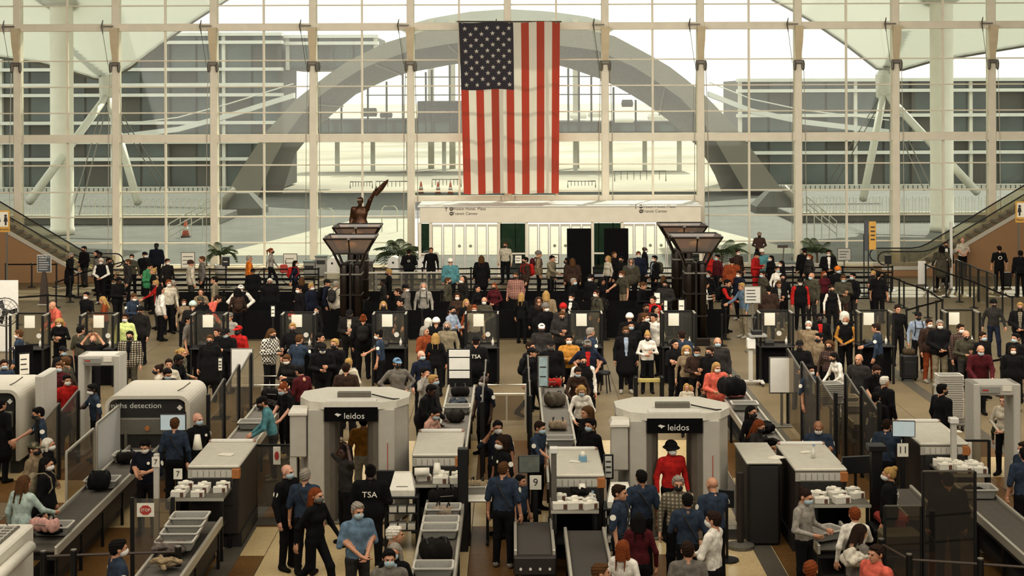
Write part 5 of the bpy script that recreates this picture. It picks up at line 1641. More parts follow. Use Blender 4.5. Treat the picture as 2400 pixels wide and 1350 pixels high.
# glass side screens of the lane
def glass_screen(label, x, y0, y1, z0, z1, mat=None, frame=None, zt0=None):
    r = thing('glass_screen', label, 'screen', (x, y0, 0))
    zt0 = zt0 or z1
    L = y1 - y0
    MB().prism([(0, z0), (L, z0), (L, z1), (0, zt0)], -.008, .008, 'x').obj('pane', mat or g_smoke, r)
    MB().prism([(0, zt0), (L, z1), (L, z1 + .04), (0, zt0 + .04)], -.02, .02, 'x').obj('top_edge', frame or m_alu, r)
    for y, zt in ((0, zt0), (L, z1)):
        MB().box(-.02, .02, y - .02, y + .02, 0, zt).obj('upright', frame or m_alu, r)
    return r
m_frost = glass_mat('frosted_panel', '#cfcabb', .1, .2, .62)
glass_screen('frosted tall side screen next to the white hooded scanner', -8.0, 29.5, 31.2, .6, 1.57, m_frost, None, 1.55)
glass_screen('clear low side screen at the foot of the roller lane', -8.03, 27.6, 29.4, .3, 1.48, None, None, 1.44)
# lane dividers: black posts with smoked panes
def divider(label, x, ys, z=1.75, slope=.0):
    r = thing('lane_divider', label, 'divider', (x, ys[0], 0))
    for i, y in enumerate(ys):
        MB().box(-.035, .035, y - ys[0] - .06, y - ys[0] + .06, 0, z, .01).obj('post', m_black, r)
        if i + 1 < len(ys):
            L = ys[i + 1] - y
            MB().prism([(y - ys[0] + .06, .1), (y - ys[0] + L - .06, .1), (y - ys[0] + L - .06, z), (y - ys[0] + .06, z - .22)], -.01, .01, 'x').obj('pane', g_smoke, r)
            MB().prism([(y - ys[0] + .0, z - .24), (y - ys[0] + L, z - .02), (y - ys[0] + L, z + .02), (y - ys[0], z - .20)], -.016, .016, 'x').obj('top_edge', m_greysteel, r)
    return r
divider('dark lane divider panels behind the bald officer in black', -6.25, [31.5, 33.2, 35.0, 36.6], 1.75)
divider('dark lane divider beside the peach woman and standing officer', -.62, [30.4, 32.0, 33.6, 35.2], 1.8)
divider('dark lane divider beside the red bags and banner stand', .35, [31.0, 32.6, 34.2, 35.8], 1.8)
divider('lane divider of clear panes beside the officer with mask', 6.55, [31.2, 33.0, 34.8, 36.6], 1.8)
divider('dark lane divider posts beside the officer lettered on the back', 7.15, [30.0, 31.5, 33.0], 1.85)
divider('dark lane divider beside the man in red polo shirt', -9.35, [30.2, 31.6, 33.0], 1.55)
# ------------------------------------------------------------------ body scanners
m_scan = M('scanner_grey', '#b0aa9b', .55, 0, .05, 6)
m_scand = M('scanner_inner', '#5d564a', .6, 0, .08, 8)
def body_scanner(loc, label):
    r = thing('body_scanner', label, 'body scanner', loc, 0, 'walk-in body scanners')
    h = 2.25
    oc = [(-.52, 0), (.55, 0), (.82, .12), (1.03, .5), (1.03, .95), (.6, 1.5), (-.6, 1.5), (-1.0, 1.1), (-1.0, .55), (-.78, .12)]
    MB().prism(oc, h - .13, h, 'z').obj('roof', m_cream, r)
    MB().box(-.46, .46, .02, .22, h, h + .03, .005).obj('light_bar', m_white, r)
    MB().box(-.30, .32, .45, .56, h, h + .10, .01).obj('cable_tray', m_greysteel, r)
    MB().tube([(.34, .5, h + .05), (.55, .35, h + .03), (.75, .2, h + .02), (.86, .3, h)], .014, 5).obj('cable', m_dark, r)
    MB().box(-.49, .49, -.01, .09, 1.90, 2.16, .005).obj('header', m_blackcloth, r)
    for s in (-1, 1):
        MB().box(s * .49, s * .80, .02, .22, .05, h - .13, .02).obj('front_pillar', m_scan, r)
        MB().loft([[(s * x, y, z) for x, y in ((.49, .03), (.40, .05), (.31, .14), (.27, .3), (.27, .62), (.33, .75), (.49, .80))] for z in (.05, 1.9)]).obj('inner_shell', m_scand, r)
        MB().loft([[(s * x, y, z) for x, y in ((.80, .10), (1.0, .52), (.97, .55), (.77, .14))] for z in (.05, h - .13)]).obj('side_panel', m_scan, r)
        MB().box(s * .92, s * 1.0, .75, .85, .05, h - .13).obj('side_post', m_scan, r)
        MB().box(s * .5, s * .8, 1.25, 1.42, .05, h - .13, .02).obj('rear_pillar', m_scan, r)
        MB().box(s * .93, s * .96, .55, 1.2, .9, h - .15).obj('side_window', g_smoke, r)
        MB().box(s * .88, s * .98, .5, 1.2, .05, .9).obj('lower_panel', m_scan, r)
    MB().box(-.8, .8, .05, 1.45, 0, .05, .01).obj('floor_plate', m_greysteel, r)
    MB().box(-1.12, -.82, -.02, .3, 1.25, 2.02, .02).obj('cabinet', m_scan, r)
    MB().loft([[(-1.14, -.05, z), (-.8, -.05, z), (-.8, .3, z), (-1.14, .3, z)] for z in (2.02, 2.06)] + [[(-1.1, 0, 2.14), (-.8, 0, 2.14), (-.8, .3, 2.14), (-1.1, .3, 2.14)]]).obj('cabinet_cap', m_cream, r)
    MB().box(-1.12, -1.0, .0, .12, 0, 1.25).obj('cabinet_leg', m_scan, r)
    MB().box(.66, .672, .012, .02, 1.0, 1.5).obj('red_mark', m_red, r)
    text('leidos', .155, m_white, r, (.06, -.018, 2.0), sx=1.05)
    MB().prism([(-.30, 2.03), (-.26, 2.055), (-.21, 2.04), (-.17, 2.03), (-.21, 2.01), (-.24, 1.985), (-.25, 2.005)], -.02, -.012, 'y').obj('emblem', m_white, r)
    return r
s1 = body_scanner(((820 - 1200) / F * 28.08, 28.08, 0), 'walk-in body scanner with woman raising her arms inside')
s2 = dup(s1, ((1579 - 1200) / F * 27.0, 27.0, 0), 0, 'walk-in body scanner with person in red sweater inside')
# ------------------------------------------------------------------ metal detectors
def detector(loc, label):
    r = thing('metal_detector', label, 'metal detector', loc, 0, 'metal detector arches')
    for s in (-1, 1):
        MB().box(s * .39 - .07, s * .39 + .07, 0, .62, 0, 2.2, .02).obj('side_post', m_lightgrey, r)
    MB().box(-.46, .46, .02, .6, 1.97, 2.2, .02).obj('crosspiece', m_lightgrey, r)
    MB().box(-.34, .05, -.02, .03, 2.02, 2.15, .01).obj('control_panel', m_greyplastic, r)
    MB().box(-.30, -.18, -.026, -.02, 2.07, 2.1).obj('display', m_red, r)
    MB().box(.1, .28, .0, .025, 2.06, 2.16).obj('notice', m_paper, r)
    return r
d1 = detector((-9.06, 33.6, 0), 'grey metal detector arch beside the man in red polo')
dup(d1, (9.43, 29.9, 0), 0, 'grey metal detector arch with woman and boy passing')
r = thing('detector_wing', 'tall grey slab panel standing beside the red polo man', 'panel', (-10.0, 32.4, 0))
MB().box(-.09, .09, 0, 1.0, .03, 1.98, .03).obj('slab', m_lightgrey, r)
MB().box(-.2, .2, .1, .9, 0, .03).obj('foot', m_greysteel, r)
# ------------------------------------------------------------------ monitors, numbers, posts
def monitor(label, px, py, d, w=.42, h=.28, rz=0.0, col=None, pole=True):
    p = AT(px, py, d)
    r = thing('monitor', label, 'monitor', (p.x, d, 0), rz)
    MB().box(-w / 2, w / 2, -.02, .03, p.z - h / 2, p.z + h / 2, .008).obj('case', m_phone, r)
    MB().box(-w / 2 + .015, w / 2 - .015, -.024, -.02, p.z - h / 2 + .015, p.z + h / 2 - .015).obj('screen', col or m_screen, r)
    if pole:
        MB().tube([(0, .05, p.z), (0, .06, .03)], .025, 6).obj('pole', m_black, r)
        MB().lathe([(.2, 0), (.2, .03), (.05, .04)], 12, (0, .06)).obj('foot', m_black, r)
    return r
m_scrlit = M('screen_pale', '#a9b6b6', .4, 0, .05, 6, emit=.25)
m_scrgrey = M('screen_green_grey', '#5b5f55', .35, 0, .2, 8, emit=.05)
monitor('pale lit monitor before the officer with brown hair', 403, 987, 30.6, .52, .33, 0, m_scrlit)
monitor('grey tilted monitor above the number nine sign', 1237, 1088, 26.4, .38, .3, .15, m_scrgrey)
monitor('wide pale monitor with coloured scan above the number eleven', 2115, 1008, 28.2, .42, .3, -.12, m_scrlit)
monitor('dark monitor beside the officer with hair bun', 901, 1121, 26.9, .32, .3, 0)
monitor('small dark monitor at the second scanner beside bald officer', 1699, 1170, 25.8, .26, .3, -.3, m_screen)
monitor('dark monitor pair on the round stand beside lane eleven officer', 2005, 1092, 26.6, .55, .3, .2, m_screen)
def number_sign(label, txt, px, py, d, w, h, pole=0.0):
    p = AT(px, py, d)
    r = thing('number_sign', label, 'sign', (p.x, d, 0))
    MB().box(-w / 2, w / 2, -.008, .008, p.z - h / 2, p.z + h / 2).obj('plate', m_paper, r)
    text(txt, h * .75, m_ink, r, (0, -.011, p.z))
    MB().box(-.045, .045, .01, .10, 0, p.z + h * .3 + pole, .008).obj('post', m_lightgrey if pole else m_black, r)
    return r
number_sign('white sign numbered seven on the pale grey lane post', '7', 362, 1080, 26.2, .13, .17, .08)
number_sign('white sign numbered seven on the black stand', '7', 414, 1108, 26.6, .15, .18)
number_sign('white sign numbered nine below the grey monitor', '9', 1252, 1131, 26.2, .2, .24)
number_sign('white sign numbered eleven on the dark stand', '11', 2113, 1058, 28.1, .2, .24)
def lane_post(label, px, ytop, d, col, w=.05, head=True):
    z = AT(0, ytop, d).z
    r = thing('lane_post', label, 'post', ((px - 1200) / F * d, d, 0))
    MB().box(-w, w, -w, w, 0, z, .008).obj('shaft', col, r)
    if head:
        MB().box(-w * 1.6, w * 1.6, -w * 1.6, w * 1.6, z, z + .10, .01).obj('head', m_white if col != m_black else m_black, r)
lane_post('pale grey lane post beside the number nine sign', 1295, 1062, 25.6, m_greysteel, .045)
lane_post('pale lane post before the boxes of lane eleven', 2232, 995, 28.0, m_lightgrey, .05)
lane_post('dark lane post beside the officer in lane eleven', 2050, 1058, 25.9, m_black, .09)
lane_post('black lane post beside the centre supply table', 1082, 1050, 26.5, m_black, .09, False)
lane_post('thin black lane post beside the woman in orange hair', 1742, 1110, 27.5, m_black, .02, False)
# STOP panel
p = AT(338, 1192, 25.0)
r = thing('stop_panel', 'smoked glass lane gate carrying a red stop sign', 'gate', (p.x, 25.0, 0))
MB().box(-.2, .42, .0, .012, .15, p.z + .18).obj('pane', g_smoke, r)
for x in (-.22, .44):
    MB().box(x - .03, x + .03, -.02, .04, 0, p.z + .2).obj('post', m_black, r)
MB().box(-.14, .14, -.012, 0, p.z - .11, p.z + .11).obj('plate', m_paper, r)
MB().prism([(.10 * math.cos(a * math.pi / 4 + .39), p.z + .082 * math.sin(a * math.pi / 4 + .39)) for a in range(8)], -.017, -.012, 'y').obj('octagon', m_red, r)
text('STOP', .065, m_paper, r, (0, -.02, p.z), sx=1.0)
# red pictogram card on the barrier by the teal man
for px, py, d, lab in ((646, 1066, 29.0, 'white card with red figure on the barrier beside the teal man'), (2266, 1061, 28.8, 'white card with red figure on the rail beside the detector')):
    p = AT(px, py, d)
    r = thing('card_sign', lab, 'sign', (p.x, d, 0))
    MB().box(-.07, .07, -.01, .01, p.z - .17, p.z + .17, .005).obj('plate', m_paper, r)
    MB().prism([(.045 * math.cos(a * .628), p.z + .085 * math.sin(a * .628)) for a in range(10)], -.016, -.01, 'y').obj('red_oval', m_red, r)
    MB().box(-.4, .4, .012, .04, p.z + .17, p.z + .21).obj('top_rail', m_black, r)
    for x in (-.4, .4):
        MB().box(x - .025, x + .025, 0, .05, 0, p.z + .2).obj('post', m_black, r)
    MB().box(-.38, .38, .02, .03, .1, p.z + .17).obj('pane', g_smoke, r)
board('queue_sign', 'small black framed notice beside woman in black hoodie', 1415, 1431, 1070, 1120, 26.6, m_signlight, m_black, lines=3)
# ------------------------------------------------------------------ consoles, cabinets, big machine at the corner
def console(label, px, py, d):
    p = AT(px, py, d)
    r = thing('test_console', label, 'console', (p.x, d, 0))
    z = .95
    MB().box(-.3, .3, 0, .5, z - .04, z, .008).obj('desk_top', m_black, r)
    for sx in (-1, 1):
        MB().box(sx * .28 - .02, sx * .28 + .02, .02, .48, 0, z - .04).obj('side', m_black, r)
    for zz in (.35, .65):
        MB().box(-.26, .26, .03, .47, zz, zz + .02).obj('shelf', m_dark, r)
        for k in range(3):
            MB().box(-.22 + k * .16, -.09 + k * .16, .05, .3, zz + .02, zz + .11, .004).obj('carton', m_box, r)
    MB().loft([[(x, y, zz) for x, y in ((-.22, .05), (.22, .05), (.22, .45), (-.22, .45))] for zz in (z, z + .10)] + [[(x, y, z + .2) for x, y in ((-.19, .16), (.19, .16), (.19, .44), (-.19, .44))]] + [[(x, y, z + .34) for x, y in ((-.15, .3), (.15, .3), (.15, .43), (-.15, .43))]]).obj('instrument', m_cream, r)
    MB().box(-.1, .1, .1, .14, z + .12, z + .16).obj('slot', m_greyplastic, r)
console('white testing instrument on black shelf stand beside the bun haired officer', 938, 1200, 26.4)
console('white testing instrument on black stand before the second scanner', 1452, 1215, 25.6)
r = thing('corner_machine', 'pale machine with grating top and roller in the near corner', 'machine', (-8.1, 20.6, 0))
MB().box(-.74, .70, 0, 3.1, 0, 1.26, .03).obj('body', m_cream, r)
MB().box(-.60, .55, .2, 2.9, 1.26, 1.285).obj('grating_bed', m_greysteel, r)
for k in range(18):
    MB().box(-.58, .53, .25 + k * .15, .27 + k * .15, 1.285, 1.30).obj('grating_bar', m_lightgrey, r)
for k in range(8):
    MB().box(-.55 + k * .15, -.535 + k * .15, .22, 2.88, 1.285, 1.298).obj('grating_bar', m_lightgrey, r)
MB().tube([(.80, .3, 1.05), (.80, 2.6, 1.05)], .09, 12).obj('roller_tube', m_cream, r, True)
MB().tube([(.35, 2.95, 1.25), (.3, 2.9, 1.42), (-.05, 2.9, 1.45), (-.1, 2.95, 1.25)], .012, 5).obj('lift_handle', m_greysteel, r)
r = thing('dark_cabinet', 'tall dark machine cabinet beside the second body scanner', 'cabinet', (4.35, 26.7, 0))
MB().box(-.28, .3, 0, 1.5, 0, 1.42, .05).obj('body', m_dark, r)
MB().box(-.3, .32, -.02, 1.52, 1.42, 1.46, .01).obj('top', m_topgrey, r)
MB().tube([(-.42, -.1, .0), (-.42, -.1, 1.3)], .06, 8).obj('pipe', m_machdark, r)
MB().lathe([(.24, 0), (.24, .06), (.1, .1)], 14, (-.42, -.1)).obj('pipe_foot', m_greysteel, r)
# rolling device stand at the back
p = G(1757, 905)
r = thing('device_stand', 'grey rolling stand with scanner head before the booth', 'stand', p)
MB().box(-.06, .06, -.06, .06, .12, 1.25, .02).obj('column', m_lightgrey, r)
for s in (-1, 1):
    MB().box(s * .3 - .05, s * .3 + .05, -.25, .25, .06, .13, .02).obj('foot', m_lightgrey, r)
    for y in (-.2, .2):
        MB().tube([(s * .3 - .02, y, .04), (s * .3 + .02, y, .04)], .04, 8).obj('caster', m_rubber, r)
MB().box(-.35, .35, -.05, .05, .08, .14, .01).obj('crossbar', m_lightgrey, r)
MB().box(-.1, .12, -.14, .1, 1.0, 1.28, .02).obj('control_box', m_white, r)
MB().loft([[(x, y, z) for x, y in ((-.05, -.2), (.42, -.2), (.42, .2), (-.05, .2))] for z in (1.33, 1.38)]).obj('shelf', m_greyplastic, r)
MB().box(.02, .3, -.12, .12, 1.38, 1.5, .02).obj('reader', m_phone, r)
MB().tube([(.1, 0, 1.5), (.08, 0, 1.8), (.12, -.05, 1.85)], [.03, .03, .05], 6).obj('camera_arm', m_phone, r)
# stools, tables, mats
r = thing('stool', 'black stool beside the black clad woman in vest', 'stool', G(1413, 920))
MB().lathe([(.17, .48), (.18, .5), (.18, .54), (.15, .56)], 14).obj('seat', m_rubber, r, True)
for k in range(4):
    a = k * math.pi / 2 + .4
    MB().tube([(.13 * math.cos(a), .13 * math.sin(a), .48), (.19 * math.cos(a), .19 * math.sin(a), 0)], .018, 6).obj('leg', m_black, r)
r = thing('yellow_bench', 'black legged barrier with yellow plank before the suited man', 'barrier', G(1518, 935))
MB().box(-.32, .32, -.03, .03, .42, .52, .008).obj('plank', M('plank_yellow', '#b3a15a', .7, 0, .1, 10), r)
for s in (-1, 1):
    MB().box(s * .34 - .05, s * .34 + .05, -.12, .12, 0, .58, .02).obj('leg', m_black, r)
m_mat = M('floor_mat', '#3c362c', .9, 0, .2, 60)
for px0, px1, py0, py1, lab in ((600, 650, 1212, 1230, 'dark floor mat with yellow edge before the first body scanner'), (1708, 1738, 1244, 1266, 'dark grooved floor mat with pale edge at the second body scanner')):
    a, b = G(px0, py1), G(px1, py0)
    r = thing('floor_mat', lab, 'mat', ((a.x + b.x) / 2, (a.y + b.y) / 2, 0))
    w, d_ = abs(b.x - a.x) / 2 + .1, abs(b.y - a.y) / 2
    MB().box(-w, w, -d_, d_, .003, .014, .003).obj('pad', m_mat, r)
    for s in (-1, 1):
        MB().box(s * w - .03, s * w + .03, -d_, d_, .003, .02).obj('edge_strip', M('edge_yellow', '#a8904f', .7, 0, .1, 20), r)
# near rails
def rail(label, pts):
    q = [Vector((G(x, y, 1.06).x, G(x, y, 1.06).y, 0)) for x, y in pts]
    r = thing('guard_rail', label, 'rail', q[0])
    for i, p in enumerate(q):
        MB().lathe([(.05, 0), (.05, 1.05), (.04, 1.06)], 12, (p.x - q[0].x, p.y - q[0].y)).obj('post', m_black, r)
        MB().lathe([(.045, 1.06), (.045, 1.068)], 12, (p.x - q[0].x, p.y - q[0].y)).obj('cap', m_steel, r)
        if i + 1 < len(q):
            for z in (.98, .55):
                MB().tube([p - q[0] + Vector((0, 0, z)), q[i + 1] - q[0] + Vector((0, 0, z))], .02, 6).obj('bar', m_darkbrown, r)
rail('black guard rail in the near corner beside the pale machine', [(98, 1288), (169, 1285), (414, 1278)])
rail('black guard rail before the women holding white coats', [(2062, 1266), (2127, 1302), (2294, 1313), (2460, 1325)])
# cart with the tall stack of trays
p = G(2222, 1010)
r = thing('tray_cart', 'grey cart carrying the tall stack of trays', 'cart', p)
MB().box(-.32, .32, -.25, .25, .12, .18, .01).obj('deck', m_greysteel, r)
for sx in (-1, 1):
    for sy in (-1, 1):
        MB().tube([(sx * .25 - .02, sy * .2, .06), (sx * .25 + .02, sy * .2, .06)], .06, 8).obj('wheel', m_rubber, r)
    MB().tube([(sx * .32, .24, .15), (sx * .32, .24, .95)], .018, 6).obj('handle_post', m_greysteel, r)
MB().tube([(-.32, .24, .95), (.32, .24, .95)], .018, 6).obj('push_bar', m_greysteel, r)
for k in range(24):
    tray(p + Vector((random.uniform(-.01, .01), 0, .18 + k * .042)), 'grey tray in the tall cart stack, %s from the bottom' % ORDN[k], 0, 'trays stacked on the cart', .98)
p = G(1962, 985)
for k in range(7):
    tray(Vector(AT(1940, 936, 33.4)) + Vector((0, 0, -.05 + k * .04)), 'grey tray in tilted pile beside white jacket woman, %s from the bottom' % ORDN[k], .15, 'tilted pile of trays')
r = thing('pile_stand', 'low steel stand below the tilted pile of trays', 'stand', Vector((AT(1940, 936, 33.4).x, 33.4, 0)))
zt = AT(0, 936, 33.4).z - .05
MB().box(-.3, .3, -.22, .22, zt - .05, zt, .01).obj('top', m_greysteel, r)
for sx in (-1, 1):
    for sy in (-1, 1):
        MB().box(sx * .26 - .02, sx * .26 + .02, sy * .18 - .02, sy * .18 + .02, 0, zt - .05).obj('leg', m_greysteel, r)
# trays and bags on the lanes
TL = .80
for px, py, lab in ((268, 1076, 'dark tray holding clothes just out of the hooded scanner'), (232, 1136, 'grey tray with black backpack on the roller lane'), (140, 1245, 'grey tray under the pink bag at the lane end')):
    c = G(px, py, TL); c.x = -7.44
    tray(c, lab)
bag(G(268, 1078, TL + .04) * Vector((0, 1, 1)) + Vector((-7.44, 0, 0)), 'dark jumble of clothes in the tray by the hooded scanner', '#15110e', 1, .9)
bag(G(232, 1138, TL + .04) * Vector((0, 1, 1)) + Vector((-7.44, 0, 0)), 'black backpack lying in a tray on the roller lane', '#0d0c0c', 2, 1.15)
bag(G(140, 1247, TL + .04) * Vector((0, 1, 1)) + Vector((-7.44, 0, 0)), 'black coat below the pink bag in the tray', '#0d0b0b', 0, 1.0)
bag(G(140, 1243, TL + .16) * Vector((0, 1, 1)) + Vector((-7.42, 0, .02)), 'pale pink leather bag on top of a black coat', '#b98d80', 3, .95)
for i, (py, lab) in enumerate(((1225, 'empty grey tray, first in the slanting row of lane seven'), (1243, 'empty grey tray, second in the slanting row of lane seven'), (1261, 'empty grey tray, third in the slanting row of lane seven'), (1281, 'empty grey tray, fourth in the slanting row of lane seven'))):
    c = G(450, py, TL + .05 + .03 * (4 - i)); c.x = MX['a'].x
    tray(c, lab)
bag(G(418, 1300, TL) * Vector((0, 1, 1)) + Vector((MX['a'].x - .05, 0, .05)), 'grey jacket heap at the near end of lane seven', '#5b5149', 4, 1.1)
bag(G(400, 1330, TL) * Vector((0, 1, 1)) + Vector((MX['a'].x + .05, 0, .05)), 'pale bag with orange strap at the near end of lane seven', '#8d7a5c', 5, 1.0)
for py, lab in ((1206, 'grey tray with crumpled cloth on the centre lane'), (1236, 'empty grey tray on the centre lane'), (1255, 'grey tray with cables on the centre lane'), (1345, 'grey tray at the near end of the centre lane')):
    c = G(1030, py, TL); c.x = -1.18
    tray(c, lab)
for py, lab, col, k, s in ((1178, 'black holdall at the far end of the centre lane', '#0f0d0b', 3, 1.15), (1207, 'beige cloth heaped in a centre lane tray', '#8a7a66', 1, .8), (1283, 'black fur trimmed hood on the centre lane', '#17120e', 4, .9), (1312, 'large black tote bag on the centre lane', '#110e0b', 2, 1.25)):
    c = G(1030, py, TL + .02); c.x = -1.18
    bag(c, lab, col, k, s)
c = G(1375, 1152, 1.10); bag(Vector((1.12, 25.55, 1.19)), 'black cap shaped bag on the lane nine counter boxes', '#0e0c0b', 0, .75)
c = G(2290, 1166, TL); c.x = MX['e'].x + .2; tray(c, 'large grey tray with folded coat on the lane eleven rollers', 0, 'grey screening trays', 1.12)
bag(c + Vector((0, 0, .06)), 'dark folded coat in the lane eleven tray', '#14110e', 5, .85)
# loading side heaps
def snap(px, py):
    q = G(px, py, .80)
    q.x = min((-5.55, -1.25, .95, 5.2, 8.0 if q.y < 32.6 else 7.6), key=lambda x: abs(x - q.x))
    return q
for px, py, lab, col, k, s in ((600, 955, 'striped dark bag on the loading conveyor by teal man', '#1d1916', 0, 1.2), (640, 935, 'black holdall on the loading conveyor beyond teal man', '#0f0d0c', 3, 1.2), (1050, 985, 'black and white bag beside the woman in peach', '#2a2622', 2, .95), (1060, 950, 'jeans coloured coat pile on the loading conveyor', '#3c4146', 4, 1.0), (1045, 925, 'dark bags heap beyond the woman in peach', '#14110f', 1, 1.0),
                               (1290, 905, 'bright red bag on the lane nine loading conveyor', '#8f2018', 3, .9), (1300, 950, 'red trimmed grey backpack on the lane nine loading conveyor', '#4a4236', 2, 1.2), (1312, 1005, 'beige coat on the lane nine loading conveyor', '#8c7a63', 1, .9), (1745, 932, 'patterned pink and grey coat on the loading conveyor', '#a8685c', 0, 1.3), (1790, 1015, 'black rolled bag beside the woman with orange hair', '#0d0c0b', 4, 1.3), (1830, 1042, 'dark scarf heap before the bald officer', '#151210', 5, 1.0)):
    bag(snap(px, py), lab, col, k, s)
for px, py, lab in ((585, 1000, 'grey tray beside the man in teal'), (1075, 965, 'grey tray beside the jeans coloured coat'), (1700, 960, 'grey tray at the end of patterned coat conveyor'), (1985, 945, 'pale grey tray beneath the hands of the masked officer'), (2012, 965, 'pale grey tray on the loading conveyor of lane eleven'), (1335, 1042, 'dark flat tray beside the leaning officer in blue')):
    tray(snap(px, py), lab)
bag(G(120, 925, .9), 'black garment heap on the tray at left scanner', '#14100d', 2, 1.4)
r = thing('support_stand', 'low dark stand under the garment heap', 'stand', G(120, 925, .9) * Vector((1, 1, 0)))
MB().box(-.45, .45, -.3, .3, .82, .9, .02).obj('top', m_greysteel, r)
for sx in (-1, 1):
    MB().box(sx * .4 - .03, sx * .4 + .03, -.03, .03, 0, .82).obj('leg', m_black, r)
# suitcases
def suitcase(loc, label, col, w=.4, d=.25, h=.6, rz=0.0, handle=True, name='suitcase'):
    r = thing(name, label, 'suitcase', loc, rz)
    MB().box(-w / 2, w / 2, -d / 2, d / 2, .05, h, .045).obj('shell', M('case_' + col.strip('#'), col, .55, 0, .15, 10), r)
    for s in (-1, 1):
        MB().tube([(s * w * .38 - .02, 0, .03), (s * w * .38 + .02, 0, .03)], .03, 8).obj('wheel', m_rubber, r)
    if handle:
        MB().tube([(-.09, d * .3, h), (-.09, d * .3, h + .38), (.09, d * .3, h + .38), (.09, d * .3, h)], .011, 5).obj('pull_handle', m_alu, r)
    MB().box(-w * .35, w * .35, -d / 2 - .02, -d / 2, .15, h - .18, .01).obj('front_pocket', M('case_' + col.strip('#'), col), r)
suitcase(G(2128, 895), 'tall black suitcase with extended handle beside rust trousers', '#0c0b0b', .46, .3, .72)
bag(G(2128, 895) + Vector((0, 0, .72)), 'shiny patterned bag on top of the tall black suitcase', '#4a3d2c', 1, .8)
suitcase(G(2357, 678), 'black suitcase beside the man in printed tee shirt', '#0d0c0b', .4, .25, .62)
suitcase(G(2238, 905), 'dark suitcase between khaki trousers and the tray stack', '#15120f', .45, .3, .75, handle=False)
e = AT(2105, 1240, 24.6)
suitcase((e.x, 24.6, .52), 'olive brown suitcase lying before the seated officer with lettering', '#4f4630', .62, .42, .34, .1, False)
suitcase((AT(2085, 1205, 25.6).x, 25.6, .66), 'coral red hard case beside the olive suitcase', '#b0443a', .5, .4, .2, .1, False)
for x, d, z, lab, w, dd in ((e.x, 24.6, .52, 'low dark bench under the olive suitcase', .8, .55), (AT(2085, 1205, 25.6).x, 25.6, .66, 'dark bench under the coral case', .7, .55)):
    r = thing('dark_bench', lab, 'bench', (x, d, 0))
    MB().box(-w / 2, w / 2, -dd / 2, dd / 2, z - .06, z, .01).obj('top', m_dark, r)
    for sx in (-1, 1):
        MB().box(sx * (w / 2 - .05) - .03, sx * (w / 2 - .05) + .03, -dd / 2 + .03, dd / 2 - .03, 0, z - .06).obj('leg', m_black, r)
# side table with a tray in the centre (beside lane nine officer)
r = thing('side_table', 'pale side table behind the lane nine officer', 'table', G(1118, 1268))
MB().box(-.24, .24, -.4, .4, .78, .83, .02).obj('table_top', m_cream, r)
for s in (-1, 1):
    MB().box(s * .16 - .025, s * .16 + .025, -.03, .03, .05, .78).obj('leg', m_black, r)
    MB().box(s * .16 - .025, s * .16 + .025, -.3, .3, 0, .05).obj('foot', m_black, r)
tray(Vector((G(1118, 1268).x, G(1118, 1268).y + .15, .83)), 'grey tray with paper bag on the pale side table', .1)
bag(Vector((G(1118, 1268).x - .02, G(1118, 1268).y + .15, .87)), 'crumpled paper bag in the side table tray', '#8f7d5f', 3, .8)
# steel pass-through rails in the middle distance
for px, py, w, lab in ((612, 880, 1.25, 'steel roller table with pipe rails behind teal man'), (1185, 905, .9, 'steel tube gate beside the bald officer in navy')):
    c = G(px, py + 95)
    r = thing('tube_gate', lab, 'gate', c)
    MB().tube([(-w / 2, 0, 0), (-w / 2, 0, 1.0), (w / 2, 0, 1.0), (w / 2, 0, 0)], .03, 8).obj('hoop', m_alu, r)
    MB().tube([(-w / 2, 0, .78), (w / 2, 0, .78)], .02, 6).obj('bar', m_alu, r)
    MB().box(-w / 2 + .04, w / 2 - .04, -.008, .008, .15, .74).obj('pane', g_smoke, r)
    MB().box(-.02, .02, -.02, .02, .05, .76).obj('centre_post', m_alu, r)
r = thing('round_basket', 'low round wicker basket behind the steel tube gate', 'basket', G(603, 985))
MB().lathe([(.24, 0), (.27, .35), (.28, .38), (.25, .38), (.22, .04)], 18).obj('body', M('wicker', '#6b5638', .9, 0, .3, 60), r, True)
for k in range(5):
    MB().lathe([(.262 + .003 * k, .05 + k * .06), (.272 + .003 * k, .065 + k * .06), (.262 + .003 * k, .08 + k * .06)], 18, cap=False).obj('band', m_darkbrown, r)

# things held in people's hands
c = AT(1930, 1262, 24.3); tray(c, 'grey tray carried by the woman in pale grey sweater', .5, 'grey screening trays', .95)
c = AT(1712, 925, 34.0); bag(c, 'large black bag held up by the woman in coral', '#0d0c0c', 2, 1.5, .3)
c = AT(2010, 1325, 21.9); bag(c, 'white puffy coat held by the woman in grey', '#b9b09d', 4, 1.3, .3, 'coat', 'coat_bundle')
for px0, px1, y0, lab in ((2160, 2282, 1109, 'tall smoked glass gate before the officer seen from behind'), (2070, 2156, 1190, 'low smoked glass gate before the coral case')):
    a, b = AT(px0, y0, 23.7), AT(px1, y0, 23.7)
    r = thing('smoked_gate', lab, 'gate', ((a.x + b.x) / 2, 23.7, 0))
    w = (b.x - a.x) / 2
    MB().box(-w, w, -.006, .006, .1, a.z).obj('pane', g_gate, r)
    MB().box(-w, w, -.012, .012, a.z, a.z + .02).obj('top_edge', m_greysteel, r)
    for s in (-1, 1):
        MB().box(s * w - .02, s * w + .02, -.02, .02, 0, a.z).obj('post', m_black, r)
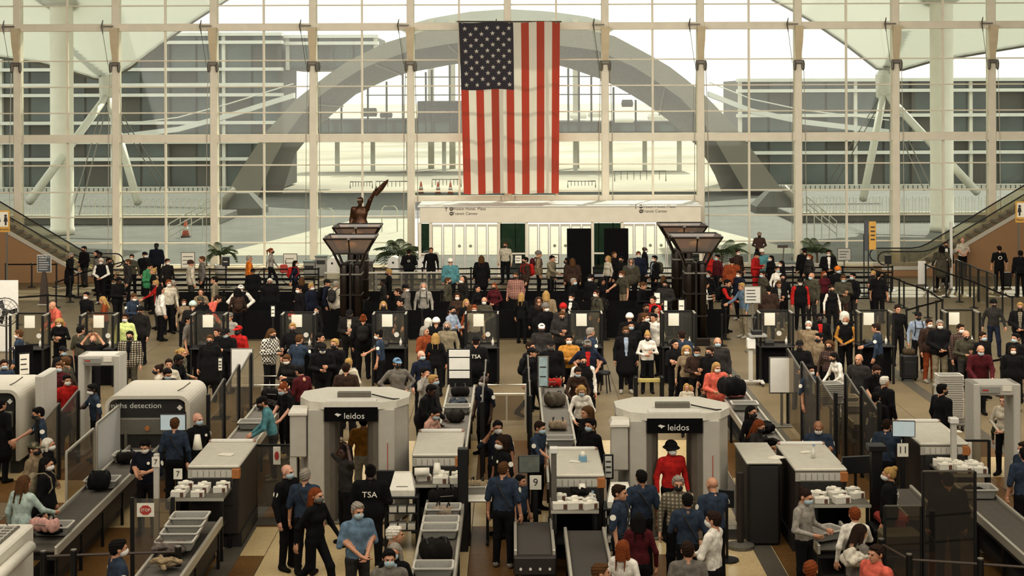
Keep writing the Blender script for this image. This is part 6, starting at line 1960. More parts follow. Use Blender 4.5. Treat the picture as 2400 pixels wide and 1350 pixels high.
# ------------------------------------------------------------------ the crowd
COLS = {'k': ('#0c0b0b', 'black'), 'K': ('#191613', 'black'), 'G': ('#2a2724', 'dark grey'), 'g': ('#645e55', 'grey'), 'a': ('#8d867a', 'pale grey'), 'w': ('#b5ab95', 'cream'), 'W': ('#d6cfbf', 'white'), 'n': ('#161a27', 'navy'),
        'b': ('#28323f', 'blue uniform'), 'd': ('#11131b', 'dark uniform'), 'r': ('#a01c18', 'red'), 'R': ('#431216', 'maroon'), 'c': ('#c25a48', 'coral'), 'o': ('#3f3b2e', 'olive'), 't': ('#7c6a51', 'tan'), 'm': ('#ad7730', 'mustard'),
        'O': ('#c4661c', 'orange'), 'u': ('#7c381b', 'rust'), 'T': ('#4d7c7f', 'teal'), 's': ('#5c7181', 'steel blue'), 'l': ('#8792a0', 'pale blue'), 'p': ('#c0937f', 'peach'), 'q': ('#a6b6aa', 'mint'), 'e': ('#3a7a4e', 'green'), 'y': ('#c3cd80', 'neon yellow'),
        'h': ('#786d56', 'khaki'), 'v': ('#32231a', 'brown'), 'L': ('#57758c', 'blue')}
PAT = {'z': ('#1d1410', '#6d4632', 'brown plaid', 'plaid'), 'x': ('#14110f', '#bfae8d', 'cream checked', 'plaid'), 'i': ('#4d4636', '#a3957a', 'tan plaid', 'plaid'), 'j': ('#6b2018', '#c4b59c', 'red plaid', 'plaid'), 'f': ('#3a3a28', '#6f654a', 'camouflage', 'camo'), 'B': ('#0f0e0d', '#cfc8b6', 'black and white checked', 'check')}
def pattern_mat(k):
    nm = 'pattern_' + k
    if nm in _M: return _M[nm]
    c1, c2, w, kind = PAT[k]
    m = M(nm, c1, .92, 0, 0)
    nt = m.node_tree; b = nt.nodes['Principled BSDF']
    tc = nt.nodes.new('ShaderNodeTexCoord')
    mx = nt.nodes.new('ShaderNodeMix'); mx.data_type = 'RGBA'
    mx.inputs[6].default_value = rgb(c1); mx.inputs[7].default_value = rgb(c2)
    if kind == 'camo':
        t = nt.nodes.new('ShaderNodeTexNoise'); t.inputs['Scale'].default_value = 12
        nt.links.new(tc.outputs['Object'], t.inputs['Vector'])
        rp = nt.nodes.new('ShaderNodeValToRGB'); rp.color_ramp.interpolation = 'CONSTANT'
        rp.color_ramp.elements[1].position = .5
        nt.links.new(t.outputs['Fac'], rp.inputs['Fac']); nt.links.new(rp.outputs['Color'], mx.inputs[0])
    elif kind == 'check':
        t = nt.nodes.new('ShaderNodeTexChecker'); t.inputs['Scale'].default_value = 21
        nt.links.new(tc.outputs['Object'], t.inputs['Vector']); nt.links.new(t.outputs['Fac'], mx.inputs[0])
    else:
        fac = None
        for d in ('X', 'Z'):
            t = nt.nodes.new('ShaderNodeTexWave'); t.bands_direction = d; t.inputs['Scale'].default_value = 5.5
            nt.links.new(tc.outputs['Object'], t.inputs['Vector'])
            if fac is None: fac = t
            else:
                mu = nt.nodes.new('ShaderNodeMath'); mu.operation = 'MULTIPLY'
                nt.links.new(fac.outputs['Fac'], mu.inputs[0]); nt.links.new(t.outputs['Fac'], mu.inputs[1])
                nt.links.new(mu.outputs[0], mx.inputs[0])
    nt.links.new(mx.outputs[2], b.inputs['Base Color'])
    return m
def cm(k):
    return pattern_mat(k) if k in PAT else cloth(COLS[k][0])
def cw(k):
    return PAT[k][2] if k in PAT else COLS[k][1]
HAIRC = {'k': ('#0d0a08', 'black'), 'd': ('#22150d', 'dark brown'), 'm': ('#4a3019', 'brown'), 'y': ('#9c7a45', 'blond'), 'a': ('#857d70', 'grey'), 'w': ('#c9c2b0', 'white'), 'r': ('#6b3214', 'auburn')}
HSTY = {'s': 'short', 'l': 'long', 'o': 'bobbed', 'p': 'ponytailed', 'n': 'bun', 'u': 'curly'}
MASKC = {'k': ('#0d0c0c', 'black'), 'w': ('#d3d0c4', 'white'), 'b': ('#9fb4b8', 'blue'), 'g': ('#5c5a54', 'grey')}
SKINC = {'l': '#b98463', 'm': '#8f5f40', 'd': '#3a2216', 'p': '#c79277'}
m_eye = M('eye_dark', '#1a110c', .4, 0, 0)
m_shoe = cloth('#0e0c0b'); m_shoe_l = cloth('#8f887a')
CROP = {}
for i in range(6):
    CROP['A%d' % i] = (400 * i, 520, 5.625); CROP['B%d' % i] = (400 * i, 700, 5.625)
for i in range(5):
    CROP['C%d' % i] = (480 * i, 860, 5.0); CROP['D%d' % i] = (480 * i, 1080, 5.0)
# crop: x,y of the head top | facing degrees | build+pose | top bottom | hair | mask | skin | extras
PEOPLE = '''
A0 925,385,80,LR,k,k,sa,k,l; 1100,300,-40,JC,k,G,sk,k,l; 1265,355,-60,FS,k,k,lk,n,l; 1305,378,-20,MS,g,k,sk,n,d; 1325,460,0,MC,W,k,sw,w,l,Vk; 1430,465,70,JR,K,k,sk,k,m; 1560,710,60,JP,k,k,sk,n,d
A0 1730,410,0,FS,o,k,sd,w,l; 1680,475,-70,JS,G,k,sm,k,l; 1905,375,60,JS,k,k,ck,w,l,Kk; 2055,262,0,JS,d,k,ck,k,d; 1965,530,70,JP,e,k,sk,n,l; 2010,595,-70,FS,k,k,ny,n,l; 2200,470,50,MS,K,k,sd,w,l
A0 2045,755,-60,FR,r,G,sy,k,l; 2110,830,120,JS,W,k,lk,n,l; 1130,905,-20,MW,k,k,sk,w,l; 1345,965,-80,FP,u,k,ly,n,l; 1755,925,60,MP,b,k,sm,w,l,A; 1840,1095,-20,JS,K,k,ek,k,l; 1150,1160,180,FS,t,k,om,n,l,x.75; 690,1030,-50,JT,c,G,b,n,l; 2215,745,30,MS,w,k,sr,w,l
A1 260,488,120,JS,w,G,ev,n,l; 405,440,-70,JS,g,k,sm,n,l; 1030,430,110,JS,O,v,sa,n,l; 1075,600,0,JS,k,k,ck,n,m,x.9; 1320,335,90,FW,a,k,pr,k,l; 1640,500,90,FW,n,k,lk,w,l,Kr
A1 1300,735,0,JS,k,k,sw,k,m; 570,705,-90,TS,h,k,sk,n,l; 915,815,10,JO,W,k,cW,w,l,Vk; 600,955,100,JB,c,k,sd,n,l; 390,860,0,FS,t,k,ld,n,l; 390,965,50,JS,k,k,co,k,l; 165,1005,20,FS,t,k,sm,w,l,x.85; 10,760,-110,JS,h,k,sa,n,l
A1 285,1025,180,JS,K,k,eq,n,l; 870,865,200,FS,v,k,uk,n,d,Kv; 490,1135,60,JS,k,k,ck,k,l; 1690,830,-60,JS,k,k,sk,w,l; 1720,715,180,FS,k,k,lm,n,l; 1845,800,60,JS,n,k,sy,w,l; 2055,745,80,JS,n,k,ck,n,l,Kk; 2170,770,150,JS,w,k,sa,n,l,KG; 1930,1105,-60,FS,k,k,lk,w,l; 1580,1170,0,MS,k,k,cr,w,l
A2 885,350,180,JC,k,k,ck,n,l,E; 1175,335,10,MS,k,k,sm,n,l; 1430,475,180,JS,T,k,eW,n,l; 1840,440,180,LS,k,k,lm,n,l; 2155,270,-20,MS,w,k,sm,k,l; 615,615,-80,MS,k,k,sy,k,l; 545,750,-80,LS,K,k,sk,n,d
A2 840,815,70,JS,g,k,ck,w,l; 735,870,-80,MS,k,k,sd,n,l; 1075,795,0,MS,a,k,ha,w,l,Q; 1400,730,80,JS,o,k,sm,k,l; 1590,708,-60,JS,K,k,hK,w,l; 1520,930,0,FS,v,k,ud,w,l; 1780,830,60,FS,k,k,lk,n,l; 2005,805,-20,FC,R,k,lr,k,l; 1640,1015,20,FS,k,k,ly,n,l
A2 1875,990,-10,MC,o,k,b,w,l; 1745,1090,0,MR,a,k,sr,w,l; 1690,1085,180,FS,u,k,lm,n,l; 1445,1110,60,MX,l,k,sk,k,l; 545,1040,10,FS,k,k,ly,k,l; 770,1010,-60,FS,K,k,nk,n,l; 95,1145,0,JP,K,k,ck,k,l,Fw; 280,1215,180,JS,k,k,nr,n,l,KK; 1140,1260,150,FS,k,k,ow,n,l; 1240,1255,180,JS,k,k,eW,n,l
A3 165,465,-70,JS,v,k,sk,k,l,Kr; 345,380,90,JS,t,k,eg,n,l,KR; 520,445,60,JR,h,k,sk,n,l; 715,475,-90,JS,v,k,lk,k,m; 790,470,180,JS,v,k,lm,n,l; 1255,450,-60,FS,w,k,oy,n,l; 1345,400,30,FS,k,k,lm,n,l; 1430,460,-30,MS,k,k,sk,k,l
A3 1660,395,0,JS,n,k,sm,w,l; 1745,335,80,JS,k,k,b,w,d; 1560,480,180,JS,o,k,hg,n,l; 1870,450,-70,JS,k,k,sk,w,l,Fl,Ko; 1445,650,-60,TR,o,t,sm,w,l; 805,745,60,MS,k,k,sa,b,l; 1030,690,-50,JS,k,k,ck,w,l; 1180,750,60,FS,k,k,uk,n,m; 1720,800,70,JP,k,k,sm,n,l
A3 2010,785,-20,JC,G,k,sk,k,l; 1990,715,160,FS,k,k,om,n,l; 40,670,-20,JS,j,k,sm,k,l; 120,935,150,FS,k,k,ly,n,l; 440,910,180,JS,t,k,ly,n,l; 345,985,180,JS,k,k,hv,n,l; 435,1070,40,JS,k,k,eg,w,l; 665,1070,180,JS,G,k,er,n,l; 650,1180,0,JP,G,k,sm,k,l
A3 775,955,-30,FS,k,k,nk,w,l,FW; 1105,900,-60,JS,o,k,sd,w,l,KK; 1850,985,-40,JS,r,k,sd,n,l; 1760,1085,20,MS,v,k,sd,k,m; 1880,1110,60,FS,w,k,lk,n,l; 1540,1205,180,JS,k,k,eW,n,l; 1745,1210,60,MS,k,k,sm,w,l,D; 1860,1235,-40,JS,W,k,sk,n,l
A4 1005,145,0,MC,z,k,sa,k,l; 720,375,30,MS,v,k,sk,w,l; 970,405,60,JP,r,r,ck,n,l; 1040,365,0,JS,T,k,eW,n,m; 1155,455,-60,FS,k,k,lk,w,l; 1290,525,-70,FS,k,k,lk,w,l; 1600,350,180,JS,k,k,ck,n,l; 1660,440,-60,FS,G,k,pr,w,l; 1915,385,0,JC,k,k,sk,w,l,FW
A4 355,430,0,FS,r,k,lr,n,l; 450,440,-60,MS,R,k,sk,b,l; 640,485,180,JS,u,k,sd,n,l; 330,655,-40,MS,k,k,sd,b,l; 735,655,-60,JS,n,k,sd,w,l; 1050,660,-70,JS,o,k,sd,b,l; 1240,600,20,FS,W,k,pk,b,l; 1310,700,0,MS,k,k,sk,k,l; 1260,790,10,JP,k,k,sm,n,l,Fa
A4 1540,755,0,JS,r,k,ck,w,l,Vk; 1690,685,-50,JS,o,G,b,b,l; 1860,665,20,FS,R,k,lr,k,l; 1960,855,0,FS,W,k,nd,k,l,Vk; 2110,715,0,JP,o,v,sm,b,l; 2040,600,20,JS,k,k,eO,b,l; 2235,690,-60,JS,k,G,sk,b,l; 1125,850,180,LS,v,k,sk,n,l; 770,815,-70,MR,s,h,sy,n,l; 580,770,60,MR,r,k,sk,n,l,Vk,Kk; 300,790,100,FP,W,k,lk,n,l
A5 1155,325,180,LW,o,k,lk,n,l; 1215,280,0,MS,k,k,sd,k,l,FW; 1435,232,0,TC,w,k,b,n,p; 1915,335,180,TS,k,k,sd,n,l,N; 2195,400,180,JS,k,k,sk,n,d; 255,660,-50,FP,G,k,ly,k,l; 325,665,150,TS,k,k,pk,n,l; 1840,1040,0,MW,G,n,ek,k,l; 2190,1085,-20,JC,k,k,sy,k,l,Fi; 575,1115,10,MS,k,k,sd,n,l; 845,1200,0,MS,l,k,ck,k,l,QK
B5 990,290,20,JS,v,u,sd,w,l,q; 1130,300,0,JC,k,h,sa,w,l,q; 1405,355,20,JS,z,k,sd,w,l; 1475,440,0,MP,o,G,b,k,l; 1695,460,30,JS,k,k,sd,b,l; 1665,635,0,JT,R,k,b,b,l; 2130,480,-60,JS,k,k,sk,b,l; 2095,640,-10,JS,k,k,od,w,l,x.93; 290,345,-120,MR,b,k,sd,n,l,A; 60,745,-30,MS,G,k,b,n,l; 60,890,20,TT,k,k,sd,k,l; 320,1040,120,JS,k,k,sw,n,l
B0 770,245,0,FP,k,k,uy,w,l; 235,388,-90,MS,b,k,sm,w,l,A; 1055,335,150,TS,o,k,sk,n,l; 1215,460,0,TH,k,k,b,k,l; 820,600,50,JS,k,k,ck,b,l; 1700,410,0,JS,x,o,sk,k,l,Fk; 850,745,-100,TS,o,k,sm,n,l; 770,815,0,MS,R,k,sm,b,l; 880,905,180,FS,v,k,sy,n,l,x.85; 870,985,40,MS,r,k,sk,w,l; 40,780,30,MS,b,k,sd,b,l,A
B0 2070,855,-80,FS,w,k,nd,k,l; 2215,810,10,FS,w,k,sd,n,l; 2190,905,40,TP,k,k,sk,b,l; 1210,1105,-60,TR,b,k,sk,w,d,A; 1640,178,0,MS,y,k,sd,w,m
B1 230,205,80,TS,g,k,sk,n,l; 500,250,0,MS,k,k,sa,b,l; 620,365,-40,FS,w,k,sd,n,l,Vk; 505,465,0,LS,k,k,sm,k,l; 720,375,-30,JP,k,k,ck,b,l; 765,165,-20,MS,a,k,cg,n,l; 880,360,-30,JS,r,k,cr,k,d; 1320,385,60,JP,B,k,lm,k,l; 1595,310,0,MS,k,k,sy,k,l; 1685,465,150,MR,b,k,sm,n,l,A
B1 1960,445,80,MS,k,k,sk,n,l; 1990,575,10,JP,k,k,ck,w,l; 2150,530,-30,JS,k,k,sy,k,l; 1520,725,-20,FP,K,k,sm,w,l; 1690,880,-130,MP,R,k,sk,n,l; 1415,1045,-50,FS,k,k,pk,w,l; 1470,1110,-50,TT,k,k,nr,b,p; 140,640,70,FR,f,k,py,n,l; 80,760,70,JT,k,k,sk,n,d
B2 480,415,-100,TR,b,k,nk,w,l,A; 1090,360,60,JC,u,k,oa,n,l; 1230,450,180,FS,k,k,ly,n,l; 1385,295,-10,MS,h,k,oa,k,l; 1045,680,40,MS,n,k,b,b,p; 725,770,20,MO,g,k,cL,k,l; 1085,905,60,MU,a,a,sk,n,l; 1210,1000,70,MS,G,k,sy,b,l; 1160,1130,70,JT,k,k,sk,n,d; 85,775,180,FS,w,k,sy,n,l; 50,840,180,MS,v,k,sd,n,l; 1865,1010,-50,TS,d,k,b,w,d,A; 1765,490,180,JS,k,k,ck,n,l,X
B3 380,325,0,JC,G,k,cW,k,l; 505,545,0,JS,k,G,ck,g,l; 740,480,0,MX,m,k,sk,w,l; 985,540,0,TO,n,k,cg,k,l,Fr; 1025,385,120,TS,b,k,sa,n,l,A; 925,755,10,JS,W,k,nk,k,l,Vk; 740,905,10,FT,v,k,sd,b,l; 905,1145,0,FT,W,k,oy,b,l; 790,1165,-60,FS,k,k,or,n,l,x.85; 230,570,60,JS,k,k,sd,n,l; 280,640,80,JW,k,k,ck,n,l,Kk
B3 1490,375,0,LS,k,k,sm,k,m,Fl; 1560,305,0,JS,k,k,sk,b,l; 1775,445,0,FP,W,k,ny,k,l; 2140,545,20,TX,k,k,lk,n,l; 2230,430,180,TS,b,k,sd,n,l,A
B4 40,630,0,FS,t,k,uy,w,l; 175,625,0,MP,v,k,sd,b,l; 345,620,-40,MS,k,k,sd,k,l; 450,520,0,JS,G,k,b,b,l; 455,850,20,JI,c,k,ly,w,l; 95,1150,60,FS,p,p,oy,n,l,x.62; 260,1165,40,FS,o,k,sm,n,l,x.62; 40,1080,0,FS,w,k,ly,n,l,x.7; 1650,310,-20,JS,t,k,sw,w,l; 1795,210,0,JS,k,k,sk,k,d,Fr; 2120,185,180,FS,k,k,uw,n,l; 2140,255,-30,MC,m,k,b,w,m,Vk
B4 1790,465,-60,MS,t,k,sk,k,l; 1530,560,-10,JC,k,k,ck,k,l; 1920,555,-30,FS,z,k,um,k,l; 1985,725,-70,FT,W,k,lk,k,l; 1660,890,40,TS,b,k,sk,w,l,A
C0 440,455,-70,TR,b,k,sk,k,l,A; 2,360,150,LS,k,k,sk,n,l; 390,855,80,TS,t,k,cf,k,l; 555,840,90,FS,k,k,ow,w,l; 660,1040,90,JS,k,k,lk,w,l,Kh; 290,1252,150,MR,q,k,lm,n,l; 2035,580,180,MS,b,k,sm,n,l,S; 1690,835,-10,TP,d,k,sk,w,l,A
C1 155,525,50,MS,k,k,b,b,p,A; 670,330,-80,MT,T,G,ck,k,l; 955,1135,60,JS,k,k,b,b,p,A; 1160,1155,172,TS,b,k,sa,n,l,S; 1850,560,180,TS,m,w,sk,n,l; 1630,905,-60,TH,G,k,lk,n,d; 1930,1140,178,JC,k,k,nk,n,d,X
D1 1290,310,60,FW,k,k,lr,g,l; 1775,480,30,TC,s,G,sa,b,l; 2340,760,100,MS,g,k,sw,n,l; 2235,868,-10,FS,k,k,la,b,l,Fl; 2140,1035,10,TS,g,k,sk,b,l
C2 270,480,60,FT,p,k,nk,b,l; 1020,630,10,TU,d,k,sk,w,m,A; 1045,805,-60,TS,k,k,ud,w,m,A; 1165,1112,162,TS,b,k,sm,n,l,SA; 1620,640,60,TR,b,k,sd,b,l,A; 1930,470,-60,FS,k,k,um,n,l; 2100,610,-50,MS,k,k,sk,b,l
D2 1285,165,60,TS,b,k,sk,n,l,x.81; 2320,285,70,TS,b,k,sd,n,l,SA; 2220,1205,100,JS,t,k,sm,n,l
C3 655,870,20,MS,r,k,vk,w,d; 1650,465,40,FS,k,k,lk,k,l; 1680,630,60,FP,G,k,lr,k,l; 2205,645,-10,TP,b,k,b,w,m,A
D3 300,115,195,TS,b,k,sk,n,m,SA; 730,185,0,MS,i,k,sa,k,l; 840,390,178,TC,b,k,sk,n,m,S; 1130,200,200,TR,b,k,b,n,l,A; 1140,600,-120,MX,W,k,sd,w,l; 840,950,180,MS,g,k,sd,n,l; 265,610,180,FS,R,k,lk,n,l; 90,930,150,FS,W,k,lr,n,l; 2225,345,50,MI,a,k,nd,b,l; 2280,1185,160,MS,n,k,sr,n,l
C4 720,310,150,MS,k,k,sk,n,l,X; 1430,215,110,JS,k,k,sk,k,l; 780,625,150,TR,b,k,sd,n,l,SA; 2150,345,-40,FC,w,k,pm,n,p; 2140,590,150,MS,o,h,sm,n,l,x.71; 2385,900,-70,TS,b,k,sd,w,l,A; 2395,968,180,TS,b,k,sk,n,l
D4 800,90,-110,JS,k,k,ny,w,l,X; 1490,160,180,JS,k,k,sk,n,l; 400,560,180,FR,W,k,sr,n,l; 460,760,120,FP,g,k,ld,n,l; 645,1000,-60,JS,c,k,sd,n,l
D0 1370,905,120,TS,b,k,sk,w,l,A
'''
LAND = [(40, 640, 'near the fan'), (180, 600, 'by the first escalator foot'), (300, 610, 'in the slanting belt line'), (390, 590, 'behind the first belt rows'), (430, 640, 'by the walking queue end'), (260, 700, 'behind the second booth'), (480, 700, 'in the crowded queue bend'), (560, 640, 'before the bushy palm'), (680, 640, 'by the bicycle'), (760, 690, 'beside the first lamp tower'),
        (900, 620, 'before the big palm'), (960, 690, 'in the banner rows'), (1060, 620, 'before the vestibule'), (1120, 710, 'behind the sixth booth'), (1190, 600, 'before the middle doors'), (1270, 620, 'beside the first black screen'), (1340, 690, 'under the first black screen'), (1440, 620, 'under the second black screen'), (1520, 690, 'left of the second lamp towers'), (1690, 640, 'behind the second lamp towers'),
        (1780, 600, 'by the T-shaped stand'), (1800, 680, 'near the safety board'), (1930, 620, 'by the far palm'), (1960, 700, 'behind the tenth booth'), (2060, 680, 'inside the curving belt line'), (2230, 620, 'at the escalator landing'), (2360, 640, 'beside the aisle wall'), (60, 780, 'at the first booth'), (220, 800, 'before the second booth'), (320, 800, 'beside the metal detector'),
        (170, 880, 'in the first detector lane'), (480, 770, 'at the third booth'), (560, 790, 'beside the white board'), (440, 850, 'at the far trays'), (700, 780, 'at the fourth booth'), (690, 900, 'behind the first body scanner'), (800, 800, 'before the fifth booth'), (890, 790, 'at the fifth booth'), (1020, 780, 'before the sixth booth'), (980, 860, 'beyond the first scanner roof'),
        (1130, 850, 'beside the triple board'), (1260, 790, 'before the seventh booth'), (1340, 820, 'around the blue banner'), (1390, 780, 'at the seventh booth'), (1490, 790, 'before the eighth booth'), (1600, 790, 'at the eighth booth'), (1660, 830, 'behind the second body scanner'), (1900, 790, 'before the ninth booth'), (1930, 860, 'at the tilted tray pile'), (2050, 780, 'at the tenth booth'),
        (2150, 800, 'beside the tall suitcase'), (2280, 790, 'beside the tray cart'), (2370, 780, 'by the side aisle'), (100, 960, 'beside the detector slab'), (100, 1060, 'beside the first roller lane'), (360, 1020, 'at lane seven'), (560, 960, 'at the first loading lane'), (690, 1100, 'before the first body scanner'), (820, 1040, 'inside the first body scanner'), (800, 1180, 'before the first scanner door'),
        (930, 1270, 'at the centre lane'), (1020, 950, 'at the second loading lane'), (1160, 1000, 'between the scanner lanes'), (1200, 1100, 'at lane nine'), (1340, 960, 'at the third loading lane'), (1420, 1140, 'before the second instrument'), (1570, 1040, 'inside the second body scanner'), (1550, 1140, 'before the second body scanner'), (1640, 1230, 'waiting before second scanner'),
        (1470, 1250, 'in the near middle'), (1780, 970, 'at the fourth loading lane'), (1890, 1000, 'at the fourth machine'), (1890, 1170, 'beside the fourth roller lane'), (1900, 1310, 'at the bottom edge'), (2030, 900, 'at the fifth loading lane'), (2080, 1000, 'at lane eleven'), (2200, 930, 'before the tray cart'), (2350, 960, 'in the second detector'), (2390, 1050, 'by the last lane'),
        (2080, 1110, 'behind the olive suitcase'), (2220, 1130, 'behind the smoked gate'), (2010, 1210, 'by the near guard rail'), (300, 1270, 'at the near corner')]
bp_me = smesh('pack', [E((0, .07, 0), (.15, .09, .22), 0), E((0, .08, .12), (.14, .085, .12), 0), E((0, .14, -.07), (.11, .06, .11), 0)], .018, .03)
patch_me = MB().lathe([(.045, -.004), (.045, .004)], 12).mesh('shoulder_patch'); patch_me.materials.append(m_paper); patch_me.update()
strap_me = MB().tube([(.10, -.02, 1.50), (.06, .11, 1.40), (-.04, .135, 1.22), (-.13, .11, 1.04), (-.165, .0, .98), (-.12, -.12, 1.04), (-.03, -.145, 1.22), (.06, -.11, 1.40), (.10, -.02, 1.50)], .013, 5).mesh('shoulder_strap')
strap_me.materials.append(m_rubber); strap_me.update()
tsa_me = text_mesh('TSA', .13, 'lettering'); tsa_me.materials.clear(); tsa_me.materials.append(m_paper)
ring_me = MB().tube([(.06 * math.cos(a * .5236), 0, .06 * math.sin(a * .5236)) for a in range(13)], .012, 5).mesh('emblem'); ring_me.materials.append(m_paper); ring_me.update()
cnt_people = []
STOOD = []
bpy.context.view_layer.update()
KEEP = []                                # fixed things a person cannot stand in: (x0, x1, y0, y1, axis to step aside)
for o in list(COL.objects):
    if o.parent is None and o.get('category') in ('lamp', 'booth', 'conveyor', 'x-ray machine', 'table', 'cabinet', 'console'):
        c = [ch.matrix_world @ Vector(v) for ch in o.children if ch.type == 'MESH' for v in ch.bound_box]
        c = [v for v in c if v.z < 1.6]
        KEEP.append((min(v.x for v in c), max(v.x for v in c), min(v.y for v in c), max(v.y for v in c), 'y' if o['category'] == 'booth' else 'x'))
def clear_of(p):
    m = .17
    for x0, x1, y0, y1, ax in KEEP:
        if x0 - m < p.x < x1 + m and y0 - m < p.y < y1 + m:
            if ax == 'x':
                p.x = x0 - m if p.x < (x0 + x1) / 2 else x1 + m
            else:
                p.y = y0 - m if p.y < (y0 + y1) / 2 else y1 + m
    return p
GARM = {'M': 'sweater', 'T': 'short-sleeved shirt', 'J': 'jacket', 'F': 'top', 'L': 'long coat'}
def add_person(px, py, ang, build, pose, top, bot, hair, mask, skin, ex):
    me, HM, TM, hc, hd = proto(pose, build)
    sc = random.uniform(.965, 1.035) * (.955 if build == 'F' else 1.0)
    quiet = False
    vest = front = None
    pack = None
    for e in ex:
        if e[0] == 'x': sc = float(e[1:])
        elif e[0] == 'V': vest = e[1]
        elif e[0] == 'F': front = e[1]
        elif e[0] == 'K': pack = e[1]
    rz = math.radians(ang)
    ztop = (hc[2] + .122 + (.018 if hair[0] in 'cev' else 0) + (.025 if hair[0] == 'h' else 0)) * sc
    d = F * (H - ztop) / (py - YH)
    hx, hy = hc[0] * sc, hc[1] * sc
    loc = Vector(((px - 1200) / F * d - (hx * math.cos(rz) - hy * math.sin(rz)), d - (hx * math.sin(rz) + hy * math.cos(rz)), 0))
    loc = clear_of(loc)
    for q_ in STOOD:
        v_ = loc - q_
        if v_.length < .44:
            ny = q_.y + (1 if v_.y >= 0 else -1) * math.sqrt(max(.0, .44 ** 2 - v_.x ** 2))
            loc = Vector((loc.x * ny / loc.y, ny, 0))
    STOOD.append(loc.copy())
    r = thing('person', 'x', 'person', loc, rz)
    wd = random.uniform(1.06, 1.14)
    r.scale = (sc * wd, sc * wd, sc)
    body = ob('body', me, r)
    tm = cm(top)
    mats = [M('skin_' + skin, SKINC[skin], .55, 0, .08, 20), cm(vest) if vest else tm, tm, cm(bot), m_shoe_l if ('q' in ex or random.random() < .2) else m_shoe, m_eye, cm(front) if front else (cm(vest) if vest else tm)]
    for k in range(7):
        setmat(body, mats[k], k)
    style, hcol = hair[0], (hair[1] if len(hair) > 1 else '')
    hw = 'bald head'
    if style in HAIRM:
        c, w = HAIRC[hcol]
        o = setmat(ob('hair', HAIRM[style], r), M('hair_' + hcol, c, .95, 0, .35, 70, .6, spec=.15)); o.matrix_local = HM
        hw = w + ' ' + ('hair bun' if style == 'n' else 'ponytail' if style == 'p' else HSTY[style] + ' hair')
    elif style in HATM:
        nm, hm = HATM[style]
        cc = hcol if hcol in COLS or hcol in PAT else 'k'
        o = setmat(ob(nm, hm, r), cm(cc)); o.matrix_local = HM
        hw = cw(cc) + ' ' + nm.replace('_', ' ')
        if style in 'cv':
            o = setmat(ob('hair', HAIRM['s' if build != 'F' else 'o'], r), M('hair_d', HAIRC['d'][0], .95, 0, .35, 70, .6, spec=.15)); o.matrix_local = HM
            o.scale = (o.scale.x * .96, o.scale.y * .96, o.scale.z * .94)
    if mask in MASKC:
        o = setmat(ob('face_mask', MASKM, r), M('mask_' + mask, MASKC[mask][0], .85, 0, .04, 40)); o.matrix_local = HM
    fl = ''.join(e for e in ex if e[0] not in 'xVFK')
    if 'A' in fl:
        for s in (-1, 1):
            el = POSES[pose][0 if s > 0 else 1][0]
            a = Vector((s * BUILDS[build]['sh'], .005, 1.415)).lerp(Vector((s * el[0], el[1], el[2])), .38)
            o = ob('shoulder_patch', patch_me, r)
            o.matrix_local = TM @ Matrix.Translation(a + Vector((s * .062, 0, .0))) @ Matrix.Rotation(s * math.radians(80), 4, 'Y')
        o = ob('badge', patch_me, r); o.matrix_local = TM @ Matrix.Translation((.08, -.125, 1.33)) @ Matrix.Rotation(math.radians(80), 4, 'X') @ Matrix.Scale(.6, 4)
    if 'S' in fl:
        o = ob('shoulder_strap', strap_me, r); o.matrix_local = TM
    if 'X' in fl or 'N' in fl:
        o = ob('lettering', tsa_me, r) if 'X' in fl else setmat(ob('emblem', ring_me, r), m_paper)
        y = .135 if build in 'JL' else .118
        o.matrix_local = TM @ Matrix.Translation((0, y, 1.28)) @ Matrix.Rotation(math.pi, 4, 'Z') @ Matrix.Rotation(math.radians(84) if 'X' in fl else 0, 4, 'X')
    if 'E' in fl:
        o = ob('emblem', ring_me, r); o.matrix_local = TM @ Matrix.Translation((0, .135, 1.27)) @ Matrix.Scale(.7, 4)
    if 'Q' in fl:
        for s in (-1, 1):
            MB().tube([(s * .09, -.03, 1.49), (s * .10, -.125, 1.36), (s * .11, -.13, 1.2), (s * .13, -.09, 1.08)], .016, 5).obj('pack_strap', m_rubber, r)
        MB().tube([(-.105, -.135, 1.3), (.105, -.135, 1.3)], .012, 5).obj('chest_strap', m_rubber, r)
    kid = sc < .8
    gw = GARM[build]
    colw = cw(top)
    if vest:
        if top in 'WwR': desc = '%s vest over %s sleeves' % (cw(vest), colw)
        else: desc = '%s vest over %s sleeves' % (cw(vest), colw)
    elif 'uniform' in colw: desc = colw
    elif top == 'a' and hair[0] == 'h': desc = 'pale grey hoodie'
    else: desc = colw + ' ' + gw
    who = 'child' if kid else 'person'
    mw = (MASKC[mask][1] + ' mask') if mask in MASKC else ''
    place = min(LAND, key=lambda q: (q[0] - px) ** 2 + 2.2 * (q[1] - py) ** 2)[2]
    a = (ang + 360) % 360
    view = 'seen from behind' if 115 < a < 245 else ('facing forward' if a < 45 or a > 315 else 'seen in profile')
    cnt_people.append((r, px, who, desc, hw, mw, view, place))
    if pack:
        b = thing('backpack', '%s backpack worn by %s in %s %s' % (cw(pack), who, desc, place), 'backpack', loc, rz)
        b.scale = (sc * wd, sc * wd, sc)
        o = setmat(ob('pack', bp_me, b), cm(pack)); o.matrix_local = TM @ Matrix.Translation((0, .12 if build != 'J' else .14, 1.24))
        for s in (-1, 1):
            o = MB().tube([(s * .10, .20, 1.38), (s * .11, .12, 1.485), (s * .11, .0, 1.50), (s * .115, -.10, 1.42), (s * .125, -.13, 1.25), (s * .14, .0, 1.06)], .016, 5).obj('strap', cm(pack), b); o.matrix_local = TM
    return r
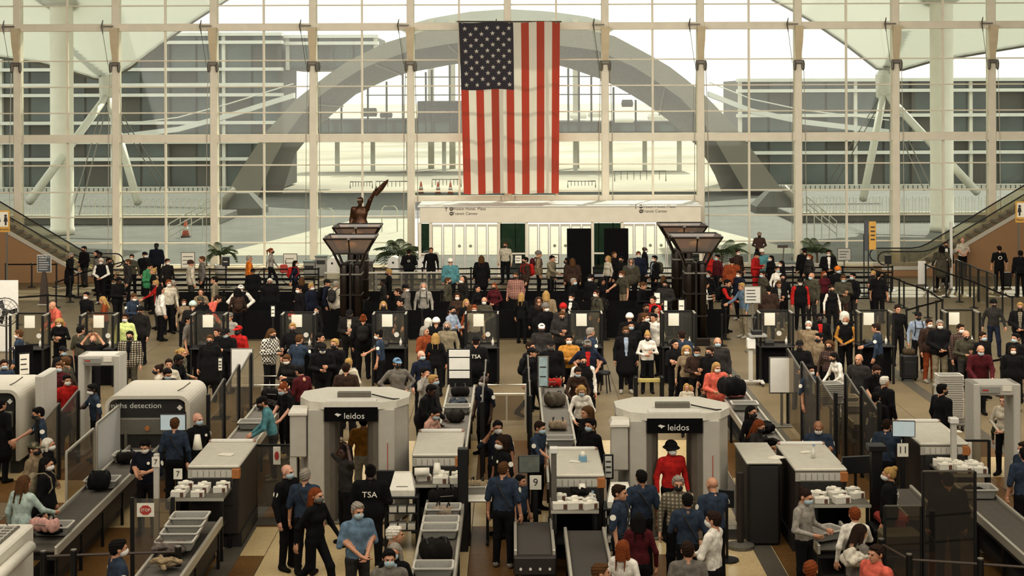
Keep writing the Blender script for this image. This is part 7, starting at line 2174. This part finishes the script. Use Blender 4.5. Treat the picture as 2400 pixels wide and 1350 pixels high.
for ln in PEOPLE.strip().split('\n'):
    crop, rest_ = ln.split(' ', 1)
    x0, y0, s_ = CROP[crop]
    for rec in rest_.split(';'):
        f = rec.strip().split(',')
        if len(f) < 9:
            continue
        add_person(x0 + float(f[0]) / s_, y0 + float(f[1]) / s_, float(f[2]), f[3][0], f[3][1], f[4], f[5], f[6], f[7], f[8], f[9:])
# labels: look first, then neighbour, then order
def fit(*tries):
    for l in tries:
        if len(l.split()) <= 16: return l
    return tries[-1]
def lab1(t): return fit('%s in %s with %s%s, %s' % (t[2], t[3], t[4], (' and ' + t[5]) if t[5] else '', t[7]), '%s in %s with %s, %s' % (t[2], t[3], t[4], t[7]))
def lab2(t): return fit('%s in %s, %s, %s, %s' % (t[2], t[3], t[4], t[6], t[7]), '%s in %s, %s, %s' % (t[2], t[3], t[6], t[7]))
from collections import defaultdict
for stage in (lab1, lab2):
    gd = defaultdict(list)
    for t in cnt_people:
        gd[stage(t)].append(t)
    left = []
    for l, ts in gd.items():
        if len(ts) == 1:
            ts[0][0]['label'] = l
        else:
            left += ts
    if stage is lab1:
        keep = left
        for t in keep:
            t[0]['label'] = lab2(t)
gd = defaultdict(list)
for t in cnt_people:
    gd[t[0]['label']].append(t)
ORD = ['first', 'second', 'third', 'fourth', 'fifth', 'sixth']
for l, ts in gd.items():
    if len(ts) > 1:
        for i, t in enumerate(sorted(ts, key=lambda t: t[1])):
            t[0]['label'] = fit('%s in %s, %s, %s from left %s' % (t[2], t[3], t[4], ORD[min(i, 5)], t[7]), '%s in %s, %s from left %s' % (t[2], t[3], ORD[min(i, 5)], t[7]))
for t in cnt_people:
    t[0]['group'] = 'people in the screening hall'
print('PEOPLE', len(cnt_people), 'protos', len(PROTO))

import re
for o in COL.objects:                    # neighbours named in labels are simply persons
    for key in ('label', 'group'):
        v = o.get(key)
        if v:
            w = re.sub(r'\b(man|woman)\b', 'person', v)
            w = re.sub(r'\b(men|women)\b', 'people', w)
            w = re.sub(r'\b(boy|girl)\b', 'child', w)
            w = re.sub(r'\b(her|his)\b', 'their', w)
            if w != v:
                o[key] = w
